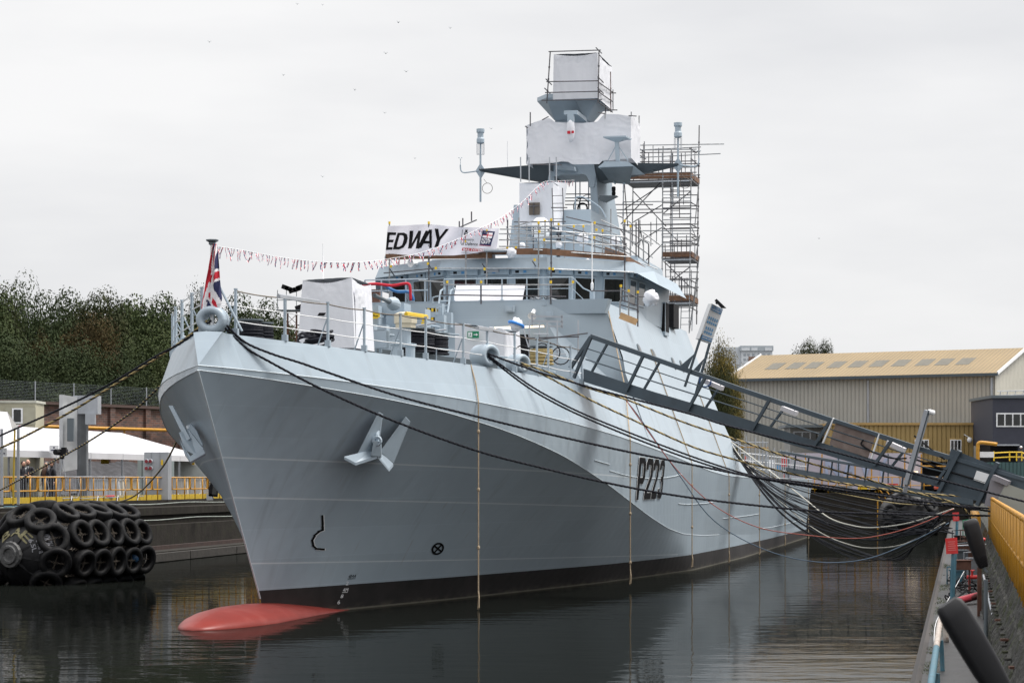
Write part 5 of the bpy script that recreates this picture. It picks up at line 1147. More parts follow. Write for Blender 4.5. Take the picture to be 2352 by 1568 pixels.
ban_letter([[(.16,0),(.36,0),(.5,.62),(.62,0),(.82,0),(1,1),(.84,1),(.73,.28),(.58,1),(.44,1),(.28,.28),(.18,1),(0,1)]], 600,455,790,640)
ban_letter([[(0,0),(.2,0),(.29,.24),(.72,.24),(.8,0),(1,0),(.62,1),(.38,1)], [(.34,.38),(.66,.38),(.5,.82)]], 745,440,880,632)
ban_letter([[(.36,0),(.62,0),(.62,.42),(1,1),(.76,1),(.5,.57),(.24,1),(0,1),(.36,.42)]], 855,430,1003,628)
ban_letter([[(0,0),(1,.1),(.9,1),(.5,.6)]], 368,585,392,655)
ban_text('Ministry', 1172,527,1302,562, M_bk, False, tilt=6); ban_text('of Defence', 1168,566,1346,600, M_bk, False, tilt=8)
mb = MB(); mb.grid([[ban(*ban_px(x, y), .010) for x in (1158,1162)] for y in (585,440)]); mb.build('banner_rule', M_bk, SB_b)
mb = MB(); stroke(mb, [(.5+.38*math.cos(a*.628), .36+.30*math.sin(a*.628)) for a in range(10)], (.07,.06), lambda u,v: ban(*ban_px(1178+46*u, 506-66*v), .012)); stroke(mb, [(.25,.36),(.75,.36)], (.06,.05), lambda u,v: ban(*ban_px(1178+46*u, 506-66*v), .012), False); stroke(mb, [(.3,.75),(.3,.95),(.5,.85),(.7,.95),(.7,.75)], (.05,.05), lambda u,v: ban(*ban_px(1178+46*u, 506-66*v), .012)); mb.build('banner_crest', M_bk, SB_b)
def bquad(x0,y0,x1,y1,x2,y2,x3,y3,m_,off,nm):
    mb = MB(); n = 6; mb.grid([[ban(*ban_px(*( (Vector((x0,y0))*(1-i/n)+Vector((x1,y1))*(i/n))*(1-j/n) + (Vector((x3,y3))*(1-i/n)+Vector((x2,y2))*(i/n))*(j/n) )), off) for i in range(n+1)] for j in range(n+1)]); mb.build(nm, m_, SB_b)
bquad(1366,600,1487,615,1510,460,1382,450, M_navy, .010, 'banner_patch')
ban_text('ROYAL', 1382,530,1482,560, M_flagwhite, True, tilt=2, off=.02); ban_text('NAVY', 1380,560,1480,590, M_flagwhite, True, tilt=2, off=.02)
bquad(1385,522,1488,532,1490,475,1390,468, M_flagwhite, .015, 'banner_ensign'); bquad(1386,500,1488,507,1489,498,1387,491, M_flagred, .02, 'banner_ensign_cross'); bquad(1432,526,1440,527,1445,472,1436,471, M_flagred, .022, 'banner_ensign_cross'); bquad(1388,494,1428,498,1430,474,1391,470, M_navy, .024, 'banner_ensign_canton')
bquad(1360,606,1485,615,1485,611,1360,602, M_flagred, .012, 'banner_rule'); bquad(1190,657,1434,670,1437,645,1190,628, M_flagred, .012, 'banner_bar')
ban_text('BAE SYSTEMS', 1202,634,1424,656, M_flagwhite, True, tilt=12, off=.02); ban_text('INSPIRED WORK', 1190,672,1372,684, mat('grey_print',(.35,.35,.4),.6), False, tilt=8)

# ---- jackstaff and flag
js = thing('jackstaff', 'slim grey flagstaff with a dark cap at the very tip of the bow', 'flagpole', (0,-3.6,6.97), ship=True)
pT = on_b(487, 556, 0.0); pB = Vector((0, pT.y+0.05, 6.97)); pT = Vector((0,-3.55,on_b(487,558,0).z)); 
pB = on_b(488, 750, 0); s_js = on_b(487.5,650,0).y
mb = MB(); mb.tube([(0,s_js,6.98),(0,s_js,on_b(487.5,560,0).z)], .05, 10); mb.build('pole', M_sign, js)
mb = MB(); zc = on_b(487.5,560,0).z; mb.lathe([(.06,0),(.09,.02),(.08,.06),(.15,.10),(.15,.13),(0,.13)], (0,s_js,zc-.03), n=6); mb.build('cap', M_dkgrey, js)
mb = MB(); mb.tube([(0.0,s_js,8.4),(on_s(553,760,s_js).x*1.0, s_js+.1,7.0)], .03, 6); mb.build('stay', M_paint, js)
# limp union flag: outline from the photo, folded in depth
fl = [(490,562,497,560),(485,590,500,588),(480,620,503,618),(474,645,505,640),(470,665,507,660),(466,685,510,684),(463,700,508,697),(462,712,500,716),(462,724,491,721)]
def flag_pt(u, v):
    y = 720 - 160*v; xs0 = interp(-y, [-q[1] for q in reversed(fl)], [q[0] for q in reversed(fl)]); xs1 = interp(-y, [-q[3] for q in reversed(fl)], [q[2] for q in reversed(fl)])
    x = lerp(xs0, xs1, u); p = on_s(x, y, s_js-.08); return p + Vector((0, -.05*math.sin(u*9+v*3) - .03*math.sin(u*17-v*6), 0))
def union(u, v):                  # 0 blue, 1 white, 2 red on the unfolded cloth; cloth hangs by its hoist so it is turned on its side
    x, y = u*60-30, v*30-15
    if abs(x) < 3 or abs(y) < 3: return 2
    if abs(x) < 5 or abs(y) < 5: return 1
    for sg in (1, -1):
        dd = (y - sg*x/2)/math.sqrt(1.25); s2 = 1 if x > 0 else -1
        if -2 < dd*s2*sg*1.0 < 0: return 2
        if abs(dd) < 3: return 1
    return 0
mb = MB(); NUf, NVf = 26, 90
for j in range(NVf):
    for i in range(NUf):
        u, v = i/NUf, j/NVf; U, V = 1-(v*.95+.03*math.sin(u*5)), .54+.42*u+.03*math.sin(v*9)
        mb.m = union(U, V); e = .0005
        mb.face(flag_pt(u,v), flag_pt(u+1/NUf,v), flag_pt(u+1/NUf,v+1/NVf), flag_pt(u,v+1/NVf))
SB(mb, 'union_flag', [M_navy, M_flagwhite, M_flagred], 'limp union flag hanging from the staff at the bow', 'flag', tuple(flag_pt(.5,1)), smooth=True)

# ---- bunting string from the flagstaff to the mast
pts = [(494,565),(560,575),(640,590),(720,600),(790,603),(850,600),(900,593),(960,582),(1030,558),(1090,530),(1150,500),(1200,463),(1233,430),(1252,417),(1278,416),(1320,414)]
S_at = lambda x: interp(x, [494,700,900,1100,1252,1320], [s_js, 9.5, 17.0, 25.2, 35.0, 39.5])
pp = smoothpath([on_s(x,y,S_at(x)) for x,y in pts], 5)
bt = thing('bunting', 'string of little union flags sagging from the bow staff up to the mast', 'bunting', tuple(pp[0]), ship=True)
mb = MB(); mb.tube(pp, .007, 4); mb.build('cord', M_sign, bt)
L = [0.0]
for a, b in zip(pp, pp[1:]): L.append(L[-1]+(b-a).length)
random.seed(11); nfl = 98
for k in range(nfl):
    d_ = L[-1]*(k+.5)/nfl; i = max(j for j in range(len(L)-1) if L[j] <= d_); t = (d_-L[i])/(L[i+1]-L[i]); c = pp[i].lerp(pp[i+1], t); T__ = (pp[i+1]-pp[i]).normalized()
    w_ = random.uniform(.06,.14); h_ = random.uniform(.16,.33); ang = random.uniform(-.5,.7); dn = Vector((math.sin(ang)*.6, random.uniform(-.3,.3), -math.cos(ang))).normalized(); e = T__*w_; mb = MB()
    for r_ in range(6):
        for q_ in range(4):
            mb.m = [[0,1,2,0],[0,1,0,0],[1,2,2,1],[0,2,0,1],[1,0,2,0],[0,0,1,0]][(r_+k) % 6][(q_+k//3) % 4]; f_ = lambda u, v: c - e + e*2*u + dn*h_*v*(1) + Vector((0,.03*math.sin(v*5+k),0)) + (T__*w_*.5*(.5-u)*v)
            mb.face(f_(q_/4,r_/6), f_((q_+1)/4,r_/6), f_((q_+1)/4,(r_+1)/6), f_(q_/4,(r_+1)/6))
    mb.build('pennant', [M_navy, M_flagwhite, M_flagred], bt)

# ---- knotted ropes hung down the ship's side
for k, (x, yt, yb, s_, lb) in enumerate(((1092,845,1404,0,'tan rope with knots hanging down the hull below the small wrapped box, nearest the bow'),(1444,905,1342,0,'knotted tan rope hanging down the hull through the letter P of the pennant number'),(1587,735,1303,0,'knotted tan rope hanging down the hull behind the pennant number, ending in a long loop'),(1671.5,880,1292,0,'knotted tan rope falling past the aft end of the white superstructure'),(1742,1100,1278,0,'knotted tan rope crossed by the hanging cables amidships'),(1801,1104,1253,0,'knotted tan rope near the stern, second from the end'),(1862,1106,1242,0,'knotted tan rope right at the stern corner'))):
    # hangs plumb from the widest point of the side
    if k == 0: g_ = shell(1095, 921, P_mid); top_ = P_top(g_[0], 1); kn_ = P_mid(g_[0], 1)+Vector((.05,0,0)); path = [top_, lerp(top_, kn_, .5)+Vector((.03,0,0)), kn_]
    elif k < 4:
        g_ = shell(x, {1:1009,2:1062,3:1094}[k], P_mid); kn_ = P_mid(g_[0], 1)+Vector((.05,0,0)); zt_ = {1:8.9,2:8.3,3:7.0}[k]; path = [Vector((side_b(z_, kn_.y)+.03, kn_.y, z_)) for z_ in (zt_, (zt_+kn_.z)/2)] + [kn_]
        if k == 1: path = [Vector((side_b(9.2,21.7)+.05,21.7,9.2)), Vector((side_b(6.5,19.5)+.05,19.5,6.5)), kn_]
    else: g_ = shell(x, 1097, P_mid); kn_ = P_mid(g_[0], 1)+Vector((.05,0,0)); path = [kn_]
    w_ = SW(kn_); zb_ = max(.02, HC + (HY-yb)/FPX*w_.y); path.append(Vector((kn_.x, kn_.y, zb_+.5)))
    mb = MB(); mb.tube(path if len(path) > 2 else [path[0], path[-1]], .021, 6)
    z_ = kn_.z - .8
    while z_ > zb_+.6: mb.ball((kn_.x, kn_.y, z_), .045, 8, 6, (1,1,1.4)); z_ -= 1.55
    e = kn_; mb.tube([(e.x,e.y,zb_+.5),(e.x+.03,e.y-.05,zb_+.3),(e.x+.03,e.y-.07,zb_+.05),(e.x,e.y,zb_),(e.x-.02,e.y+.06,zb_+.06),(e.x,e.y+.04,zb_+.35),(e.x,e.y,zb_+.5)], .022, 5)
    SB(mb, 'hanging_rope', M_rope_t, lb, 'rope', (e.x,e.y,zb_), group='ropes hanging down the ship side')
# ================================================================== MOORING LINES, CABLES, GANGWAY
def on_plan(px, py, A, B):         # point above the plan line A-B seen at this photo position
    r = (px-CX)/FPX; dx, dy = B[0]-A[0], B[1]-A[1]; t = (r*A[1]-A[0])/(dx - r*dy); Y = A[1]+dy*t
    return Vector((A[0]+dx*t, Y, HC+(HY-py)/FPX*Y))
def moor(name, A, B, pts, r, m_, label, cat='mooring line', alt=None, pitch=.36, group='mooring lines', plain=False, ends=(None, None), k=6):
    pp = [on_plan(x, y, A, B) for x, y in pts]
    if ends[0] is not None: pp[0] = Vector(ends[0])
    if ends[1] is not None: pp.append(Vector(ends[1]))
    pp = smoothpath(pp, k); mb = MB()
    if plain: mb.tube(pp, r, 6)
    else: rope_mesh(mb, pp, r, pitch, alt=alt)
    return mb.build(name, m_, None, smooth=True, loc=tuple(pp[0]), label=label, cat=cat, group=group)
BOW = SW((0.0, -4.1, 7.25)); BX = (BOW.x, BOW.y); Q1 = (15.5, 66.0)
H1 = SW((bd(6.0)-.05, 5.8, zd(6.0)+.34)); H2 = SW((bd(8.2)-.05, 8.0, zd(8.2)+.28))
bol = Vector((15.5, 66.0, 2.3))
moor('mooring_rope', BX, Q1, [(500,758),(560,784),(623,812),(690,833),(746,852.6),(911,908.6),(1096,956.4),(1241,992),(1378,1023),(1446,1037.7),(1586,1066),(1735,1095),(1952,1127.5),(2185,1160),(2330,1182)], .031, M_rope_k, 'upper of the two heavy black ropes running from the bow ring across the whole hull', ends=(BOW+Vector((.25,0,0)), bol), pitch=.4)
moor('mooring_rope', BX, Q1, [(500,760),(560,795),(623,832.6),(746,896.7),(911,969),(1096,1035),(1241,1073),(1378,1105),(1519,1132),(1660,1151.7),(1858,1172),(1952,1177.6),(2150,1182),(2340,1186)], .031, M_rope_k, 'lower of the two heavy black ropes running from the bow ring across the pennant number', ends=(BOW+Vector((.2,0,-.05)), bol+Vector((.2,1,0))), pitch=.4)
h1 = (H1.x, H1.y); h2 = (H2.x, H2.y)
moor('mooring_rope', h1, (15.3,68), [(1152,829),(1210,880),(1273,917),(1340,950),(1435,989),(1557,1036),(1660,1072),(1737,1093),(1880,1112),(2050,1138),(2200,1160),(2320,1172)], .028, M_rope_k, 'thick black rope from the larger fairlead, upper of a close pair', ends=(H1, (15.3,68,2.4)))
moor('mooring_rope', h1, (15.3,69), [(1152,831),(1205,884),(1270,923),(1340,957),(1435,997),(1557,1044),(1660,1078),(1737,1097),(1880,1121),(2050,1150),(2200,1163),(2320,1170)], .028, M_rope_k, 'thick black rope from the larger fairlead, lower of a close pair', ends=(H1-Vector((0,0,.05)), (15.3,69,2.4)))
moor('mooring_rope', h1, (15.3,62), [(1155,826),(1230,852),(1300,873),(1361,891),(1443,913),(1584,950),(1673,978),(1837,1019),(1880,1028),(2082,1082),(2200,1112),(2352,1151),(2400,1160)], .03, M_rope_k, 'black rope from the larger fairlead lying across the side of the gangway', ends=(H1+Vector((0,0,.04)), None))
ky = [M_rope_k, M_rope_y]
moor('mooring_rope', h2, (13.2,68), [(1212,838),(1263,856),(1350,890),(1443,919),(1578,972),(1700,1012),(1797,1045),(1956,1090),(2080,1126),(2205,1161)], .03, ky, 'yellow and black rope from the smaller fairlead, upper one, ending on the walkway', ends=(H2, (13.6,70,1.9)), alt=[0,1,1])
moor('mooring_rope', h2, (14.6,70), [(1212,842),(1263,868),(1350,915),(1443,959),(1584,1023),(1680,1053),(1766,1075),(1860,1096),(1987,1117),(2120,1133),(2269,1142)], .03, ky, 'yellow and black rope from the smaller fairlead, lower one, ending at the fence', ends=(H2-Vector((0,0,.04)), None), alt=[0,1,1])
# to the left quay
LQ = (-22.5, 84.0)
moor('mooring_rope', BX, (-15.0, 62.0), [(462,757),(415,788),(357,818.6),(247,884.6),(137,939.5),(0,1000),(-80,1035)], .028, M_rope_k, 'black rope from the bow ring to the left quay, the highest on the left', ends=(BOW, None))
moor('mooring_rope', BX, (-15.0, 63.0), [(464,756),(420,782),(357,824),(274.6,876),(165,943.6),(55,1002.6),(0,1029),(-80,1066)], .032, ky, 'bright yellow and black rope from the bow ring to the left quay', ends=(BOW-Vector((.1,0,0)), None), alt=[0,1,1])
moor('mooring_rope', (SW((-4.9,6,6.5)).x, SW((-4.9,6,6.5)).y), (-20.5, 92.0), [(366,888),(302,946.5),(198,1016.6),(82,1081),(0,1125),(-40,1145)], .032, ky, 'yellow and black rope from the far side of the bow to the quay rail', alt=[0,0,1])
moor('mooring_rope', (SW((-4.9,8,6.5)).x, SW((-4.9,8,6.5)).y), (-17.3, 106.0), [(420,975),(414.7,990),(395,1035),(370.7,1075.6),(329.6,1122),(300,1143),(274.6,1151),(250,1153)], .032, ky, 'slack dark rope curving down behind the anchor to the yellow kick plate', alt=[0,0,1])
# thin lines
sa = SW((6.0, 16.5, 6.0)); 
def thin(A, B, pts, r, m_, label): return moor('thin_line', A, B, pts, r, m_, label, 'line', plain=True, group='thin lines hung from the ship to the right quay')
M_redline = mat('red_line', (.30,.07,.05), .7); M_blueline = mat('blue_line', (.05,.09,.14), .7); M_pale = mat('pale_hose', (.50,.48,.42), .6, var=.1)
thin((sa.x,sa.y), (14.2,76), [(1437,917),(1480,978),(1556,1080),(1640,1160),(1740,1210),(1850,1228),(1960,1236),(2040,1225),(2120,1200),(2190,1168)], .016, M_redline, 'thin red line dipping low in front of the pennant number')
thin((sa.x,sa.y), (14.0,78), [(1434,915),(1470,960),(1560,1090),(1640,1195),(1760,1263),(1880,1290),(1990,1283),(2090,1245),(2180,1200)], .016, M_blueline, 'thin dark blue line dipping almost to the water')
# bunch of shore cables from the aft deck edge
random.seed(21); ca = SW((6.9, 44.5, 4.9)); cb_ = SW((6.9, 47.0, 3.9))
for k in range(24):
    t = random.random(); ax, ay = lerp(1682,1712,t), lerp(1035,1075,t); lowy = random.uniform(1160,1290); lowx = random.uniform(1930,2040); ex, ey = random.uniform(2150,2192), random.uniform(1168,1225)
    mid1 = (lerp(ax,lowx,.38), lerp(ay,lowy,.55+.12*random.random())); mid2 = (lerp(lowx,ex,.62), lerp(lowy,ey,.42))
    m_ = M_rope_k if k % 3 else M_black; r_ = random.choice([.010,.012,.016,.022])
    lb = 'black shore cable sagging from the aft deck edge to the right quay'
    moor('shore_cable', (ca.x+random.uniform(-.1,.1), ca.y+random.uniform(-1,2)), (14.3+random.uniform(-.3,.3), 78+random.uniform(-6,8)), [(ax,ay),mid1,(lowx,lowy),mid2,(ex,ey)], r_, m_, lb, 'cable', plain=True, group='black shore cables sagging aft of the ship')
for pts, r_, m_, lb in (([(1640,985),(1760,1075),(1850,1147),(1905,1189),(1960,1207),(2010,1211),(2090,1200),(2190,1168)], .026, M_pale, 'pale hose sagging above the black cables, upper one'), ([(1655,985),(1740,1100),(1820,1175),(1880,1220),(1940,1247),(2000,1258),(2080,1248),(2170,1200)], .022, M_pale, 'pale hose sagging low over the water, lower one'), ([(1708,1060),(1800,1105),(1900,1126),(2000,1146),(2090,1158),(2180,1152)], .018, M_rope_y, 'yellow flecked rope strung between the stern and the quay')):
    moor('shore_hose', (ca.x, ca.y), (14.3, 78), pts, r_, m_, lb, 'hose', plain=True, group=None)
# thick black bunch where the cables leave the deck
mb = MB()
mb.tube(smoothpath([on_plan(x,y,(ca.x,ca.y),(14.3,78)) for x,y in ((1683,1030),(1705,1060),(1735,1095),(1772,1130),(1830,1165),(1905,1205))]), .05, 8); mb.build('cable_bunch', M_black, None, loc=(ca.x,ca.y,4.9), label='thick taped bunch of black cables hanging from the aft end of the superstructure', cat='cable')
# ---- gangway
gA, gB = Vector((2.25, 72.0)), Vector((13.9, 64.0))
def gp(px, py, off=0.0):
    n = Vector((gB.y-gA.y, -(gB.x-gA.x), 0)).normalized(); return on_plan(px, py, (gA.x-n.x*off, gA.y-n.y*off), (gB.x-n.x*off, gB.y-n.y*off))     # off: behind the near girder
gw = thing('gangway', 'long dark grey steel gangway sloping from the foredeck down to the right quay', 'gangway', (13.9,64,2.0))
TOP = [(1358,771),(2352,1098)]; W_ = 1.05
def yt(x): return interp(x, [1358,1500,1700,1900,2100,2352], [771,821,892,960,1025,1100])
def yb_(x): return interp(x, [1340,1500,1700,1900,2100,2352,2450], [876,926,986,1045,1103,1172,1198])
def yg(x): return interp(x, [1340,1480,1700,1900,2100,2352,2450], [846,893,958,1020,1085,1140,1165])
for nm, off in (('near', 0), ('far', W_)):
    mb = MB(); xs = [1340,1420,1500,1600,1700,1800,1900,2000,2100,2200,2290]
    for a, b in zip(xs, xs[1:]): mb.slab([gp(a,yb_(a)+(0 if off==0 else -3),off), gp(b,yb_(b)+(0 if off==0 else -3),off), gp(b,yg(b),off), gp(a,yg(a),off)], (0.0,.05,0))
    mb.build('girder', M_steel, gw)
    mb = MB(); xs = [1358,1500,1700,1900,2100,2352,2420]
    for a, b in zip(xs, xs[1:]): mb.bar(gp(a,yt(a)+(3 if off else 0),off), gp(b,(yt(b) if b<=2352 else 1122)+(3 if off else 0),off), .11, .10)
    mb.build('handrail', M_steel, gw)
for x in (1358+0,1478,1620,1768,1908,2048,2196-6): 
    mb = MB(); mb.bar(gp(x, yt(x)+2, -.02), gp(x-40, yb_(x-40)-8, -.05), .09, .08); mb.build('post', M_steel, gw)
    mb = MB(); mb.bar(gp(x+38, yt(x+38)+3, W_), gp(x+2, yg(x+2), W_), .07, .06); mb.build('post', M_steel, gw)
mb = MB(); mb.bar(gp(1358,773), gp(1310,845), .1, .1); mb.build('end_post', M_steel, gw)
for off, d0 in ((0,.0),(W_,.0)):
    for fr in (.38,.70):
        mb = MB(); xs = list(range(1345 if fr > .5 else 1350, 2180, 60)) + [2180]
        for a, b in zip(xs, xs[1:]): mb.tube([gp(a, lerp(yt(max(a,1358)),yg(a),fr), off), gp(b, lerp(yt(b),yg(b),fr), off)], .017 if fr < .5 else .022, 5)
        if not (off and fr > .5): mb.build('mid_rail', M_steel, gw)
mb = MB(); xs = [1345,1600,1900,2290]
for a, b in zip(xs, xs[1:]): mb.slab([gp(a,yg(a)+8,.06), gp(b,yg(b)+8,.06), gp(b,yg(b)+8,W_-.02), gp(a,yg(a)+8,W_-.02)], (0,0,-.04))
mb.build('tread', M_dkgrey, gw)
mb = MB(); mb.slab([gp(2185,1030), gp(2352,1096), gp(2352,1176), gp(2157,1128)], (0,.04,0)); mb.build('closed_end_panel', M_steel, gw)
mb = MB(); mb.bar(gp(2205,1035,-.05), gp(2157,1130,-.05), .14, .1); mb.bar(gp(2292,1062,-.05), gp(2245,1160,-.05), .14, .1); mb.build('end_frame', M_steel, gw)
mb = MB(); mb.slab([gp(1982-25,984-20), gp(2005+30,1000-2), gp(1985+18,1052), gp(1906+0,1026)][0:0] + [gp(1921,967), gp(2013,995), gp(1993,1054), gp(1905,1020)], (0,.02,0)); mb.build('plywood_panel', mat('worn_plywood', (.16,.12,.105), .7, var=.25, scale=2.5, stains=.4, stcol=(.26,.22,.2)), gw)
mb = MB(); mb.slab([gp(2251,1083,-.08), gp(2282,1091,-.08), gp(2272,1112,-.08), gp(2243,1103,-.08)][0:0]+[gp(2244,1080,-.08), gp(2283,1092,-.08), gp(2275,1114,-.08), gp(2236,1101,-.08)], (0,.03,0)); mb.build('white_plate', M_white, gw)
for a, b in (((1915,960),(1890,1017)), ((2020,996),(2001,1053))): mb = MB(); mb.bar(gp(*a,-.04), gp(*b,-.04), .05, .04); mb.build('edge_trim', M_white, gw)
for k, (x0,y0,x1,y1) in enumerate(((1622,876,1660,892),(1796,937,1830,950),(2038,1016,2078,1034))):
    mb = MB(); mb.bar(gp(x0,y0,.5), gp(x1,y1,.5), .16, .13); mb.m = 1; mb.bar(gp(x0+3,y0-9,.5), gp(x0+2,y0,.5), .03); mb.bar(gp(x1-4,y1-12,.5), gp(x1-6,y1-2,.5), .03)
    mb.build('tube_light', [mat('lamp_cover',(.62,.60,.62),.35,var=.05), M_steel], gw)
mb = MB(); mb.torus(gp(1619,874,.3), (0,1,.1), .17, .012, 20, 5); mb.torus(gp(1621,876,.3), (0.1,1,.1), .16, .012, 20, 5); mb.build('blue_cord', mat('cord_blue',(.02,.08,.25),.5), gw)
mb = MB(); mb.tube(smoothpath([gp(1983,1010,-.06),gp(1978,1018,-.06),gp(1984,1025,-.06),(gp(2010,1040,-.06)),gp(2050,1052,-.06),gp(2082,1052,-.06)]), .025, 6); mb.tube([gp(2100,1000,-.03),gp(2150,1040,-.03),gp(2170,1055,-.03)], .022, 5); mb.tube([gp(2090,1050,-.06), gp(2190,1085,-.06), gp(2352,1135,-.06)], .025, 5); mb.build('power_cable', M_black, gw)
# braced mast with lamp
mb = MB(); a, b = gp(2082,1112,-.16), gp(2130,942,-.16); mb.bar(a, b, .17, .12); mb.m = 1; mb.bar(a+Vector((.02,-.07,0)), b+Vector((.02,-.07,0)), .05, .04); mb.m = 0; mb.bar(gp(2082,1112,-.1), gp(2078,1130,-.1), .1,.1); lm = mb.build('lamp_post', [M_galv, M_steel], gw)
mb = MB(); p = gp(2131,944,-.16); mb.lathe([(.05,0),(.07,.05),(.07,.18),(.04,.2)], p, (1,0,-.3), 12); mb.build('lamp_head', M_sign, lm)
# safety notice on two posts with lamp
sgp = MB(); sgp.bar(gp(1573,888,-.1), gp(1612,766,.0), .06,.06); sgo = sgp.build('sign_post', M_steel, gw); sgp = MB(); sgp.bar(gp(1598,905,.7), gp(1631,785,.7), .06,.06); sgp.build('sign_post', M_steel, gw)
mb = MB(); mb.slab([gp(1560,842,-.03), gp(1595,812,-.03), gp(1577,853,-.03)], (0,.03,0)); mb.slab([gp(1592,850,.7), gp(1618,822,.7), gp(1604,860,.7)], (0,.03,0)); mb.build('gusset', M_steel, sgo)
c0, c1, c2, c3 = gp(1606,778,-.05), gp(1634,788,.4), gp(1635,697,-.05), gp(1661,710,.4)
mb = MB(); mb.add([c0,c1,c3,c2]+[p+Vector((-.10,.10,0)) for p in (c0,c1,c3,c2)], [(0,1,2,3),(7,6,5,4),(0,4,5,1),(1,5,6,2),(2,6,7,3),(3,7,4,0)]); nb = mb.build('notice_board', [M_sign], gw)
f_ = quad_fn(*[p+Vector((.01,-.02,0)) for p in (c0,c1,c2,c3)])
mb = MB()
for u0,u1,v0,v1 in ((.08,.94,.83,.97),(.1,.95,.02,.12)): mb.face(f_(u0,v0),f_(u1,v0),f_(u1,v1),f_(u0,v1))
mb.build('blue_band', M_signblue, nb)
mb = MB()
for j, n_ in ((.62,5),(.34,4)):
    for k in range(n_): u = .15+k*.17+(.06 if n_ == 4 else 0); mb.add([f_(u+.055*math.cos(a*.785), j+.055*math.sin(a*.785)) for a in range(8)], [tuple(range(8))]); mb.face(f_(u-.06,j-.15),f_(u+.06,j-.15),f_(u+.06,j-.08),f_(u-.06,j-.08))
mb.build('pictograms', mat('pictogram_blue',(.16,.36,.60),.5), nb)
mb = MB(); g2 = quad_fn(*[p+Vector((.012,-.028,0)) for p in (c0,c1,c2,c3)]); put_text(mb, 'SAFETY IS EVERYONES', lambda u,v: g2(.12+.8*u,.91+.045*v), True); put_text(mb, 'RESPONSIBILITY', lambda u,v: g2(.12+.8*u,.85+.045*v), True); put_text(mb, 'VISITORS MUST REPORT', lambda u,v: g2(.13+.8*u,.045+.05*v), True); mb.build('notice_lettering', M_sign, nb)
mb = MB(); mb.slab([gp(1646,686,-.2), gp(1667,706,-.2), gp(1655,706,-.2), gp(1641,690,-.2)], (.05,.35,0)); mb.tube([gp(1645,697,0), gp(1650,692,0)], .04, 6); mb.build('floodlight', M_black, nb)
# junction cabinet at the foot of the gangway
mb = MB(); mb.slab([gp(2311,1110,-.25), gp(2368,1130,-.25), gp(2352,1165+16,-.25), gp(2290,1155,-.25)], (0,.4,0)); gc = mb.build('cabinet', mat('cabinet_grey',(.30,.31,.28),.5,var=.06), gw)
mb = MB(); mb.slab([gp(2276,1096,-.12), gp(2318,1108,-.12), gp(2300,1170,-.12), gp(2262,1160,-.12)], (0,.1,0)); mb.bar(gp(2282,1095,-.2), gp(2318,1110,-.2), .18,.14); mb.build('cable_box', mat('box_grey',(.22,.21,.23),.6), gw)
# ================================================================== LEFT BANK
def rail_panels(name, label, base, dirn, n, L_, z0, hgt, kick=True, skip=(), tr_=.036):
    rt = thing(name, label, 'railing', tuple(base)); d_ = Vector(dirn).normalized(); b0 = Vector(base)
    for k in range(n):
        if k in skip: continue
        a = b0 + d_*(k*L_+.08); e = b0 + d_*((k+1)*L_-.08); zt, zm = hgt, hgt*.47
        c = lambda t, z: a.lerp(e, t) + Vector((0,0,z))
        mb = MB(); mb.tube(smoothpath([c(.5,zt),c(.94,zt),c(.99,zt-.06),c(1,zt-.2),c(1,zm+.2),c(.99,zm+.06),c(.94,zm),c(.5,zm),c(.06,zm),c(.01,zm+.06),c(0,zm+.2),c(0,zt-.2),c(.01,zt-.06),c(.06,zt),c(.5,zt)], 3), tr_, 6)
        for t in (.27,.73):
            mb.tube([c(t,-.02), c(t,zt+.03)], tr_*1.05, 6)
            for z in (zt, zm): mb.ball(c(t,z), .048, 8, 5)
        mb.bar(c(.93,zt+.0), b0 + d_*((k+1)*L_+.3) + Vector((0,0,zt)), .07, .07)
        mb.build('rail_panel', M_yellow, rt, smooth=True)
        if kick: mb = MB(); mb.slab([b0+d_*(k*L_+.02)+Vector((0,0,.0)), b0+d_*((k+1)*L_-.02)+Vector((0,0,.0)), b0+d_*((k+1)*L_-.02)+Vector((0,0,.25)), b0+d_*(k*L_+.02)+Vector((0,0,.25))], (-.03,0,0)); mb.build('kick_plate', M_kerb, rt)
    return rt
dL = Vector((.175,1,0)).normalized()
rail_panels('quay_railing', 'yellow tubular safety railing with kick plates along the left quay', (QL(86)-.25,86,2.5), dL, 20, 3.0, 2.5, 1.08)
# steel rails, handrails and pipes on the dock steps
def Lp(Y, dx, z): return Vector((QL(Y)+dx, Y, z))
mb = MB()
for y0 in (92,): 
    for Y in (98.6,101,104,107.5): mb.tube([Lp(Y,1.0,1.35), Lp(Y,.95,2.45)], .035, 6)
    for z_ in (2.42, 1.95): mb.tube([Lp(94,.95,z_), Lp(107.5,.95,z_)], .03, 6)
mb.build('dock_handrail', M_blue, None, loc=tuple(Lp(98.6,1,1.35)), label='blue tubular handrail on the dock steps below the yellow railing', cat='handrail')
mb = MB(); mb.bar(Lp(80,3.55,.45), Lp(140,3.55,.45), .16, .28); mb.build('fender_beam', mat('dark_rust',(.035,.018,.014),.85,var=.4,scale=4), None, loc=tuple(Lp(80,3.55,.45)), label='long rusty beam low on the left dock side', cat='beam')
mb = MB(); 
for Y in range(84,140,7): mb.bar(Lp(Y,4.75,.2), Lp(Y+6.9,4.75,.2), .3, .34)
M_timber = mat('old_timber', (.03,.026,.022), .9, var=.4, scale=3, bump=1, stains=.6, stcol=(.02,.02,.017))
mb.build('timber_fender', M_timber, None, loc=tuple(Lp(84,4.75,.2)), label='row of weathered timbers at the waterline of the left dock', cat='timber')
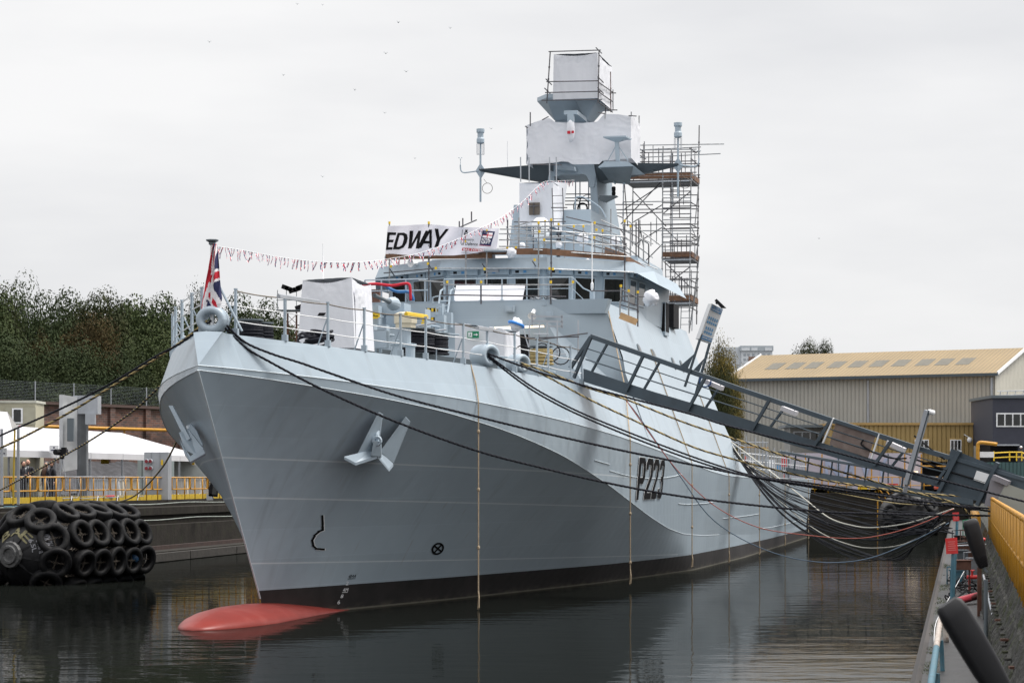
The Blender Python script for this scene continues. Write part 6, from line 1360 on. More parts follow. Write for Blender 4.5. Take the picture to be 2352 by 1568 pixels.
for z_, dx, lb in ((2.36,.06,'pale hose sagging along the top of the left dock wall'),(1.62,.5,'pale hose along the middle of the left dock wall')):
    mb = MB(); mb.tube(smoothpath([Lp(Y,dx+.05,z_-.06*(k%2)) for k, Y in enumerate(range(84,150,6))]), .022, 5); mb.build('pale_hose', mat('pale_pipe',(.30,.33,.30),.6), None, loc=tuple(Lp(84,dx,z_)), label=lb, cat='hose')
mb = MB(); p = Lp(96.3,3.5,.2); mb.tube(smoothpath([p, p+Vector((0,0,.8)), p+Vector((-.05,0,1.0)), p+Vector((-.3,0,1.05))]), .06, 8); mb.build('bent_pipe', M_rust, None, smooth=True, loc=tuple(p), label='short rusty bent pipe at the end of the big tyre fender', cat='pipe')
# ---- floating fender dressed in tyres
fa, fb = Vector((-16.25,79.3,1.02)), Vector((-13.35,84.9,1.05)); ax = (fb-fa).normalized(); RAD = 1.42
ft = thing('tyre_fender', 'huge black floating fender covered with chained tyres, left of the bow', 'fender', tuple(fa))
mb = MB(); mb.lathe([(.02,-.55),(.3,-.5),(.75,-.28),(1.12,.08),(1.36,.6),(RAD,1.1),(RAD,4.7),(1.36,5.1),(1.1,5.4),(.6,5.6),(.02,5.7)], fa, ax, 36); mb.build('body', M_rubber2, ft, smooth=True)
xr = ax.cross(Vector((0,0,1))).normalized(); yr = xr.cross(ax).normalized()
def ring_pt(ang, h_, r): return fa + ax*h_ + (xr*math.cos(ang) + yr*math.sin(ang))*r
mb = MB(); mb.lathe([(.42,-.62),(.45,-.55),(.40,-.42)], fa, ax, 16); mb.torus(fa-ax*.62, ax, .26, .07, 16, 6)
for k in range(10): a = k*math.pi/5; mb.bar(fa-ax*.60+(xr*math.cos(a)+yr*math.sin(a))*.2, fa-ax*.52+(xr*math.cos(a)+yr*math.sin(a))*.42, .08,.1)
mb.build('end_fitting', mat('worn_steel',(.10,.10,.10),.6,metal=.4,var=.5,scale=8), ft)
def tyre(c, n, up, r=.60, name='tyre'):
    c, n = Vector(c), Vector(n).normalized(); mb = MB(); w = .17
    prof = [(r*.60,-w*.75),(r*.74,-w*.98),(r*.90,-w*.95),(r*.985,-w*.72),(r,-w*.4),(r,w*.4),(r*.985,w*.72),(r*.90,w*.95),(r*.74,w*.98),(r*.60,w*.75),(r*.585,w*.3),(r*.62,0),(r*.585,-w*.3),(r*.60,-w*.75)]
    mb.lathe(prof, c, n, 26, cap=False)
    t = mb.build(name, M_rubber, ft, smooth=True)
    cm = MB(); u = Vector(up); u = (u - n*u.dot(n)).normalized(); v = n.cross(u)
    for a_, b_ in ((u, 0), (v, 1)):
        for k in range(-5, 6): cc = c + a_*(k*.065) + n*(.02*math.cos(k*.6)); cm.torus(cc, n if k % 2 else (u if b_ else v), .030, .009, 8, 4)
    cm.build('chain', M_chain, t)
    return t
NA = 10
for row, hh, rr in ((0,.22,1.26),(1,1.36,RAD+.12),(2,2.24,RAD+.12),(3,3.12,RAD+.12),(4,4.0,RAD+.12),(5,4.8,RAD+.05)):
    for k in range(NA):
        ang = 2*math.pi*k/NA + .42
        if math.sin(ang) < -.80: continue
        if row > 0 and math.cos(ang) > .95: pass
        e = xr*math.cos(ang) + yr*math.sin(ang)
        c = ring_pt(ang, hh, rr); n = e if row else (e*.8 - ax*.62); tyre(c, n + Vector((random.uniform(-.14,.14),random.uniform(-.14,.14),random.uniform(-.14,.14))), ax, random.uniform(.47,.53) if row else .54)
for k in range(NA):
    ang = 2*math.pi*(k+.5)/NA + .42
    if math.sin(ang) < -.7: continue
    mb = MB()
    for q in range(47): h_ = .75+q*.088; mb.torus(ring_pt(ang, h_, RAD+.03), (xr*math.cos(ang)+yr*math.sin(ang)) if q % 2 else (xr*-math.sin(ang)+yr*math.cos(ang)), .05, .014, 8, 4)
    mb.build('long_chain', M_chain, ft)
mb = MB()
for k in range(NA):
    ang = 2*math.pi*k/NA + .42; mb.bar(fa-ax*.45+(xr*math.cos(ang)+yr*math.sin(ang))*.4, ring_pt(ang,-.08,.95), .09,.07); mb.bar(ring_pt(ang,-.08,.95), ring_pt(ang,.1,1.15), .05,.05)
mb.build('strap', M_rubber2, ft)
def dome(ang, r0, r1):            # (tangential u, radial v) on the end dome
    rr_ = [(.3,-.5),(.75,-.28),(1.12,.08),(1.36,.6)]
    def f_(u, v):
        r = lerp(r0, r1, v); h_ = interp(r, [q[0] for q in rr_], [q[1] for q in rr_]) - .03; a = ang - (u-.5)/max(.3,r)*.30*1.4
        return fa + ax*h_ + (xr*math.cos(a)+yr*math.sin(a))*r
    return f_
M_ltr = mat('faded_yellow_letter', (.19,.17,.09), .8, var=.4, scale=14); M_wlt = mat('faded_white_letter', (.22,.22,.24), .8, var=.4, scale=14)
angs = {'B': 2.15, 'A': 1.50, 'E': .95}
sgn = 1
for c_, an in angs.items(): mb = MB(); put_text(mb, c_, dome(an, .62, .88), True); mb.build('fender_lettering', M_ltr, ft)
for txt, an, r0, r1 in (('YOKOHAMA', .33, 1.06,1.2), ('50kPa', .30, .88,1.02), ('3.3D x', .72,.98,1.08), ('6.5L', .42,.72,.84)):
    mb = MB(); ff = dome(an, r0, r1); put_text(mb, txt, lambda u, v: ff(.5+(u-.5)*(1.7 if len(txt) > 5 else 1.1), v), True); mb.build('fender_lettering', M_wlt, ft)
mb = MB(); p = ring_pt(-.15, 4.3, RAD+.12); mb.ball(p, .2, 10, 6, (1,.5,.8)); mb.build('blue_buoy', mat('buoy_blue',(.05,.13,.26),.4), ft)
# ---- marquee
def tq(Y, off, z): X = -22.6+.154*(Y-106); n = Vector((-.988,.152,0)); return Vector((X, Y, z)) + n*off
tent = thing('marquee', 'long white marquee with a pitched roof on the left quay', 'marquee', tuple(tq(94,0,2.5)))
M_tent = mat('marquee_pvc', (.52,.52,.54), .5, var=.06, scale=.6)
Y0, Y1, zE, zR, SPAN = 88, 138, 4.78, 6.15, 5.0
for k in range(10):
    a, b = Y0+k*5, Y0+k*5+4.93; mb = MB()
    mb.slab([tq(a,0,zE),tq(b,0,zE),tq(b,SPAN,zR),tq(a,SPAN,zR)], (0,0,.03)); mb.slab([tq(a,SPAN,zR),tq(b,SPAN,zR),tq(b,2*SPAN,zE),tq(a,2*SPAN,zE)], (0,0,.03))
    mb.slab([tq(a,-.02,zE+.02),tq(b,-.02,zE+.02),tq(b,-.02,zE-.28),tq(a,-.02,zE-.28)], (-.02,0,0)); mb.build('roof_bay', M_tent, tent)
    for off in (.05, 2*SPAN-.05): mb = MB(); mb.bar(tq(a,off,2.5), tq(a,off,zE), .10,.10); mb.build('leg', M_galv, tent)
    mb = MB(); mb.bar(tq(a,.05,zE-.05), tq(a,SPAN,zR-.06), .09,.09); mb.bar(tq(a,2*SPAN-.05,zE-.05), tq(a,SPAN,zR-.06), .09,.09); mb.build('rafter', M_galv, tent)
mb = MB(); mb.face(tq(Y1,0,zE),tq(Y1,2*SPAN,zE),tq(Y1,SPAN,zR)); mb.build('gable', M_tent, tent)
for x, y in ((110,1040),(10,1048)):
    pass
t2 = thing('small_marquee', 'small white gabled tent at the left edge, in front of the long marquee', 'marquee', (-21.5,95,2.5)); P2 = lambda x, y, Y: at(x, y, Y)
a, b, c = at(-45,985,93), at(42,983,96), at(14,944,94.5); dv = Vector((.6,-3.8,0)); bk = Vector((-.5,4,0))
mb = MB(); mb.slab([at(-60,938,92), at(17,946,95.5), at(27,984,94), at(-60,994,91)], (0,.03,0)); mb.slab([at(-60,938,92.1), at(17,946,95.6), at(45,985,98), at(-60,978,96)], (0,.03,0)); mb.build('roof', M_tent, t2); mb = MB(); mb.face(at(17,947,95.4), at(27,983,94.1), at(44,984,97.9)); mb.build('gable', mat('tent_gable',(.30,.29,.28),.7), t2)
mb = MB(); mb.bar(at(42,985,95), Vector((at(42,985,95).x,95,2.5)), .1,.1); mb.bar(at(4,985,93), Vector((at(4,985,93).x,93,2.5)), .1,.1); mb.build('leg', M_galv, t2)
mb = MB(); mb.bar(Vector((at(30,985,94).x,94,2.5)), at(34,985,94), .06,.06); mb.build('yellow_pole', M_kerb, t2)
for px_, py_, Y in ((124,1031,109),(4,1038,97)):
    mb = MB(); q = at(px_,py_,Y); mb.box(q, (.42,.02,.34)); s_ = mb.build('paper_notice', M_white, None, loc=tuple(q), label='small white notice hung from the marquee pole '+('behind the group of people' if px_ > 50 else 'at the left edge of the picture'), cat='notice')
    mb = MB(); mb.box(q+Vector((0,-.012,-.05)), (.28,.004,.05)); mb.box(q+Vector((0,-.012,.07)), (.07,.004,.07)); mb.build('print', M_navy, s_)
# ---- brick wall, security fence, pipe, cabins
def brick_material():
    m = bpy.data.materials.new('brickwork'); m.use_nodes = True; N = m.node_tree.nodes; L = m.node_tree.links; bs = N['Principled BSDF']; bs.inputs['Roughness'].default_value = .9
    tcn = N.new('ShaderNodeTexCoord'); sp = N.new('ShaderNodeSeparateXYZ'); L.new(tcn.outputs['Object'], sp.inputs[0]); cb = N.new('ShaderNodeCombineXYZ'); L.new(sp.outputs[0], cb.inputs[0]); L.new(sp.outputs[2], cb.inputs[1])
    br = N.new('ShaderNodeTexBrick'); br.inputs['Scale'].default_value = 1; br.inputs['Brick Width'].default_value = .46; br.inputs['Row Height'].default_value = .16; br.inputs['Mortar Size'].default_value = .016
    br.inputs['Color1'].default_value = (.17,.075,.05,1); br.inputs['Color2'].default_value = (.075,.045,.038,1); br.inputs['Mortar'].default_value = (.15,.13,.12,1); L.new(cb.outputs[0], br.inputs[0])
    nz = N.new('ShaderNodeTexNoise'); nz.inputs['Scale'].default_value = 1.1; nz.inputs['Detail'].default_value = 6; L.new(tcn.outputs['Object'], nz.inputs[0]); mrn = N.new('ShaderNodeMapRange'); mrn.inputs[1].default_value=.42; mrn.inputs[2].default_value=.68; mrn.inputs[4].default_value=.55; L.new(nz.outputs[0], mrn.inputs[0])
    x = N.new('ShaderNodeMix'); x.data_type='RGBA'; L.new(mrn.outputs[0], x.inputs[0]); L.new(br.outputs[0], x.inputs[6]); x.inputs[7].default_value=(.035,.028,.025,1); L.new(x.outputs[2], bs.inputs['Base Color']); return m
M_brick = brick_material()
wA, wB = Vector((-42,143,2.5)), Vector((-8,206,2.5)); wd_ = (wB-wA).normalized(); wn = Vector((wd_.y,-wd_.x,0)); wl = (wB-wA).length
wall = thing('brick_wall', 'high dark brick boundary wall with piers behind the marquee', 'wall', tuple(wA))
ang = math.atan2(wd_.y, wd_.x)
def wbox(mb, u0, u1, d0, d1, z0, z1): mb.bx((u0,d0,z0),(u1,d1,z1))
def wobj(mb, name, m_): 
    me = bpy.data.meshes.new(name); me.from_pydata([tuple(v) for v in mb.v], [], mb.f); me.materials.append(m_); o_ = bpy.data.objects.new(name, me); COL.objects.link(o_); o_.parent = wall; o_.rotation_euler = (0,0,ang); return o_
mb = MB(); wbox(mb, 0, wl, 0, .4, 0, 6.0); wobj(mb, 'brick_panel', M_brick)
for k in range(18): mb = MB(); wbox(mb, k*4.1, k*4.1+.55, -.2, -.002, 0, 6.05); wobj(mb, 'pier', M_brick)
mb = MB(); wbox(mb, 0, wl, -.28, .5, 6.052, 6.25); wobj(mb, 'coping', mat('coping', (.07,.045,.038), .9))
fn = thing('security_fence', 'fence of fine horizontal wires on posts along the top of the brick wall', 'fence', tuple(wA+Vector((0,0,6.25))))
for k in range(18): mb = MB(); p = wA+wd_*(k*4.1+.3)+Vector((0,0,6.25)); mb.tube([p, p+Vector((0,0,1.35))], .04, 5); mb.build('fence_post', M_galv, fn)
mb = MB()
for k in range(13): mb.tube([wA+Vector((0,0,6.33+k*.1)), wB+Vector((0,0,6.33+k*.1))], .008, 3)
mb.build('wires', M_dkgrey, fn)
mb = MB(); mb.tube([wA+wn*.5+Vector((0,0,4.55)), wB+wn*.5+Vector((0,0,4.55))], .12, 10); yp = mb.build('yellow_pipe', M_yellow, None, smooth=True, loc=tuple(wA), label='long yellow pipe running along the brick wall', cat='pipe')
for k in range(9): mb = MB(); p = wA+wd_*(k*7.0+2)+wn*.4; mb.bx((p.x-.06,p.y-.06,6.2),(p.x+.06,p.y+.06,6.95)); mb.build('pipe_bracket', M_yellow, yp)
def cabin(px0, px1, pyt, pyb, Y, label, low=True):
    a, b = at(px0,pyb,Y), at(px1,pyt,Y); cb_ = thing('portable_cabin', label, 'cabin', (a.x,Y,a.z)); mb = MB(); mb.bx((a.x,Y,a.z),(b.x,Y+2.6,b.z)); mb.build('walls', mat('cabin_cream',(.36,.34,.25),.6,var=.06,streak=.15), cb_)
    mb = MB(); mb.bx((a.x-.08,Y-.08,b.z+.002),(b.x+.08,Y+2.7,b.z+.14)); mb.build('roof', mat('cabin_trim',(.42,.42,.36),.6), cb_)
    return cb_, a, b
cb1, a_, b_ = cabin(-120, 81, 925, 1012, 138, 'cream portable cabin with a shuttered window, raised behind the tents')
mb = MB(); a, b = at(47,970,137.9), at(94*.0+93*.0+90*.0+78*.0+92*.0+52+40,938,137.9); a, b = at(61,968,137.9), at(90,938,137.9)
wq = MB(); a, b = at(62,969,137.9), at(91,938,137.9)
a, b = at((100/2.091)*.5742*1.0, 972, 137.9), at((190/2.091)*.5742, 937, 137.9); wq.bx((a.x,a.y,a.z),(b.x,a.y+.04,b.z)); wo_ = wq.build('window', M_white, cb1)
mb = MB(); mb.bx((a.x+.1,a.y-.02,a.z+.08),(b.x-.1,a.y,b.z-.08)); mb.build('pane', M_glass, wo_)
mb = MB(); mb.bx((b.x+.02,a.y-.03,a.z-.05),(b.x+.75,a.y,b.z+.05)); mb.build('shutter', mat('shutter',(.30,.29,.22),.6), cb1); mb = MB(); mb.bx((a.x-.4,a.y-.03,a.z-.05),(a.x-.02,a.y,b.z+.05)); mb.build('shutter', mat('shutter',(.30,.29,.22),.6), cb1)
mb = MB(); a, b = at(26,984,137.85), at(51,975,137.85); mb.bx((a.x,a.y,a.z-.1),(b.x,a.y+.03,b.z)); sg_ = mb.build('sign', M_white, cb1)
mb = MB(); f_ = quad_fn((a.x+.03,a.y-.01,a.z+.02),(b.x-.03,a.y-.01,a.z+.02),(a.x+.03,a.y-.01,b.z-.03),(b.x-.03,a.y-.01,b.z-.03)); put_text(mb, 'Wernick 0800', f_, True); mb.build('sign_lettering', M_red, sg_)
mb = MB(); mb.bx((-36,138.01,2.5),(at(81,1012,138).x,140.5,at(0,1013,138).z)); mb.build('lower_cabin_walls', mat('cabin_cream',(.36,.34,.25)), cb1)
# rock bank below the wall
mb = MB(); rows = []
for j in range(7):
    r = []
    for i in range(40):
        p = wA.lerp(wB, i/39) + wn*(5.5*(1-j/6)) + Vector((0,0,-.1+2.4*j/6)); p += wn*mnoise.noise(p*.7)*.8 + Vector((0,0,mnoise.noise(p*.9+Vector((3,0,0)))*.4)); r.append(p)
    rows.append(r)
mb.grid(rows); mb.build('rock_bank', mat('dark_rock',(.045,.045,.05),.9,var=.5,scale=2,bump=2), None, kind='structure')
# ---- equipment on the quay
bw = thing('plant_container', 'row of grey green steel plant cabinets behind the marquee legs', 'container', (-19.5,141,2.5)); mb = MB(); 
x0, x1 = at(312,1050,138).x, at(455,1050,146).x
mb.hexa([(x0,138.6,2.5),(x1,144,2.5),(x1,147,2.5),(x0,141,2.5),(x0,138.6,4.9),(x1,144,4.9),(x1,147,4.9),(x0,141,4.9)]); mb.build('body', mat('cabinet_green',(.20,.235,.235),.6,var=.08,scale=1,streak=.2), bw)
for k in range(6): t = (k+.5)/6; p = Vector((lerp(x0,x1,t), lerp(138.6,144,t)-.03, 4.0)); mb = MB(); mb.bx((p.x-.02,p.y-.02,2.55),(p.x+.02,p.y,4.85)); mb.build('door_seam', M_dkgrey, bw)
lw = thing('pale_container', 'pale grey plant container with yellow warning labels, seen just left of the stem', 'container', (-17,143,2.5)); mb = MB(); xa, xb = at(400,1050,136).x, at(560,1050,138).x; mb.bx((xa,136,2.5),(xb,139,4.8)); mb.build('body', mat('cabinet_pale',(.40,.43,.42),.6,var=.06,streak=.15), lw)
for px_ in (444,484):
    a = at(px_,1068,135.95); mb = MB(); mb.bx((a.x-.10,135.93,a.z),(a.x+.10,135.97,a.z+.45)); lb_ = mb.build('warning_label', M_white, lw); mb = MB(); mb.slab([(a.x-.07,135.92,a.z+.24),(a.x+.07,135.92,a.z+.24),(a.x,135.92,a.z+.42)], (0,-.005,0)); mb.slab([(a.x-.08,135.92,a.z+.03),(a.x+.08,135.92,a.z+.03),(a.x+.08,135.92,a.z+.16),(a.x-.08,135.92,a.z+.16)], (0,-.005,0)); mb.build('warning_symbol', M_ylabel, lb_)
p = at(240,1034,138.2); lab = MB(); p = Vector((at(242,1040,138.5).x,138.4,0)); 
mb = MB(); z_ = at(242,1048,138.4).z; mb.bx((p.x-.2,138.4,z_-.1),(p.x+.2,138.45,z_+.5)); wl_ = mb.build('warning_label', M_white, bw); mb = MB(); mb.slab([(p.x-.16,138.38,z_+.15),(p.x+.16,138.38,z_+.15),(p.x,138.38,z_+.45)], (0,-.005,0)); mb.bx((p.x-.24,138.36,z_-.42),(p.x+.24,138.38,z_-.12)); mb.build('warning_symbol', M_ylabel, wl_)
# quayside switch cabinet with four red sockets
a, b = at(331,1131,117), at(386,1038,117); cq = thing('switch_cabinet', 'tall grey electrical cabinet with four red sockets behind the yellow railing', 'cabinet', (a.x,117,2.5))
mb = MB(); mb.bx((a.x,117,2.5),(b.x,118.2,b.z)); mb.build('body', M_galv, cq)
w_ = b.x-a.x; mb = MB(); mb.bx((a.x+.30*w_,116.97,a.z+.1),(a.x+.305*w_,117,b.z)); mb.bx((a.x+.66*w_,116.97,a.z+.1),(a.x+.665*w_,117,b.z)); mb.build('door_seam', M_dkgrey, cq)
for x in (338,347):
    for y in (1059,1075): p = at(x,y,116.95); mb = MB(); mb.m=0; mb.lathe([(.11,0),(.12,.05),(.10,.12)], p, (-.2,-1,0), 12); mb.m=1; mb.lathe([(.09,.12),(.0,.125)], p, (-.2,-1,0), 12); mb.build('socket', [M_galv, mat('socket_red',(.22,.02,.03),.5)], cq)
p = at(372,1062,116.96); mb = MB(); mb.bx((p.x-.05,p.y-.01,p.z-.12),(p.x+.05,p.y,p.z+.14)); mb.build('warning_label', M_ylabel, cq)
# navigation pillar: two big panels on a grey column
nc = thing('signal_column', 'grey column carrying a tall ribbed panel and a large box, behind the left railing', 'column', (at(188,1130,112).x,112,2.5))
mb = MB(); a = at(188,1000,112); mb.bx((a.x-.24,112,2.5),(a.x+.22,112.5,at(0,950,112).z)); mb.build('column', mat('column_steel',(.13,.14,.15),.6,var=.3,scale=1.5,streak=.5,scol=(.06,.06,.06)), nc)
mb = MB(); a, b = at(168,950,111.6), at(224,908,111.6); mb.bx((a.x,111.6,a.z),(b.x,112.6,b.z)); mb.build('box', M_galv, nc)
mb = MB(); a, b = at(136,1083,111), at(172,906,111); mb.hexa([(a.x,111,a.z),(a.x+.18,110.9,a.z),(b.x,111.5,a.z+.12),(b.x,111.6,a.z+.12),(a.x,111,b.z),(a.x+.18,110.9,b.z),(b.x,111.5,b.z-.1),(b.x,111.6,b.z-.1)]); mb.build('tall_panel', mat('worn_panel',(.36,.37,.38),.55,var=.15,scale=1,stains=.5,stcol=(.55,.56,.56)), nc)
mb = MB(); a, b = at(154,1013,110.7), at(168,960,110.7); mb.bx((a.x,110.7,a.z),(b.x,111,b.z)); mb.build('bracket', M_dkgrey, nc)
mb = MB(); a = at(208,962,111.5); mb.box(a, (.45,.3,.5)); mb.build('junction_box', M_galv, nc)
# crowd barriers
def barrier(px_, Y, label, rz=0.0, w=2.2):
    p = at(px_, 1140, Y); b_ = thing('crowd_barrier', label, 'barrier', (p.x, Y, 2.5), group=None); mb = MB(); e = Vector((math.cos(rz), math.sin(rz), 0))*w/2; c = Vector((p.x,Y,2.5))
    mb.tube(smoothpath([c-e+Vector((0,0,.2)), c-e+Vector((0,0,1.0)), c-e*.95+Vector((0,0,1.1)), c+e*.95+Vector((0,0,1.1)), c+e+Vector((0,0,1.0)), c+e+Vector((0,0,.2)), c-e+Vector((0,0,.2))],2), .02, 5)
    for k in range(1,16): t = -1+2*k/16; mb.tube([c+e*t+Vector((0,0,.2)), c+e*t+Vector((0,0,1.09))], .009, 4)
    mb.build('frame', M_galv, b_); mb = MB()
    for t in (-.7,.7): mb.tube([c+e*t+Vector((-.0,-.3,0)), c+e*t+Vector((0,0,.25)), c+e*t+Vector((0,.3,0))], .018, 4)
    mb.build('feet', M_galv, b_); return b_
for px_, Y, lb in ((60,101,'crowd barrier in front of the two men in suits'),(134,103.5,'crowd barrier in front of the woman with long brown hair'),(195,106,'crowd barrier at the foot of the signal column'),(242,109,'crowd barrier beside the white chest'),(290,113,'crowd barrier in front of the pale plastic block'),(402,124,'crowd barrier just right of the switch cabinet'),(434,126,'crowd barrier below the loudspeaker'),(470,128,'crowd barrier in front of the orange forklift')): barrier(px_, Y, 'galvanised '+lb, .9)
# plastic blocks
for px_, Y, c_, lb, w_ in ((262,114,(.52,.47,.38),'cream plastic block, right of the white chest',.9),(292,116,(.50,.46,.38),'cream plastic block with a dark slot, nearest the switch cabinet',1.1),(235,113,(.60,.62,.64),'white lidded chest behind the railing',1.6),(410,130,(.50,.45,.37),'cream plastic block just right of the switch cabinet',1.0),(438,132,(.52,.47,.40),'cream plastic block under the loudspeaker',1.1),(466,134,(.5,.45,.38),'cream plastic block beside the forklift',1.0)):
    p = at(px_,1120,Y); mb = MB(); mb.m=0; z0_ = 2.5; mb.hexa([(p.x-w_/2,Y,z0_),(p.x+w_/2,Y,z0_),(p.x+w_/2,Y+.6,z0_),(p.x-w_/2,Y+.6,z0_),(p.x-w_/2+.06,Y+.08,z0_+.95),(p.x+w_/2-.06,Y+.08,z0_+.95),(p.x+w_/2-.06,Y+.5,z0_+.95),(p.x-w_/2+.06,Y+.5,z0_+.95)]); mb.m=1; mb.bx((p.x-.2,Y-.01,z0_),(p.x+.2,Y+.0,z0_+.14)); mb.m = 0; mb.bx((p.x-w_/2+.03,Y+.03,z0_+.951),(p.x+w_/2-.03,Y+.55,z0_+1.0)); mb.build('barrier_block', [mat('plastic%d' % px_, c_, .6, var=.08), M_black], None, loc=(p.x,Y,z0_), label=lb, cat='block')
# loudspeaker on a stand, video camera on a tripod, floodlight
p = at(480,1047,124); ls = thing('loudspeaker', 'black loudspeaker on a thin stand, left of the stem behind the railing', 'loudspeaker', (p.x,124,2.5)); mb = MB(); mb.box(p, (.62,.5,.58)); mb.m=1; mb.lathe([(.09,0),(.09,.03)], p+Vector((.05,-.25,.02)), (0,-1,0), 12); mb.build('cabinet', [M_black, M_dkgrey], ls); mb = MB(); mb.tube([(p.x,124,2.5),(p.x,124,p.z-.25)], .03, 6); mb.bar((p.x-.25,124,2.5),(p.x+.25,124,2.53),.03); mb.build('stand', M_black, ls)
p = at(143,1038,105); vc = thing('video_camera', 'black video camera on a tripod behind the left railing', 'video camera', (p.x,105,2.5)); mb = MB(); mb.box(p, (.42,.5,.26)); mb.box(p+Vector((.08,0,.16)), (.2,.3,.1)); mb.lathe([(.1,0),(.13,.25)], p+Vector((-.1,-.2,0)), (-.6,-1,0), 12); mb.box(p+Vector((0,0,-.2)), (.16,.16,.2)); mb.build('body', M_black, vc)
for a in (0,2.1,4.2): mb = MB(); mb.tube([p+Vector((0,0,-.28)), (p.x+.35*math.cos(a), 105+.35*math.sin(a), 2.5)], .02, 5); mb.build('leg', M_galv, vc)
p = at(492,1118,118); fl_ = thing('floodlight', 'black floodlight on a bracket fixed to the railing beside the stem', 'floodlight', tuple(at(480,1140,118))); mb = MB(); mb.box(p, (.42,.3,.95), M=Matrix.Rotation(.12,3,'Y')); mb.build('housing', M_black, fl_); mb = MB(); mb.box(p+Vector((.06,-.16,-.02)), (.22,.02,.7), M=Matrix.Rotation(.12,3,'Y')); mb.build('lens', M_glass, fl_); mb = MB(); mb.tube([p+Vector((-.1,0,-.4)), at(482,1140,118)], .04, 6); mb.box(at(482,1141,118), (.3,.3,.3)); mb.build('bracket', M_galv, fl_)
# orange forklift
p = at(500,1125,148); fk = thing('forklift', 'orange forklift truck partly hidden by the stem of the ship', 'forklift', (p.x,148,2.5)); X, Z = p.x, 2.5
mb = MB(); mb.slab([(X-.95,147.5,Z+.35),(X+1.2,147.5,Z+.35),(X+1.3,147.5,Z+.75),(X+1.1,147.5,Z+1.15),(X-.2,147.5,Z+1.35),(X-.9,147.5,Z+1.3),(X-1.0,147.5,Z+.9)], (0,1.1,0)); bd_ = mb.build('body', M_orange, fk)
mb = MB(); put_text(mb, 'DOOSAN', quad_fn((X-.8,147.49,Z+1.05),(X+.0,147.49,Z+1.08),(X-.8,147.49,Z+1.22),(X+.0,147.49,Z+1.24)), True); mb.build('lettering', M_white, bd_)
for x in (X-.5, X+.85): mb = MB(); mb.lathe([(.1,0),(.34,.0),(.36,.05),(.36,.2),(.34,.25)], (x,147.65,Z+.36), (0,-1,0), 18); mb.build('wheel', M_rubber, fk)
mb = MB(); mb.box((X+.0,148,Z+1.5),(.5,.5,.12)); mb.box((X-.22,148,Z+1.75),(.12,.5,.5)); mb.build('seat', M_black, fk)
mb = MB(); 
for x in (X-.6,X+.6):
    for y in (147.55,148.5): mb.bar((x,y,Z+1.2),(x+.05,y,Z+2.2),.07,.07)
mb.box((X+.03,148,Z+2.22),(1.4,1.05,.06)); mb.build('guard', M_black, fk); mb = MB(); mb.bar((X+1.3,147.7,Z+.1),(X+1.3,147.7,Z+2.4),.12,.1); mb.bar((X+1.3,148.4,Z+.1),(X+1.3,148.4,Z+2.4),.12,.1); mb.bar((X+1.3,147.8,Z+.1),(X+2.3,147.8,Z+.1),.1,.05); mb.bar((X+1.3,148.3,Z+.1),(X+2.3,148.3,Z+.1),.1,.05); mb.build('mast', M_black, fk)
mb = MB(); a = at(186,1142,100); mb.tube([at(160,1142.5,106), at(262,1139,110)], .06, 6); mb.build('red_boom', M_red, None, loc=tuple(a), label='long red pipe lying behind the kick plate near the fender', cat='pipe')
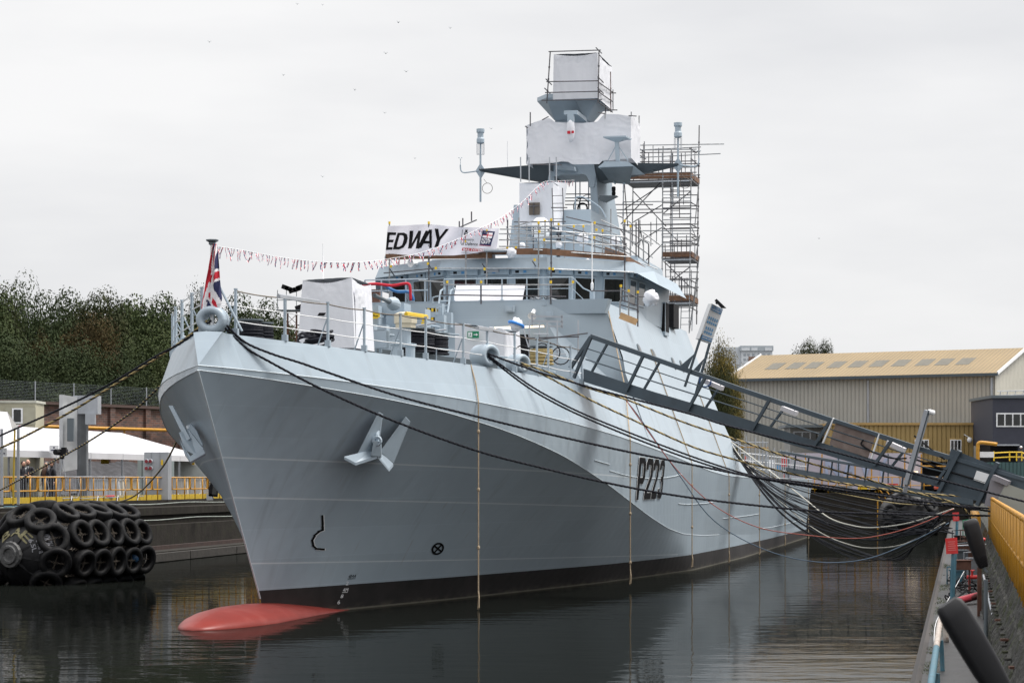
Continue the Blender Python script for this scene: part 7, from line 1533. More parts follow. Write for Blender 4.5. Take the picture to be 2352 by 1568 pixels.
# ---- people
def person(px_, Y, label, facing, hair=(.02,.012,.008), bald=False, woman=False, hgt=1.78, arms='hang', helmet=False, ground=2.5, coat=M_suit):
    bx_ = at(px_, 1100, Y).x; root = thing('person', label, 'person', (bx_, Y, ground)); k = hgt/1.78; rot = Matrix.Rotation(facing, 3, 'Z')
    V = {'pel':(0,0,.95),'wst':(0,0,1.12),'chs':(0,.0,1.32),'nk':(0,-.01,1.50),'hd0':(0,-.02,1.58),'hd1':(0,-.02,1.70),'lsh':(-.19,0,1.44),'rsh':(.19,0,1.44),'lhp':(-.09,0,.92),'rhp':(.09,0,.92),'lkn':(-.10,-.02,.50),'rkn':(.11,-.02,.50),'lan':(-.11,.02,.09),'ran':(.12,.02,.09),'ltoe':(-.12,-.14,.04),'rtoe':(.14,-.14,.04)}
    if arms == 'hang': V.update({'lel':(-.25,.03,1.16),'lwr':(-.25,-.03,.90),'rel':(.25,.03,1.16),'rwr':(.25,-.03,.90)})
    elif arms == 'folded': V.update({'lel':(-.26,-.04,1.17),'lwr':(-.05,-.24,1.20),'rel':(.26,-.04,1.17),'rwr':(.06,-.24,1.17)})
    else: V.update({'lel':(-.24,.0,1.17),'lwr':(-.18,-.25,1.18),'rel':(.24,.0,1.17),'rwr':(.10,-.26,1.16)})
    rad = {'pel':.15,'wst':.145,'chs':.165,'nk':.055,'hd0':.07,'hd1':.088,'lsh':.075,'rsh':.075,'lhp':.10,'rhp':.10,'lkn':.065,'rkn':.065,'lan':.05,'ran':.05,'ltoe':.045,'rtoe':.045,'lel':.055,'rel':.055,'lwr':.04,'rwr':.04}
    E_ = [('pel','wst'),('wst','chs'),('chs','nk'),('nk','hd0'),('hd0','hd1'),('chs','lsh'),('chs','rsh'),('lsh','lel'),('lel','lwr'),('rsh','rel'),('rel','rwr'),('pel','lhp'),('pel','rhp'),('lhp','lkn'),('lkn','lan'),('rhp','rkn'),('rkn','ran'),('lan','ltoe'),('ran','rtoe')]
    ks = list(V); me = bpy.data.meshes.new('body'); me.from_pydata([tuple(rot @ Vector(V[q]) * k) for q in ks], [(ks.index(a), ks.index(b)) for a, b in E_], [])
    ob = bpy.data.objects.new('body', me); COL.objects.link(ob); ob.parent = root; md = ob.modifiers.new('skin', 'SKIN')
    for i, q in enumerate(ks): me.skin_vertices[0].data[i].radius = (rad[q]*k, rad[q]*k*(.78 if q in ('chs','wst','pel') else 1))
    me.skin_vertices[0].data[0].use_root = True; ss_ = ob.modifiers.new('sub', 'SUBSURF'); ss_.levels = 1; ss_.render_levels = 2
    me.materials.append(coat)
    def T(v): return Vector((bx_, Y, ground)) + rot @ Vector(v) * k
    mb = MB(); mb.ball(T((0,-.03,1.665)), .105*k, 14, 10, (.82,.95,1.15)); mb.ball(T((0,-.14,1.655)), .018*k, 6, 4); mb.ball(T((-.088,-.02,1.66)), .02*k, 6, 4); mb.ball(T((.088,-.02,1.66)), .02*k, 6, 4); hd = mb.build('head', M_skin, root, smooth=True)
    mb = MB()
    for x in (-.033,.033): mb.ball(T((x,-.125,1.685)), .012*k, 6, 4)
    mb.box(T((0,-.128,1.608)), (.045*k,.012*k,.008*k), M=rot); mb.build('features', M_black, hd)
    if not bald:
        mb = MB(); mb.ball(T((0,.0,1.70)), .108*k, 12, 8, (.86,.95,1.0))
        if woman: mb.tube([T((0,.06,1.66)), T((0,.11,1.45)), T((0,.13,1.2)), T((0,.13,1.08))], .09*k, 8, radii=[.09*k,.11*k,.10*k,.05*k])
        mb.build('hair', mat('hair%d' % int(px_), hair, .6), root, smooth=True)
    if helmet: mb = MB(); mb.ball(T((0,-.01,1.72)), .13*k, 12, 8, (1,1.1,.8)); mb.build('helmet', M_white, root, smooth=True)
    if not woman and not helmet: mb = MB(); mb.slab([T((-.05,-.165,1.50)), T((.05,-.165,1.50)), T((0,-.17,1.30))], rot @ Vector((0,-.01,0))); sh_ = mb.build('shirt', M_white, root); mb = MB(); mb.slab([T((-.015,-.18,1.48)), T((.015,-.18,1.48)), T((.02,-.18,1.36)), T((0,-.18,1.32)), T((-.02,-.18,1.36))], rot @ Vector((0,-.005,0))); mb.build('tie', M_dkgrey, sh_)
    for q, sg in (('lwr',-1),('rwr',1)):
        w = Vector(V[q]); d_ = (w-Vector(V[q[0]+'el'])).normalized(); hb = MB(); side = Vector((1,0,0)) if abs(d_.x) < .7 else Vector((0,0,1)); hb.bar(T(w+d_*.02), T(w+d_*.10), .075*k, .035*k)
        for f2 in range(4): s0 = side*((f2-1.5)*.019); hb.tube([T(w+d_*.095+s0), T(w+d_*(.135+.008*(1.5-abs(f2-1.5)))+s0), T(w+d_*(.16+.01*(1.5-abs(f2-1.5)))+s0+Vector((0,-.012,-.01)))], .009*k, 5)
        hb.tube([T(w+d_*.04+side*(-sg*.035)), T(w+d_*.08+side*(-sg*.06)), T(w+d_*.11+side*(-sg*.062))], .010*k, 5); hb.build('hand', M_skin, root, smooth=True)
    return root
person(48.0*1.1, 104.5, 'man in a dark suit with dark hair, leftmost of the group on the quay', 1.0, arms='fold')
person(64, 105.5, 'bald man in a dark navy suit, second from the left on the quay', .15, bald=True, arms='folded', hgt=1.86)
person(107, 106.5, 'grey haired man in a dark suit half hidden behind the woman on the quay', -.4, hair=(.12,.11,.10), hgt=1.75)
person(104.5, 104.8, 'woman with long brown hair seen from behind, holding papers', 2.7, hair=(.06,.025,.012), woman=True, arms='x', hgt=1.66)
person(120, 106, 'man in a dark overcoat looking left, rightmost of the group on the quay', -.9, hair=(.07,.04,.025), hgt=1.78)
# ================================================================== RIGHT BANK AND BACKGROUND BUILDINGS
def clad_material(name, col, pitch, dirv):
    m = bpy.data.materials.new(name); m.use_nodes = True; N = m.node_tree.nodes; L = m.node_tree.links; bs = N['Principled BSDF']; bs.inputs['Roughness'].default_value = .5
    g = N.new('ShaderNodeNewGeometry'); dt = N.new('ShaderNodeVectorMath'); dt.operation = 'DOT_PRODUCT'; L.new(g.outputs['Position'], dt.inputs[0]); dt.inputs[1].default_value = dirv
    def mth(op, a, b):
        n = N.new('ShaderNodeMath'); n.operation = op
        for i, q in enumerate((a, b)):
            if isinstance(q, (int, float)): n.inputs[i].default_value = q
            else: L.new(q, n.inputs[i])
        return n.outputs[0]
    fr = mth('FRACT', mth('DIVIDE', dt.outputs['Value'], pitch), 0.0)
    w = mth('ABSOLUTE', mth('SUBTRACT', fr, .5), 0); h = mth('MULTIPLY', mth('MINIMUM', mth('MULTIPLY', w, 5.0), 1.0), 1.0)
    bp = N.new('ShaderNodeBump'); bp.inputs['Strength'].default_value = 1; bp.inputs['Distance'].default_value = .07; L.new(h, bp.inputs['Height']); L.new(bp.outputs[0], bs.inputs['Normal'])
    nz = N.new('ShaderNodeTexNoise'); nz.inputs['Scale'].default_value = .22; nz.inputs['Detail'].default_value = 6; L.new(g.outputs['Position'], nz.inputs[0])
    rp = N.new('ShaderNodeValToRGB'); rp.color_ramp.elements[0].position=.3; rp.color_ramp.elements[1].position=.7; rp.color_ramp.elements[0].color=(*[c*.88 for c in col],1); rp.color_ramp.elements[1].color=(*[min(1,c*1.08) for c in col],1); L.new(nz.outputs[0], rp.inputs[0])
    gap = mth('LESS_THAN', w, .10); x = N.new('ShaderNodeMix'); x.data_type='RGBA'; L.new(mth('MULTIPLY', gap, .22), x.inputs[0]); L.new(rp.outputs[0], x.inputs[6]); x.inputs[7].default_value=(*[c*.45 for c in col],1); L.new(x.outputs[2], bs.inputs['Base Color']); return m
e0, e1 = at(1680,872,244), at(2285,858,230); ed = (e1-e0); ed.z = 0; eL = ed.length; ed.normalize(); en = Vector((-ed.y, ed.x, 0))
M_clad = clad_material('wall_cladding', (.35,.34,.305), .42, tuple(ed)); M_roofc = clad_material('roof_cladding', (.25,.175,.078), .42, tuple(ed)); M_gab = clad_material('gable_cladding', (.5,.48,.41), .42, tuple(en))
shed = thing('shed', 'large shed with pale ribbed walls and a long sand coloured roof on the right', 'building', (e0.x,e0.y,2.45))
zE_, zR_ = 13.55, 16.25; G0, G1 = Vector((e0.x,e0.y,2.45)), Vector((e1.x,e1.y,2.45)); up_ = lambda v, z: Vector((v.x, v.y, z)); D_ = 16.6
mb = MB(); mb.hexa([G0,G1,G1+en*D_,G0+en*D_,up_(G0,zE_),up_(G1,zE_),up_(G1+en*D_,zE_),up_(G0+en*D_,zE_)]); mb.build('wall', M_clad, shed)
for A in (G0, G1): mb = MB(); mb.slab([up_(A,zE_+.003),up_(A+en*D_,zE_+.003),up_(A+en*D_/2,zR_)], -ed*.1 if A is G0 else ed*.02); mb.build('gable', M_gab, shed)
mb = MB(); mb.slab([up_(G1,2.5)+ed*.02,up_(G1+en*D_,2.5)+ed*.02,up_(G1+en*D_,zE_)+ed*.02,up_(G1,zE_)+ed*.02], ed*.04); mb.build('gable', M_gab, shed)
mb = MB()
for s_ in (0, 1):
    a = up_(G0-ed*.4 + en*(D_ if s_ else 0) + en*(.5 if s_ else -.5), zE_-.05); b = up_(G1+ed*.4 + en*(D_ if s_ else 0) + en*(.5 if s_ else -.5), zE_-.05); c = up_(G1+ed*.4+en*D_/2, zR_+.12); d = up_(G0-ed*.4+en*D_/2, zR_+.12); mb.slab([a,b,c,d], (0,0,.12))
roof = mb.build('roof', M_roofc, shed)
mb = MB(); mb.bar(up_(G0-ed*.5+en*-.62, zE_-.02), up_(G1+ed*.5+en*-.62, zE_-.02), .3, .28); mb.build('gutter', M_steel, shed)
for A in (G0-ed*.45, G1+ed*.45): mb = MB(); mb.bar(up_(A+en*-.5, zE_+.1), up_(A+en*D_/2, zR_+.25), .1, .3); mb.build('barge_board', M_white, shed)
for k in range(10):
    u = (1.9+ (eL-4)*[.02,.115,.20,.305,.40,.495,.595,.70,.785,.875][k]); t0, t1 = .34, .62; f0 = lambda uu, t: up_(G0+ed*uu+en*(D_/2*t), lerp(zE_,zR_,t)+.235)
    mb = MB(); mb.slab([f0(u,t0),f0(u+1.45,t0),f0(u+1.45,t1),f0(u,t1)], (0,0,.02)); mb.build('rooflight', mat('rooflight',(.11,.10,.075),.5,var=.2,scale=2), roof)
for u, z0_, z1__ in ((eL*.535,3,zE_-.3),(eL-.3,9.5,zE_-.3)): mb = MB(); p = G0+ed*u-en*.1; mb.tube([up_(p,z0_),up_(p,z1__)], .11, 8); mb.build('downpipe', M_galv, shed)
def wall_box(name, label, px0, px1, pyt, pyb, Y, m_, depth=6, cat='building', zb=None, zt=None):
    a, b = at(px0,pyb,Y), at(px1,pyt,Y); t = thing(name, label, cat, (a.x,Y,a.z if zb is None else zb)); mb = MB(); mb.bx((a.x,Y,a.z if zb is None else zb),(b.x,Y+depth,b.z)); mb.build('wall', m_, t); return t, a, b
def win(t, px0, px1, pyt, pyb, Y, frame, n=2, fw=.1):
    a, b = at(px0,pyb,Y), at(px1,pyt,Y); mb = MB(); mb.bx((a.x,Y-.06,a.z),(b.x,Y-.005,b.z)); w = mb.build('window', frame, t)
    for k in range(n):
        x0 = lerp(a.x+fw/2, b.x-fw/2, k/n)+fw/2; x1 = lerp(a.x+fw/2, b.x-fw/2, (k+1)/n)-fw/2; mb = MB(); mb.bx((x0,Y-.09,a.z+fw),(x1,Y-.065,b.z-fw)); mb.build('pane', M_glass, w)
    return w
M_annex = clad_material('annex_cladding', (.33,.225,.08), .42, (1,0,0))
an, a, b = wall_box('annex', 'low mustard ribbed annex in front of the shed', 1905, 2236, 976, 1060, 221, M_annex, 8)
mb = MB(); mb.bx((a.x-.15,220.8,b.z+.002),(b.x+.15,229.2,b.z+.22)); mb.build('roof', mat('annex_trim',(.38,.24,.08),.6), an)
for x0,x1 in ((2101,2133),(2182,2208)): win(an, x0-2.5, x1+2.5, 1006, 1038, 220.95, mat('window_trim',(.42,.28,.10),.6), 1, .12); win(an, x0, x1, 1009, 1036, 220.84, M_white, 3, .09)
ab = thing('loading_bay', 'dark open bays under the annex', 'building', (a.x,221.5,2.45)); mb = MB(); mb.bx((a.x,222.5,2.45),(b.x+4,226,a.z-.01)); mb.build('back_wall', M_black, ab)
for k in range(6): mb = MB(); x = lerp(a.x,b.x,k/5); mb.bx((x-.15,221.2,2.45),(x+.15,221.6,a.z-.01)); mb.build('column', M_dkgrey, ab)
mb = MB(); mb.tube([at(2050,1069,220),at(2190,1071,220)], .09, 6); mb.build('yellow_pipe', M_yellow, ab)
mb = MB(); p = at(2227,1010,220.5); mb.ball(p, .25, 10, 6); mb.tube([p+Vector((0,0,.2)), p+Vector((-.4,0,.45)), p+Vector((-.4,.5,.5))], .05, 5); mb.build('dome_camera', M_white, an)
M_navyw = mat('slate_wall', (.035,.038,.055), .7, var=.1)
dk, a, b = wall_box('dark_building', 'slate grey flat roofed building with a white framed window band at the right edge', 2280, 2420, 914, 1020, 212, M_navyw, 10)
mb = MB(); mb.bx((a.x-.15,211.8,b.z+.002),(b.x+.2,222.2,b.z+.25)); mb.build('roof', M_dkgrey, dk)
win(dk, 2288, 2400, 948, 980, 211.98, M_white, 6, .12)
mb = MB(); a2, b2 = at(2282,1085,212), at(2420,1020,212); mb.bx((a2.x,213.5,2.45),(b2.x,220,b2.z-.003)); mb.build('recess', M_black, dk); mb = MB(); mb.bx((a2.x,211.7,b2.z-.12),(at(2340,0,212).x,212,b2.z)); mb.build('canopy', M_galv, dk); mb = MB(); mb.bx((at(2339,0,212).x,212,2.45),(at(2352,0,212).x,212.6,b2.z-.003)); mb.build('pier', M_navyw, dk)
rr_ = thing('roof_railing', 'thin grey railing on the roof of the slate grey building', 'railing', tuple(at(2290,913,213)))
for x in (2296,2312,2330,2348,2370): mb = MB(); mb.tube([at(x,912,213), at(x+3,897,213)], .04, 5); mb.build('post', M_galv, rr_)
for y0,y1 in ((898,896),(908,905)): mb = MB(); mb.tube([at(2290,y0,213), at(2400,y1,213)], .04, 5); mb.build('rail', M_galv, rr_)
yr_ = thing('stair_railing', 'yellow stair railing in front of the dark doorway', 'railing', tuple(at(2280,1058,205)))
for x in (2283,2319,2335,2347): mb = MB(); mb.tube([at(x,1058,205), at(x,1036,205)], .06, 5); mb.build('post', M_ylabel, yr_)
for y in (1038,1049): mb = MB(); mb.tube([at(2283,y+2,205), at(2319,y,205), at(2347,y,205), at(2380,y+20,205)], .055, 5); mb.build('rail', M_ylabel, yr_)
mb = MB(); a, b = at(2251,1050,204), at(2283,1037,204); mb.bx((a.x,204,a.z),(b.x,204.06,b.z)); mb.build('blank_board', M_white, None, loc=tuple(a), label='blank white board by the yellow stair railing', cat='board')
mb = MB(); mb.tube(smoothpath([at(2246,1062,203),at(2246,1025,203),at(2248,1018,203),at(2256,1016,203),at(2290,1020,203)]), .16, 8); mb.build('orange_pipe', M_yellow, None, smooth=True, loc=tuple(at(2246,1062,203)), label='orange yellow pipe bending over beside the annex', cat='pipe')
ct, a, b = wall_box('shipping_container', 'dark teal shipping container below the slate building', 2195, 2440, 1061, 1098, 190, clad_material('container_teal', (.04,.09,.09), .3, (1,0,0)), 2.4, 'container', zb=2.45)
person(2345, 207, 'person in dark clothes and a white helmet at the yellow stairs by the dark doorway', .3, helmet=True, ground=at(0,1050,207).z-.8, hgt=1.75)
# strip windowed office seen under the gangway
of, a, b = wall_box('office', 'grey office with a strip window below the shed wall', 1815, 1925, 982, 1060, 226, mat('office_grey',(.25,.25,.24),.6), 5)
win(of, 1822, 1918, 990, 1022, 225.95, M_galv, 5, .12); mb = MB(); mb.bx((a.x-.6,224.6,b.z+.002),(b.x+.6,231,b.z+.25)); mb.build('roof', M_dkgrey, of)
# tower block
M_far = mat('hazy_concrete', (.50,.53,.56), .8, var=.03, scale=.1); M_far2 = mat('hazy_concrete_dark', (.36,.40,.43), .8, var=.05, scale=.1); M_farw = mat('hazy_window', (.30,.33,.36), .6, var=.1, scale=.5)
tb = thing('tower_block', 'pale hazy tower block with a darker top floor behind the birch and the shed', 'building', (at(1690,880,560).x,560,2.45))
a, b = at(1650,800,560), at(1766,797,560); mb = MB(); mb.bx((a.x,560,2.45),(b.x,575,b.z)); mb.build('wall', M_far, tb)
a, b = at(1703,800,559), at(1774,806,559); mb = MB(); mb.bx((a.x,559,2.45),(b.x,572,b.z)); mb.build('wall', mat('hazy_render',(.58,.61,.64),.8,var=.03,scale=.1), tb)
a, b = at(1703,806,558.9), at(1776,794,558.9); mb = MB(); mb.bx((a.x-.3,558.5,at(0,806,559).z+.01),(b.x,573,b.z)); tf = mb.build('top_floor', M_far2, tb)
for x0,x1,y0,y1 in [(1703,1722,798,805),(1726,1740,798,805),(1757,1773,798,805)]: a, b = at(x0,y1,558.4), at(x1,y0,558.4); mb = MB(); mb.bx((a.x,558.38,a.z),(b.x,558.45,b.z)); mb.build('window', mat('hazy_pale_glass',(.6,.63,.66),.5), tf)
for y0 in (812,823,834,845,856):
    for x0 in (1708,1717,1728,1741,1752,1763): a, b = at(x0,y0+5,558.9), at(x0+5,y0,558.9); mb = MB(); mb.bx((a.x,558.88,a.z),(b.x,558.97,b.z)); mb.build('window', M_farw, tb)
mb = MB()
tn = thing('tenement', 'dark roof with a row of chimney pots between the birch and the shed', 'building', (at(1740,850,330).x,330,2.45)); a, b = at(1715,850,330), at(1790,828,330); mb.bx((a.x,330,2.45),(b.x,338,b.z-.4)); mb.build('wall', mat('tenement_brown',(.10,.075,.06),.8), tn)
for k in range(8): p = at(1721+k*4.4,823,331); mb = MB(); mb.tube([(p.x,331,b.z-.39),(p.x,331,b.z+.6)], .14, 6); mb.build('chimney_pot', mat('pot_clay',(.20,.12,.09),.8), tn)
# ---- end of the basin: hoarding, second gangway, railings, coloured boxes
hd = thing('hoarding', 'long pale lilac banner hoarding behind the second gangway', 'hoarding', tuple(at(1805,1092,176))); a, b = at(1805,1094,176), at(2118,1040,176)
mb = MB(); mb.bx((a.x,176,2.5),(b.x,176.08,b.z)); mb.build('panel', mat('lilac_banner',(.46,.43,.50),.6,var=.05,scale=1), hd)
for k, (tx, x0, x1) in enumerate((('R',1818,1840),('N',1895,1930),('A',1935,1968),('V',1972,2005),('Y',2010,2040))):
    if k == 0: continue
    mb = MB(); f_ = quad_fn(at(x0,1096,175.95), at(x1,1096,175.95), at(x0,1052,175.95), at(x1,1052,175.95)); put_text(mb, tx, f_, True); mb.build('lettering', mat('faint_blue',(.36,.42,.58),.6), hd)
for k in range(9): mb = MB(); x = lerp(1812,2116,k/8); mb.bar(at(x,1112,175.6), at(x,1042,175.6), .09,.09); mb.build('post', M_yellow if k % 3 else M_steel, hd)
mb = MB(); a, b = at(2085,1082,175.5), at(2108,1087,175.5); mb.bx((at(2087,1088,175).x,175.3,at(0,1090,175).z),(at(2110,1083,175).x,175.5,at(0,1082,175).z)); mb.build('lit_lamp', M_lamp, hd)
g2 = thing('gangway', 'second shorter grey gangway leading off the stern, seen beneath the first', 'gangway', tuple(at(1802,1080,126))); GA, GB = (at(1802,0,128).x,128), (at(2230,0,104).x,104)
q2 = lambda x, y, off=0: on_plan(x, y, GA, GB) + Vector((0, off, 0))
mb = MB(); xs = [1802,1900,2020,2120,2235]; yt_ = [1072,1088,1108,1124,1142]; yb2 = [1086,1102,1122,1140,1160]
for i in range(4): mb.slab([q2(xs[i],yb2[i]),q2(xs[i+1],yb2[i+1]),q2(xs[i+1],yt_[i+1]),q2(xs[i],yt_[i])], (0,.06,0)); mb.slab([q2(xs[i],yb2[i]+1,1.2),q2(xs[i+1],yb2[i+1]+1,1.2),q2(xs[i+1],yt_[i+1],1.2),q2(xs[i],yt_[i],1.2)], (0,.06,0)); mb.slab([q2(xs[i],yt_[i]+3,.07),q2(xs[i+1],yt_[i+1]+3,.07),q2(xs[i+1],yt_[i+1]+3,1.19),q2(xs[i],yt_[i]+3,1.19)], (0,0,-.04))
mb.build('girder', M_steel, g2); mb = MB()
for off in (0,1.2): mb.bar(q2(1795,1037,off), q2(2235,1112,off), .1,.1)
mb.build('handrail', M_steel, g2)
for k, x in enumerate((1828,1858,1888,1912,1950,1990,2030,2075,2120)): mb = MB(); t = (x-1795)/440; mb.bar(q2(x,1037+75*t,0), q2(x-4,1074+72*t,0), .07,.06); mb.build('post', M_steel, g2)
er = rail_panels('end_railing', 'yellow safety railing along the far end of the basin', (at(1850,0,165).x,165,2.56), (1,0,0), 5, 2.2, 2.5, 1.08)
for px0,px1,pyt,m_,lb in ((1975,1993,1112,M_ylabel,'yellow box on the end quay'),(2042,2062,1110,M_red,'red box on the end quay beyond the cables'),(1925,1958,1113,M_galv,'grey crate on the end quay near the stern'),(2000,2038,1114,M_sign,'white crate between the yellow and red boxes'),(2152,2175,1116,M_orange,'orange red crate on the end quay at the foot of the gangway'),(1870,1886,1112,M_ylabel,'small yellow box just right of the stern')):
    a, b = at(px0,1133,168), at(px1,pyt,168); mb = MB(); mb.hexa([(a.x,168,2.6),(b.x,168,2.6),(b.x,169.2,2.6),(a.x,169.2,2.6),(a.x+.03,168.03,b.z),(b.x-.03,168.03,b.z),(b.x-.03,169.1,b.z),(a.x+.03,169.1,b.z)]); mb.bx((a.x-.02,167.97,b.z-.14),(b.x+.02,169.15,b.z-.001)); mb.bx((a.x+.1,167.98,2.7),(a.x+.18,168,b.z-.2)); mb.build('crate', m_, None, loc=(a.x,168,2.6), label=lb, cat='crate')
st = thing('quay_stair', 'yellow steel stair going down the end wall of the basin', 'stair', tuple(at(2020,1200,163)))
for dx in (0, 14): mb = MB(); mb.bar(at(2010+dx,1128,163), at(2052+dx,1192,163), .12,.06); mb.build('stringer', M_yellow, st); mb = MB(); mb.tube([at(2012+dx,1112,163), at(2056+dx,1176,163)], .04, 5); mb.build('handrail', M_yellow, st)
for x in (2016,2034,2052): mb = MB(); mb.bar(at(x,1215,163), at(x,1150,163), .08,.08); mb.build('post', M_yellow, st)
mb = MB()
for k in range(10): mb.bar(at(2012+k*4.2,1132+k*6.3,163), at(2026+k*4.2,1132+k*6.3,163), .2,.03)
mb.build('tread', M_rust, st)
# deck clutter near the stern of the ship
random.seed(5)
fr_ = thing('deck_railing', 'cluttered grey railings and nets round the flight deck at the stern', 'railing', (6.0,50,3.55), ship=True)
for k in range(26):
    s_ = 47+k*1.45; p = Vector((b1(s_)-.25, s_, z1(s_)+.03)); mb = MB(); mb.tube([p, p+Vector((0,0,1.1))], .03, 5)
    if k % 3 == 0: mb.tube([p+Vector((-.6,0,0)), p+Vector((-.6,0,1.6))], .025, 5)
    mb.build('post', M_galv, fr_)
for z_ in (.4,.75,1.08): mb = MB(); mb.tube([Vector((b1(s)-.25,s,z1(s)+z_)) for s in (47,55,63,71,79,84.5)], .018, 5); mb.build('wire', M_sign, fr_)
for k, (px_,py_,w_,h_,c_,lb) in enumerate(((1722,1066,16,34,M_sign,'narrow white board standing on the flight deck'),(1700,1052,10,5,M_green,'green sign among the flight deck clutter'),(1770,1068,20,26,M_sign,'pale hung sheet on the flight deck'),(1742,1072,12,18,M_galv,'grey cabinet on the flight deck'),(1712,1050,7,7,M_orange,'small orange buoy on the flight deck'),(1788,1075,12,14,M_signblue,'blue drum on the flight deck'),(1800,1060,14,22,M_red,'red and white banner on the flight deck'),(1690,1062,8,20,M_galv,'grey locker at the front of the flight deck'))):
    s_ = 50+k*3.6; q = on_b(px_, py_, 5.6); mb = MB(); hh = h_*SW(q).y/FPX; ww = w_*SW(q).y/FPX; zf_ = z1(q.y)+.04; zc_ = max(zf_+hh/2, q.z); mb.box((5.6,q.y,zc_), (ww,.12,hh)); mb.bar((5.6,q.y+.1,zf_),(5.6,q.y+.1,zc_),.05); SB(mb, 'deck_item', c_, lb, 'equipment', (5.6,q.y,zf_))
sc = Scaf('low scaffold frames standing on the flight deck behind the superstructure', (4.5,48,3.6))
for x,y0,y1 in ((1700,1090,1012),(1714,1092,1000),(1735,1093,1004),(1752,1094,1010),(1760,1094,1015)): q0 = on_s(x,y0,55); q1 = on_s(x,y1,55); sc.std((q0.x,55,3.6), q1, m_=M_galv)
for y in (1014,1026,1040,1056,1072): sc.led(on_s(1690,y,55), on_s(1765,y+2,55), M_yellow if y == 1026 else M_galv)
sc = Scaf('small scaffold frames at the hull side below the gangway', (6,46,4.5)); sc.led(on_s(1668,1012,46.5), on_s(1700,1030,46.5), M_galv); sc.led(on_s(1672,1008,46.5), on_s(1712,1026,46.5), M_galv); sc.std(on_s(1690,1075,46.5), on_s(1688,1015,46.5), m_=M_galv)
# far tyre fender in the shadow at the end of the basin
f2 = thing('tyre_fender', 'distant black tyre fender floating in the far corner by the right quay', 'fender', tuple(at(2095,1210,150))); c2 = at(2095,1178,150); c2 = Vector((c2.x,150,.9)); mb = MB(); mb.lathe([(.02,-.5),(1.0,-.1),(1.7,.6),(1.85,1.4),(1.85,6),(.5,7)], c2, (.1,1,0), 24); mb.build('body', M_rubber2, f2, smooth=True)
for k in range(9): a = 2*math.pi*k/9; mb = MB(); c = c2 + Vector((math.cos(a)*1.5, -.2, math.sin(a)*1.5)); mb.torus(c, (math.cos(a)*.8,-.7,math.sin(a)*.8), .42, .15, 18, 8); mb.build('tyre', M_rubber, f2, smooth=True)
mb = MB(); mb.ball((at(2121,0,60).x,60,HC+(1100-1263)/FPX*60), .06, 10, 8); 
# ---- right quay furniture
dR = Vector((.1875,1,0)).normalized()
rf_ = rail_panels('quay_fence', 'chunky yellow railing along the right quay, seen almost end on', (QR(24),24,1.86), dR, 22, 2.15, 1.86, 1.12, kick=False)
mb = MB()
for k in range(66):
    Y = 24+k*.72; p = Vector((QR(Y)+.07, Y, 1.87)); mb.bx((p.x-.03,Y-.05,1.87),(p.x+.03,Y+.05,2.94))
    if k % 2: mb.ball((p.x,Y,2.42), .055, 6, 4)
mb.build('picket', M_yellow, rf_)
mb = MB(); 
for k in range(8): Y = 70.5+k*1.2; mb.bx((QR(Y)-.35,Y,1.3),(QR(Y)-.25,Y+.9,2.45))
mb.build('yellow_barrier', M_yellow, None, loc=(QR(70)-.3,70.5,1.3), label='yellow posts on the quay at the foot of the gangway', cat='barrier')
def QE(Y, dx, z): return Vector((QR(Y)+dx, Y, z))
# slabs along the slope
random.seed(9)
for k in range(38):
    Y = 27+k*1.15+random.uniform(-.1,.1); mb = MB(); a = QE(Y,-.22+random.uniform(-.03,.03),1.34); mb.box(a+Vector((.03,0,.04)), (.17+random.uniform(0,.08),.09,.03)); mb.build('step_iron', M_rust if k % 4 == 0 else M_mosscon, None, loc=tuple(a), label='short bracket set in the mossy slope of the right quay', cat='bracket', group='row of brackets on the mossy quay slope')
# blue and rusty handrail of the walkway
for Y, z1_, z0_, lb, rz in ((27.5,.0,.0,'',0),):
    pass
hr = thing('walkway_handrail', 'thick blue and rusty white handrail at the near end of the walkway', 'handrail', tuple(QE(26,-1.18,.7)))
mb = MB(); mb.m = 0; mb.tube(smoothpath([QE(24,-1.17,1.18), QE(30,-1.17,1.18), QE(33,-1.17,1.18)]), .045, 10); mb.m = 1; mb.tube(smoothpath([QE(33,-1.17,1.18), QE(38,-1.17,1.2), QE(40.5,-1.15,1.21), QE(41.2,-1.12,1.12), QE(41.2,-1.08,.7)]), .045, 10); mb.build('top_rail', [M_blue, mat('rusty_white_pipe',(.42,.38,.34),.6,var=.2,scale=8,stains=.6,stcol=(.2,.08,.05))], hr, smooth=True)
for Y in (29,35): mb = MB(); mb.tube([QE(Y,-1.10,.7), QE(Y,-1.12,1.15)], .035, 6); mb.build('post', M_blue, hr)
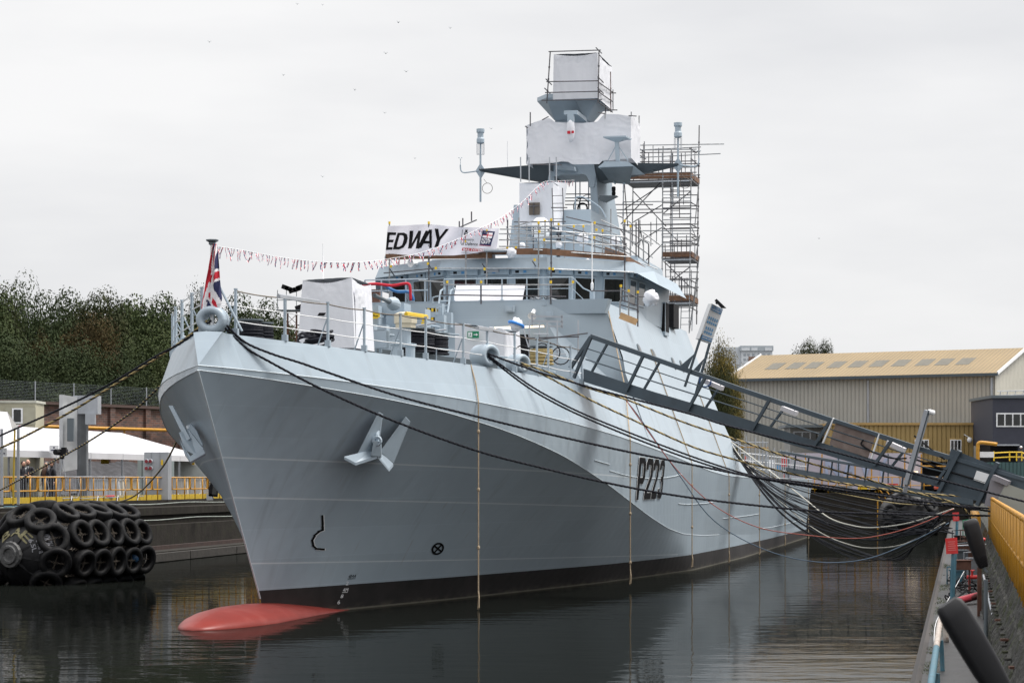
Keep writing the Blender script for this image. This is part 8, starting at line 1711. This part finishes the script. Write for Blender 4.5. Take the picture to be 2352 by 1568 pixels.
for Y, lb, hgt in ((49,'blue post carrying the nearer red sign on the walkway',1.55),(90,'blue post carrying the farther red sign on the walkway',1.5)):
    t_ = thing('sign_on_post', lb.replace('blue post carrying','red notice on a blue post,'), 'sign', tuple(QE(Y,-1.03,.7))); mb = MB(); mb.tube([QE(Y,-1.03,.7), QE(Y,-.98,.7+hgt)], .04, 8); mb.build('post', M_blue, t_); mb = MB(); mb.tube([QE(Y+1.2,-1.0,.7), QE(Y+1.2,-.95,.7+hgt*.9)], .035, 8); mb.build('post', M_blue, t_)
    c = QE(Y,-1.03,.7+hgt*.93); mb = MB(); mb.slab([c+Vector(q) for q in ((-.11,-.06,-.17),(.13,-.06,-.16),(.11,-.06,.17),(-.13,-.06,.15))], (0,.015,0)); sb_ = mb.build('red_panel', M_red, t_)
    mb = MB(); f_ = quad_fn(*[c+Vector(q) for q in ((-.08,-.065,-.13),(.10,-.065,-.12),(-.10,-.065,.12),(.08,-.065,.13))])
    for j, w_ in enumerate((.95,.8,.9,.7,.85)): mb.face(f_(.5-w_/2,.12+j*.17),f_(.5+w_/2,.12+j*.17),f_(.5+w_/2,.18+j*.17),f_(.5-w_/2,.18+j*.17))
    mb.build('faded_lettering', mat('faded_pink',(.62,.18,.17),.6), sb_)
# floodlights on the quay wall (seen from behind)
def flood(px_, py_, Y, L_, W2, tilt, label, yaw=.0):
    c = at(px_, py_, Y); t_ = thing('floodlight', label, 'floodlight', tuple(c)); Mx = Matrix.Rotation(yaw,3,'Z') @ Matrix.Rotation(tilt,3,'Y'); mb = MB(); rows = []
    for j, (zz_, w_, d_) in enumerate(((-1,.50,.30),(-.97,.62,.42),(-.6,.80,.62),(-.1,.96,.80),(.4,1.0,.84),(.8,.98,.78),(.95,.90,.62),(1,.70,.40))):
        r = []
        for i in range(17):
            a = 2*math.pi*i/16; x = math.copysign(abs(math.cos(a))**.45, math.cos(a))*W2*w_; y = math.copysign(abs(math.sin(a))**.45, math.sin(a))*W2*d_*.8; r.append(c + Mx @ Vector((x, y, zz_*L_)))
        rows.append(r)
    mb.grid(rows); mb.face(*rows[0][:-1]); mb.face(*reversed(rows[-1][:-1])); bd = mb.build('housing', mat('lamp_housing',(.012,.012,.014),.5,spec=.3,var=.15,scale=8), t_, smooth=True)
    mb = MB()
    for k in range(7): mb.box(c + Mx @ Vector((W2*.02, -W2*.62, -L_*(.55+.055*k))), (W2*1.2,.02*W2*3,.018*L_), M=Mx)
    mb.build('cooling_fin', M_black, bd)
    mb = MB(); e = c + Mx @ Vector((0,0,-L_)); mb.bar(e, e+Vector((.12*W2*4,0,-.10*W2*6)), W2*.6, W2*.3); mb.tube([e+Vector((.3*W2,0,-.2)), e+Vector((.3*W2,0,-1.2 if Y > 30 else -1.0))], .035, 8); mb.build('bracket', M_dkgrey, t_)
    return t_
flood(2258, 1520, 13.5, .40, .085, -.56, 'large black floodlight housing in the bottom right foreground, out of focus', .2)
flood(2243, 1248, 40, .42, .13, -.30, 'black floodlight housing standing on the quay wall beyond the nearest one', .2)
# pipes, valves, drums, cables on the walkway
mb = MB(); mb.m=0; mb.tube([QE(53,-.92,.80), QE(54.2,-.47,.86)], .085, 16, cap=False); mb.m=1; mb.tube([QE(53.02,-.915,.80), QE(54.1,-.48,.86)], .072, 16); mb.build('red_pipe_length', [mat('pipe_pinkred',(.40,.04,.06),.45,var=.08), mat('pipe_inside',(.10,.01,.012),.7)], None, smooth=True, loc=tuple(QE(53,-.92,.75)), label='open ended pink red pipe lying on the walkway', cat='pipe')
mb = MB(); p = QE(60,-.55,1.05); mb.tube([p+Vector((-.13,0,0)), p+Vector((.13,0,0))], .05, 10); mb.tube([p, p+Vector((0,0,.15))], .03, 8); mb.torus(p+Vector((0,0,.17)), (0,0,1), .06, .012, 12, 5); mb.tube([p+Vector((-.07,0,0)), p+Vector((-.07,0,-.35))], .03, 8); mb.build('red_valve', M_red, None, loc=tuple(p), label='red valve standing above the walkway', cat='valve')
mb = MB(); p = QE(71,-.20,1.70); mb.ball(p, .13, 12, 8, (1,1,.6)); mb.build('red_buoy', M_red, None, loc=tuple(p), label='red buoy resting on the slope under the yellow fence', cat='buoy')
mb = MB(); mb.tube([QE(34,-.26,1.05), QE(42,-.30,1.22), QE(50,-.36,1.50)], .022, 8)
for k in range(10): q = QE(34+k*1.7,-.26-.0063*k*1.0,1.05+.028*k); mb.torus(q, dR, .026, .007, 8, 4)
mb.build('wall_pipe', M_galv, None, loc=tuple(QE(34,-.26,1.05)), label='banded grey pipe running up the mossy wall', cat='pipe')
for Y, dx, h_ in ((49,-.47,1.0),(51,-.42,.95)): mb = MB(); mb.bar(QE(Y,dx,.7), QE(Y,dx,.7+h_), .05,.05); mb.build('wall_post', M_rust, None, loc=tuple(QE(Y,dx,.7)), label='rusty upright post against the quay wall, %s of a pair' % ('nearer' if Y == 49 else 'farther'), cat='post')
for Y, lb in ((58,'nearer dark steel box on legs beside the red sign'),(76,'farther dark steel box on legs over the walkway')): mb = MB(); p = QE(Y,-.80,1.42); mb.box(p, (.36,.4,.22)); mb.box(p+Vector((0,0,.12)), (.42,.46,.02)); mb.bar(p+Vector((-.17,0,-.7)), p+Vector((-.17,0,-.1)), .03); mb.bar(p+Vector((.17,0,-.7)), p+Vector((.17,0,-.1)), .03); mb.build('steel_box', M_rust, None, loc=tuple(p), label=lb, cat='box')
random.seed(31)
for k in range(12):
    Y = 54+k*2.2+random.random(); mb = MB(); pts = [QE(Y+random.uniform(-1,1.8), random.uniform(-1.2,-.42), .72+.05*random.random()+(.15 if j % 2 else 0)) for j in range(8)]; mb.tube(smoothpath(pts,4), .016, 5); mb.build('loose_cable', M_black, None, smooth=True, loc=tuple(pts[0]), label='black cable lying loosely on the walkway', cat='cable', group='loose black cables on the walkway')
mb = MB(); mb.tube(smoothpath([QE(60,-.75,1.2), QE(56,-.95,1.0), QE(51,-1.15,.85), QE(46,-1.3,.78), QE(42,-1.30,.75), QE(39.5,-1.27,.78)]), .009, 5); mb.build('white_wire', M_white, None, smooth=True, loc=tuple(QE(60,-.75,1.2)), label='thin white wire curling along the outer edge of the walkway', cat='wire')
mb = MB(); mb.tube([QE(68,-1.2,1.6), QE(68,-.1,1.65)], .025, 6); mb.build('cross_pipe', M_galv, None, loc=tuple(QE(68,-1.2,1.6)), label='grey pipe crossing above the walkway', cat='pipe')
for k, (Y, dx, hh) in enumerate(((66,-.5,.6),(70,-.8,.7),(82,-.6,.8),(88,-.9,.7),(95,-.5,.9),(64,-.95,.35))):
    mb = MB(); p = QE(Y,dx,.7); mb.box(p+Vector((0,0,hh/2)), (.3,.3,hh)); mb.box(p+Vector((0,0,hh+.02)), (.36,.36,.04)); mb.tube([p+Vector((-.25,0,0)), p+Vector((-.25,0,hh*1.3)), p+Vector((.2,0,hh*1.35))], .02, 5); mb.build('walkway_equipment', [M_galv,M_dkgrey,M_rust,M_black,M_green,M_blue][k], None, loc=tuple(p), label=['grey','dark grey','rusty','black','green','blue'][k]+' box with a bent pipe on the far walkway', cat='equipment')
# vegetation along the wet edge
mb = MB(); random.seed(4)
for k in range(14000):
    Y = 24 + 60*random.random()**1.3; d_ = random.choice([-1.36,-1.32,-1.26,-1.2,-.36,-.33,-.3,-.15]) + random.gauss(0,.03); z_ = interp(d_, [-1.38,-.345,-.33,-.27,-.07,0], [.70,.70,1.12,1.22,1.70,1.88]); 
    if mnoise.noise(Vector((Y*.45, d_*2, 0))) < .02: continue
    p = QE(Y,d_,z_-.01); w_ = random.uniform(.003,.009); a = random.random()*6.28; t = Vector((random.gauss(0,.03), random.gauss(0,.03), random.uniform(.015,.05))); e = Vector((math.cos(a),math.sin(a),0))*w_; mb.face(p-e, p+e, p+t)
mb.build('moss_and_grass', mat('quay_moss',(.055,.075,.018),.9,var=.5,scale=6), None, kind='stuff')
# birds
random.seed(14)
for k, (x,y) in enumerate(((915,52),(886,123),(933,165),(815,207),(481,97),(651,173),(1034,65),(884,260),(1128,296),(741,406),(683,10),(1881,548),(953,364),(741,12))):
    p = at(x,y,150+k*7); mb = MB(); a = random.uniform(-1,1); d_ = Vector((math.cos(a),.3,0)); s_ = Vector((0,0,1)); w_ = .09
    mb.ball(p, .03, 6, 4, (1.8,1,1)); mb.face(p+d_*.03, p+d_*w_+s_*.09, p+d_*(w_*2)+s_*.03, p+d_*w_+s_*.05-Vector((0,.05,0))); mb.face(p-d_*.03, p-d_*w_+s_*.10, p-d_*(w_*2)+s_*.05, p-d_*w_+s_*.06-Vector((0,.05,0)))
    mb.build('bird', M_dkgrey, None, loc=tuple(p), label='tiny bird in flight high in the pale sky', cat='bird', group='birds flying in the sky')
# ================================================================== TREES
def leaf_mat(name, c1, c2, c3):
    m = bpy.data.materials.new(name); m.use_nodes = True; N = m.node_tree.nodes; L = m.node_tree.links; bs = N['Principled BSDF']; bs.inputs['Roughness'].default_value = .7; bs.inputs['Specular IOR Level'].default_value = .12
    g = N.new('ShaderNodeNewGeometry'); nz = N.new('ShaderNodeTexNoise'); nz.inputs['Scale'].default_value = .55; nz.inputs['Detail'].default_value = 4; L.new(g.outputs['Position'], nz.inputs[0])
    a = N.new('ShaderNodeMath'); a.operation='ADD'; L.new(nz.outputs[0], a.inputs[0]); b = N.new('ShaderNodeMath'); b.operation='MULTIPLY'; L.new(g.outputs['Random Per Island'], b.inputs[0]); b.inputs[1].default_value=.2; L.new(b.outputs[0], a.inputs[1])
    rp = N.new('ShaderNodeValToRGB'); e = rp.color_ramp.elements; e[0].position=.38; e[0].color=(*c1,1); e[1].position=.82; e[1].color=(*c3,1); k = rp.color_ramp.elements.new(.60); k.color=(*c2,1); L.new(a.outputs[0], rp.inputs[0]); L.new(rp.outputs[0], bs.inputs['Base Color'])
    bs.inputs['Transmission Weight'].default_value = 0; return m
ML = {'dark': leaf_mat('dark_leaves', (.018,.029,.011), (.028,.041,.015), (.044,.056,.022)), 'mid': leaf_mat('mid_leaves', (.024,.037,.012), (.037,.052,.017), (.055,.067,.025)),
      'rust': leaf_mat('autumn_leaves', (.030,.028,.011), (.048,.034,.013), (.062,.046,.016)), 'birch': leaf_mat('birch_leaves', (.07,.065,.018), (.13,.105,.028), (.19,.14,.035)), 'olive': leaf_mat('olive_leaves', (.020,.026,.010), (.030,.036,.013), (.048,.050,.019))}
M_bark = mat('bark', (.06,.05,.04), .9, var=.3, scale=4)
def make_crown(name, h_, rx, ry, n_cl, per, leaf, kind, seed, base=.18, droop=0.0, cone=0.0):
    rnd = random.Random(seed); mb = MB(); cl = []
    for k in range(n_cl):
        for _ in range(50):
            v = Vector((rnd.gauss(0,1), rnd.gauss(0,1), rnd.gauss(0,1))).normalized(); r = rnd.random()**.42
            z = base + (1-base)*(.5+.5*v.z*r); f_ = 1 - cone*z
            if z > base*.8: break
        cl.append((Vector((v.x*r*rx*f_, v.y*r*ry*f_, z*h_)), rnd.uniform(.75,1.15)))
    for c, sz in cl:
        R_ = sz*min(rx,ry)*.40
        for _ in range(per):
            v = Vector((rnd.gauss(0,1), rnd.gauss(0,1), rnd.gauss(0,.8))).normalized(); p = c + v*R_*(.62+.38*rnd.random()**.6) + Vector((0,0,-droop*rnd.random()*R_*2))
            nv = (v + Vector((rnd.gauss(0,.3), rnd.gauss(0,.3), rnd.gauss(0,.3)))).normalized(); t = nv.orthogonal().normalized(); b = nv.cross(t); a = rnd.random()*6.28; t2 = t*math.cos(a)+b*math.sin(a); b2_ = nv.cross(t2); l = leaf*rnd.uniform(.6,1.3)
            mb.face(p-t2*l, p-b2_*l*.55, p+t2*l, p+b2_*l*.55)
    return mb, cl
PROTO = {}
def tree(px, pyt, Y, width, kind, label, zb=4.5, proto='round', group=None):
    if group == GT:
        r_ = (px-CX)/FPX; wy = 143 + 63*((-42 - r_*143)/(r_*63-34)); Y = max(Y, wy + 4 + .5*width/FPX*Y*1.3)
    top = at(px, pyt, Y); h_ = top.z - zb; key = (proto, kind)
    if key not in PROTO:
        P_ = {'round': (1.0,.46,.46,105,400,.0130,.10,0,.05), 'bush': (1.0,.75,.7,110,400,.0140,.02,0,.0), 'birch': (1.0,.27,.27,190,120,.0090,.12,.9,.35), 'broad': (1.0,.62,.6,105,380,.0130,.12,0,.05)}[proto]
        mb, cl = make_crown('crown', P_[0], P_[1], P_[2], P_[3], P_[4], P_[5], kind, hash_(key), P_[6], P_[7], P_[8])
        t = MB(); t.tube([(0,0,0),(.01,0,.25),(0,.01,.55),(.01,0,.85)], .03, 8, radii=[.028,.022,.014,.004])
        for c, _ in cl[:22]: t.tube([Vector((0,0,c.z*.55)), Vector((c.x*.5,c.y*.5,c.z*.8)), c], .006, 5, radii=[.010,.006,.002])
        root = bpy.data.objects.new('tree', None); COL.objects.link(root); cr_ = mb.build('crown', ML[kind], None); cr_.parent = root; tr_ = t.build('trunk', M_bark, None, smooth=True); tr_.parent = root; PROTO[key] = root
        r = root
    else: r = dup(PROTO[key])
    r.location = (top.x, Y, zb); asp = {'round':.92,'bush':1.5,'birch':.54,'broad':1.24}[proto]; wm = width/FPX*Y*(1.3 if proto != 'birch' else 1.0); r.scale = (wm/asp, wm/asp, h_); r.rotation_euler = (0,0,(px*.37) % 6.28)
    r['label'] = label; r['category'] = 'tree'
    if group: r['group'] = group
    for c in r.children:
        for k_ in ('_o',):
            if k_ in c: del c[k_]
    return r
def hash_(k): return sum(ord(c)*(i+3) for i, c in enumerate(k[0]+k[1]))
GT = 'trees behind the brick wall'
for px, pyt, Y, w, kind, proto, lb in (
    (-70,655,172,190,'mid','round','green tree at the left edge behind the cream cabin'),
    (8,640,178,120,'olive','birch','tall olive drooping tree at the left edge, the tallest there'),
    (78,690,190,170,'dark','broad','dark broad tree right of the tall drooping tree'),
    (160,700,196,180,'dark','round','dark green tree third along the back of the wood'),
    (228,708,192,150,'olive','round','olive tinted tree in the middle of the wood'),
    (300,694,198,190,'mid','round','round green tree in the middle of the back row'),
    (372,703,200,170,'dark','round','dark tree whose crown meets the bow of the ship'),
    (455,640,205,90,'olive','birch','slim drooping birch rising behind the bow flag'),
    (520,706,205,170,'dark','round','dark tree just right of the bow flag'),
    (590,716,208,150,'dark','round','dark tree behind the black rope drums'),
    (645,735,210,120,'mid','round','small green tree behind the tall wrapped box'),
    (20,790,168,230,'dark','bush','low dark tree in front of the tall drooping tree'),
    (130,815,170,220,'dark','bush','dark bushy tree above the brick wall, left of the orange one'),
    (200,752,176,130,'rust','round','orange brown autumn tree among the green ones'),
    (90,790,172,90,'rust','bush','faint orange shrub left of the autumn tree'),
    (235,820,168,180,'dark','bush','low dark bush under the autumn tree'),
    (330,785,172,230,'mid','bush','wide rounded light green bush beside the bow'),
    (405,850,170,150,'dark','bush','dark bush right behind the flare of the bow'),
    (-60,830,166,200,'dark','bush','dark bush at the far left behind the cabin')):
    tree(px, pyt, Y, w, kind, lb, 6.0 if proto == 'bush' else 4.5, proto, GT)
for px, w, k in ((60,180,'dark'),(170,190,'dark'),(285,190,'dark'),(385,170,'mid'),(-30,170,'dark')): tree(px, 880, 166, w, k, 'low undergrowth bush just behind the security fence, ' + {60:'above the small cabin',170:'behind the signal column',285:'right of the signal column',385:'nearest the bow',-30:'at the left picture edge'}[px], 6.5, 'bush', GT)
tree(1655, 762, 212, 95, 'birch', 'tall yellowing birch between the superstructure and the shed', 2.5, 'birch')
tree(1676, 842, 216, 55, 'birch', 'lower yellowing tree at the left end of the shed', 2.5, 'broad')
tree(1640, 860, 208, 80, 'olive', 'olive bush at the foot of the yellowing birch', 2.5, 'bush')
tree(1858, 805, 330, 70, 'olive', 'treetop just showing above the shed roof, left one', 8, 'round'); tree(1888, 806, 332, 60, 'olive', 'treetop just showing above the shed roof, right one', 8, 'round')
# lighting mast with floodlights behind the foredeck
lm = thing('lighting_mast', 'rusty lattice mast with a cluster of black floodlights behind the foredeck', 'lamp', (at(671,800,190).x,190,2.45))
p = at(671,705,190); mb = MB()
for dx in (-.35,.35):
    for dy in (-.35,.35): mb.bar((p.x+dx,190+dy,2.45),(p.x+dx,190+dy,p.z-.4),.07)
z_ = 6.0; k = 0
while z_ < p.z-1: mb.bar((p.x-.35,189.65,z_),(p.x+.35,189.65,z_+.7),.04); mb.bar((p.x+.35,190.35,z_),(p.x-.35,190.35,z_+.7),.04); z_ += .7
mb.build('lattice', M_rust, lm); mb = MB(); mb.box((p.x,190,p.z-.3),(2.4,1.6,.08))
for dx in (-1.1,-.4,.4,1.1): mb.bar((p.x+dx,189.4,p.z-.3),(p.x+dx,189.4,p.z+1.3),.05)
mb.bar((p.x-1.2,189.4,p.z+.5),(p.x+1.2,189.4,p.z+.5),.05); mb.build('gallery', M_dkgrey, lm)
for x, y in ((655,660),(663,663),(671,667),(682,664),(688,660),(686,706)): q = at(x,y,189.5); mb = MB(); mb.box(q, (.55,.35,.34), M=Matrix.Rotation(.35 if x < 668 else -.35,3,'Y')); mb.build('lamp_head', M_black, lm)
for o_ in bpy.data.objects:
    if '_o' in o_: del o_['_o']
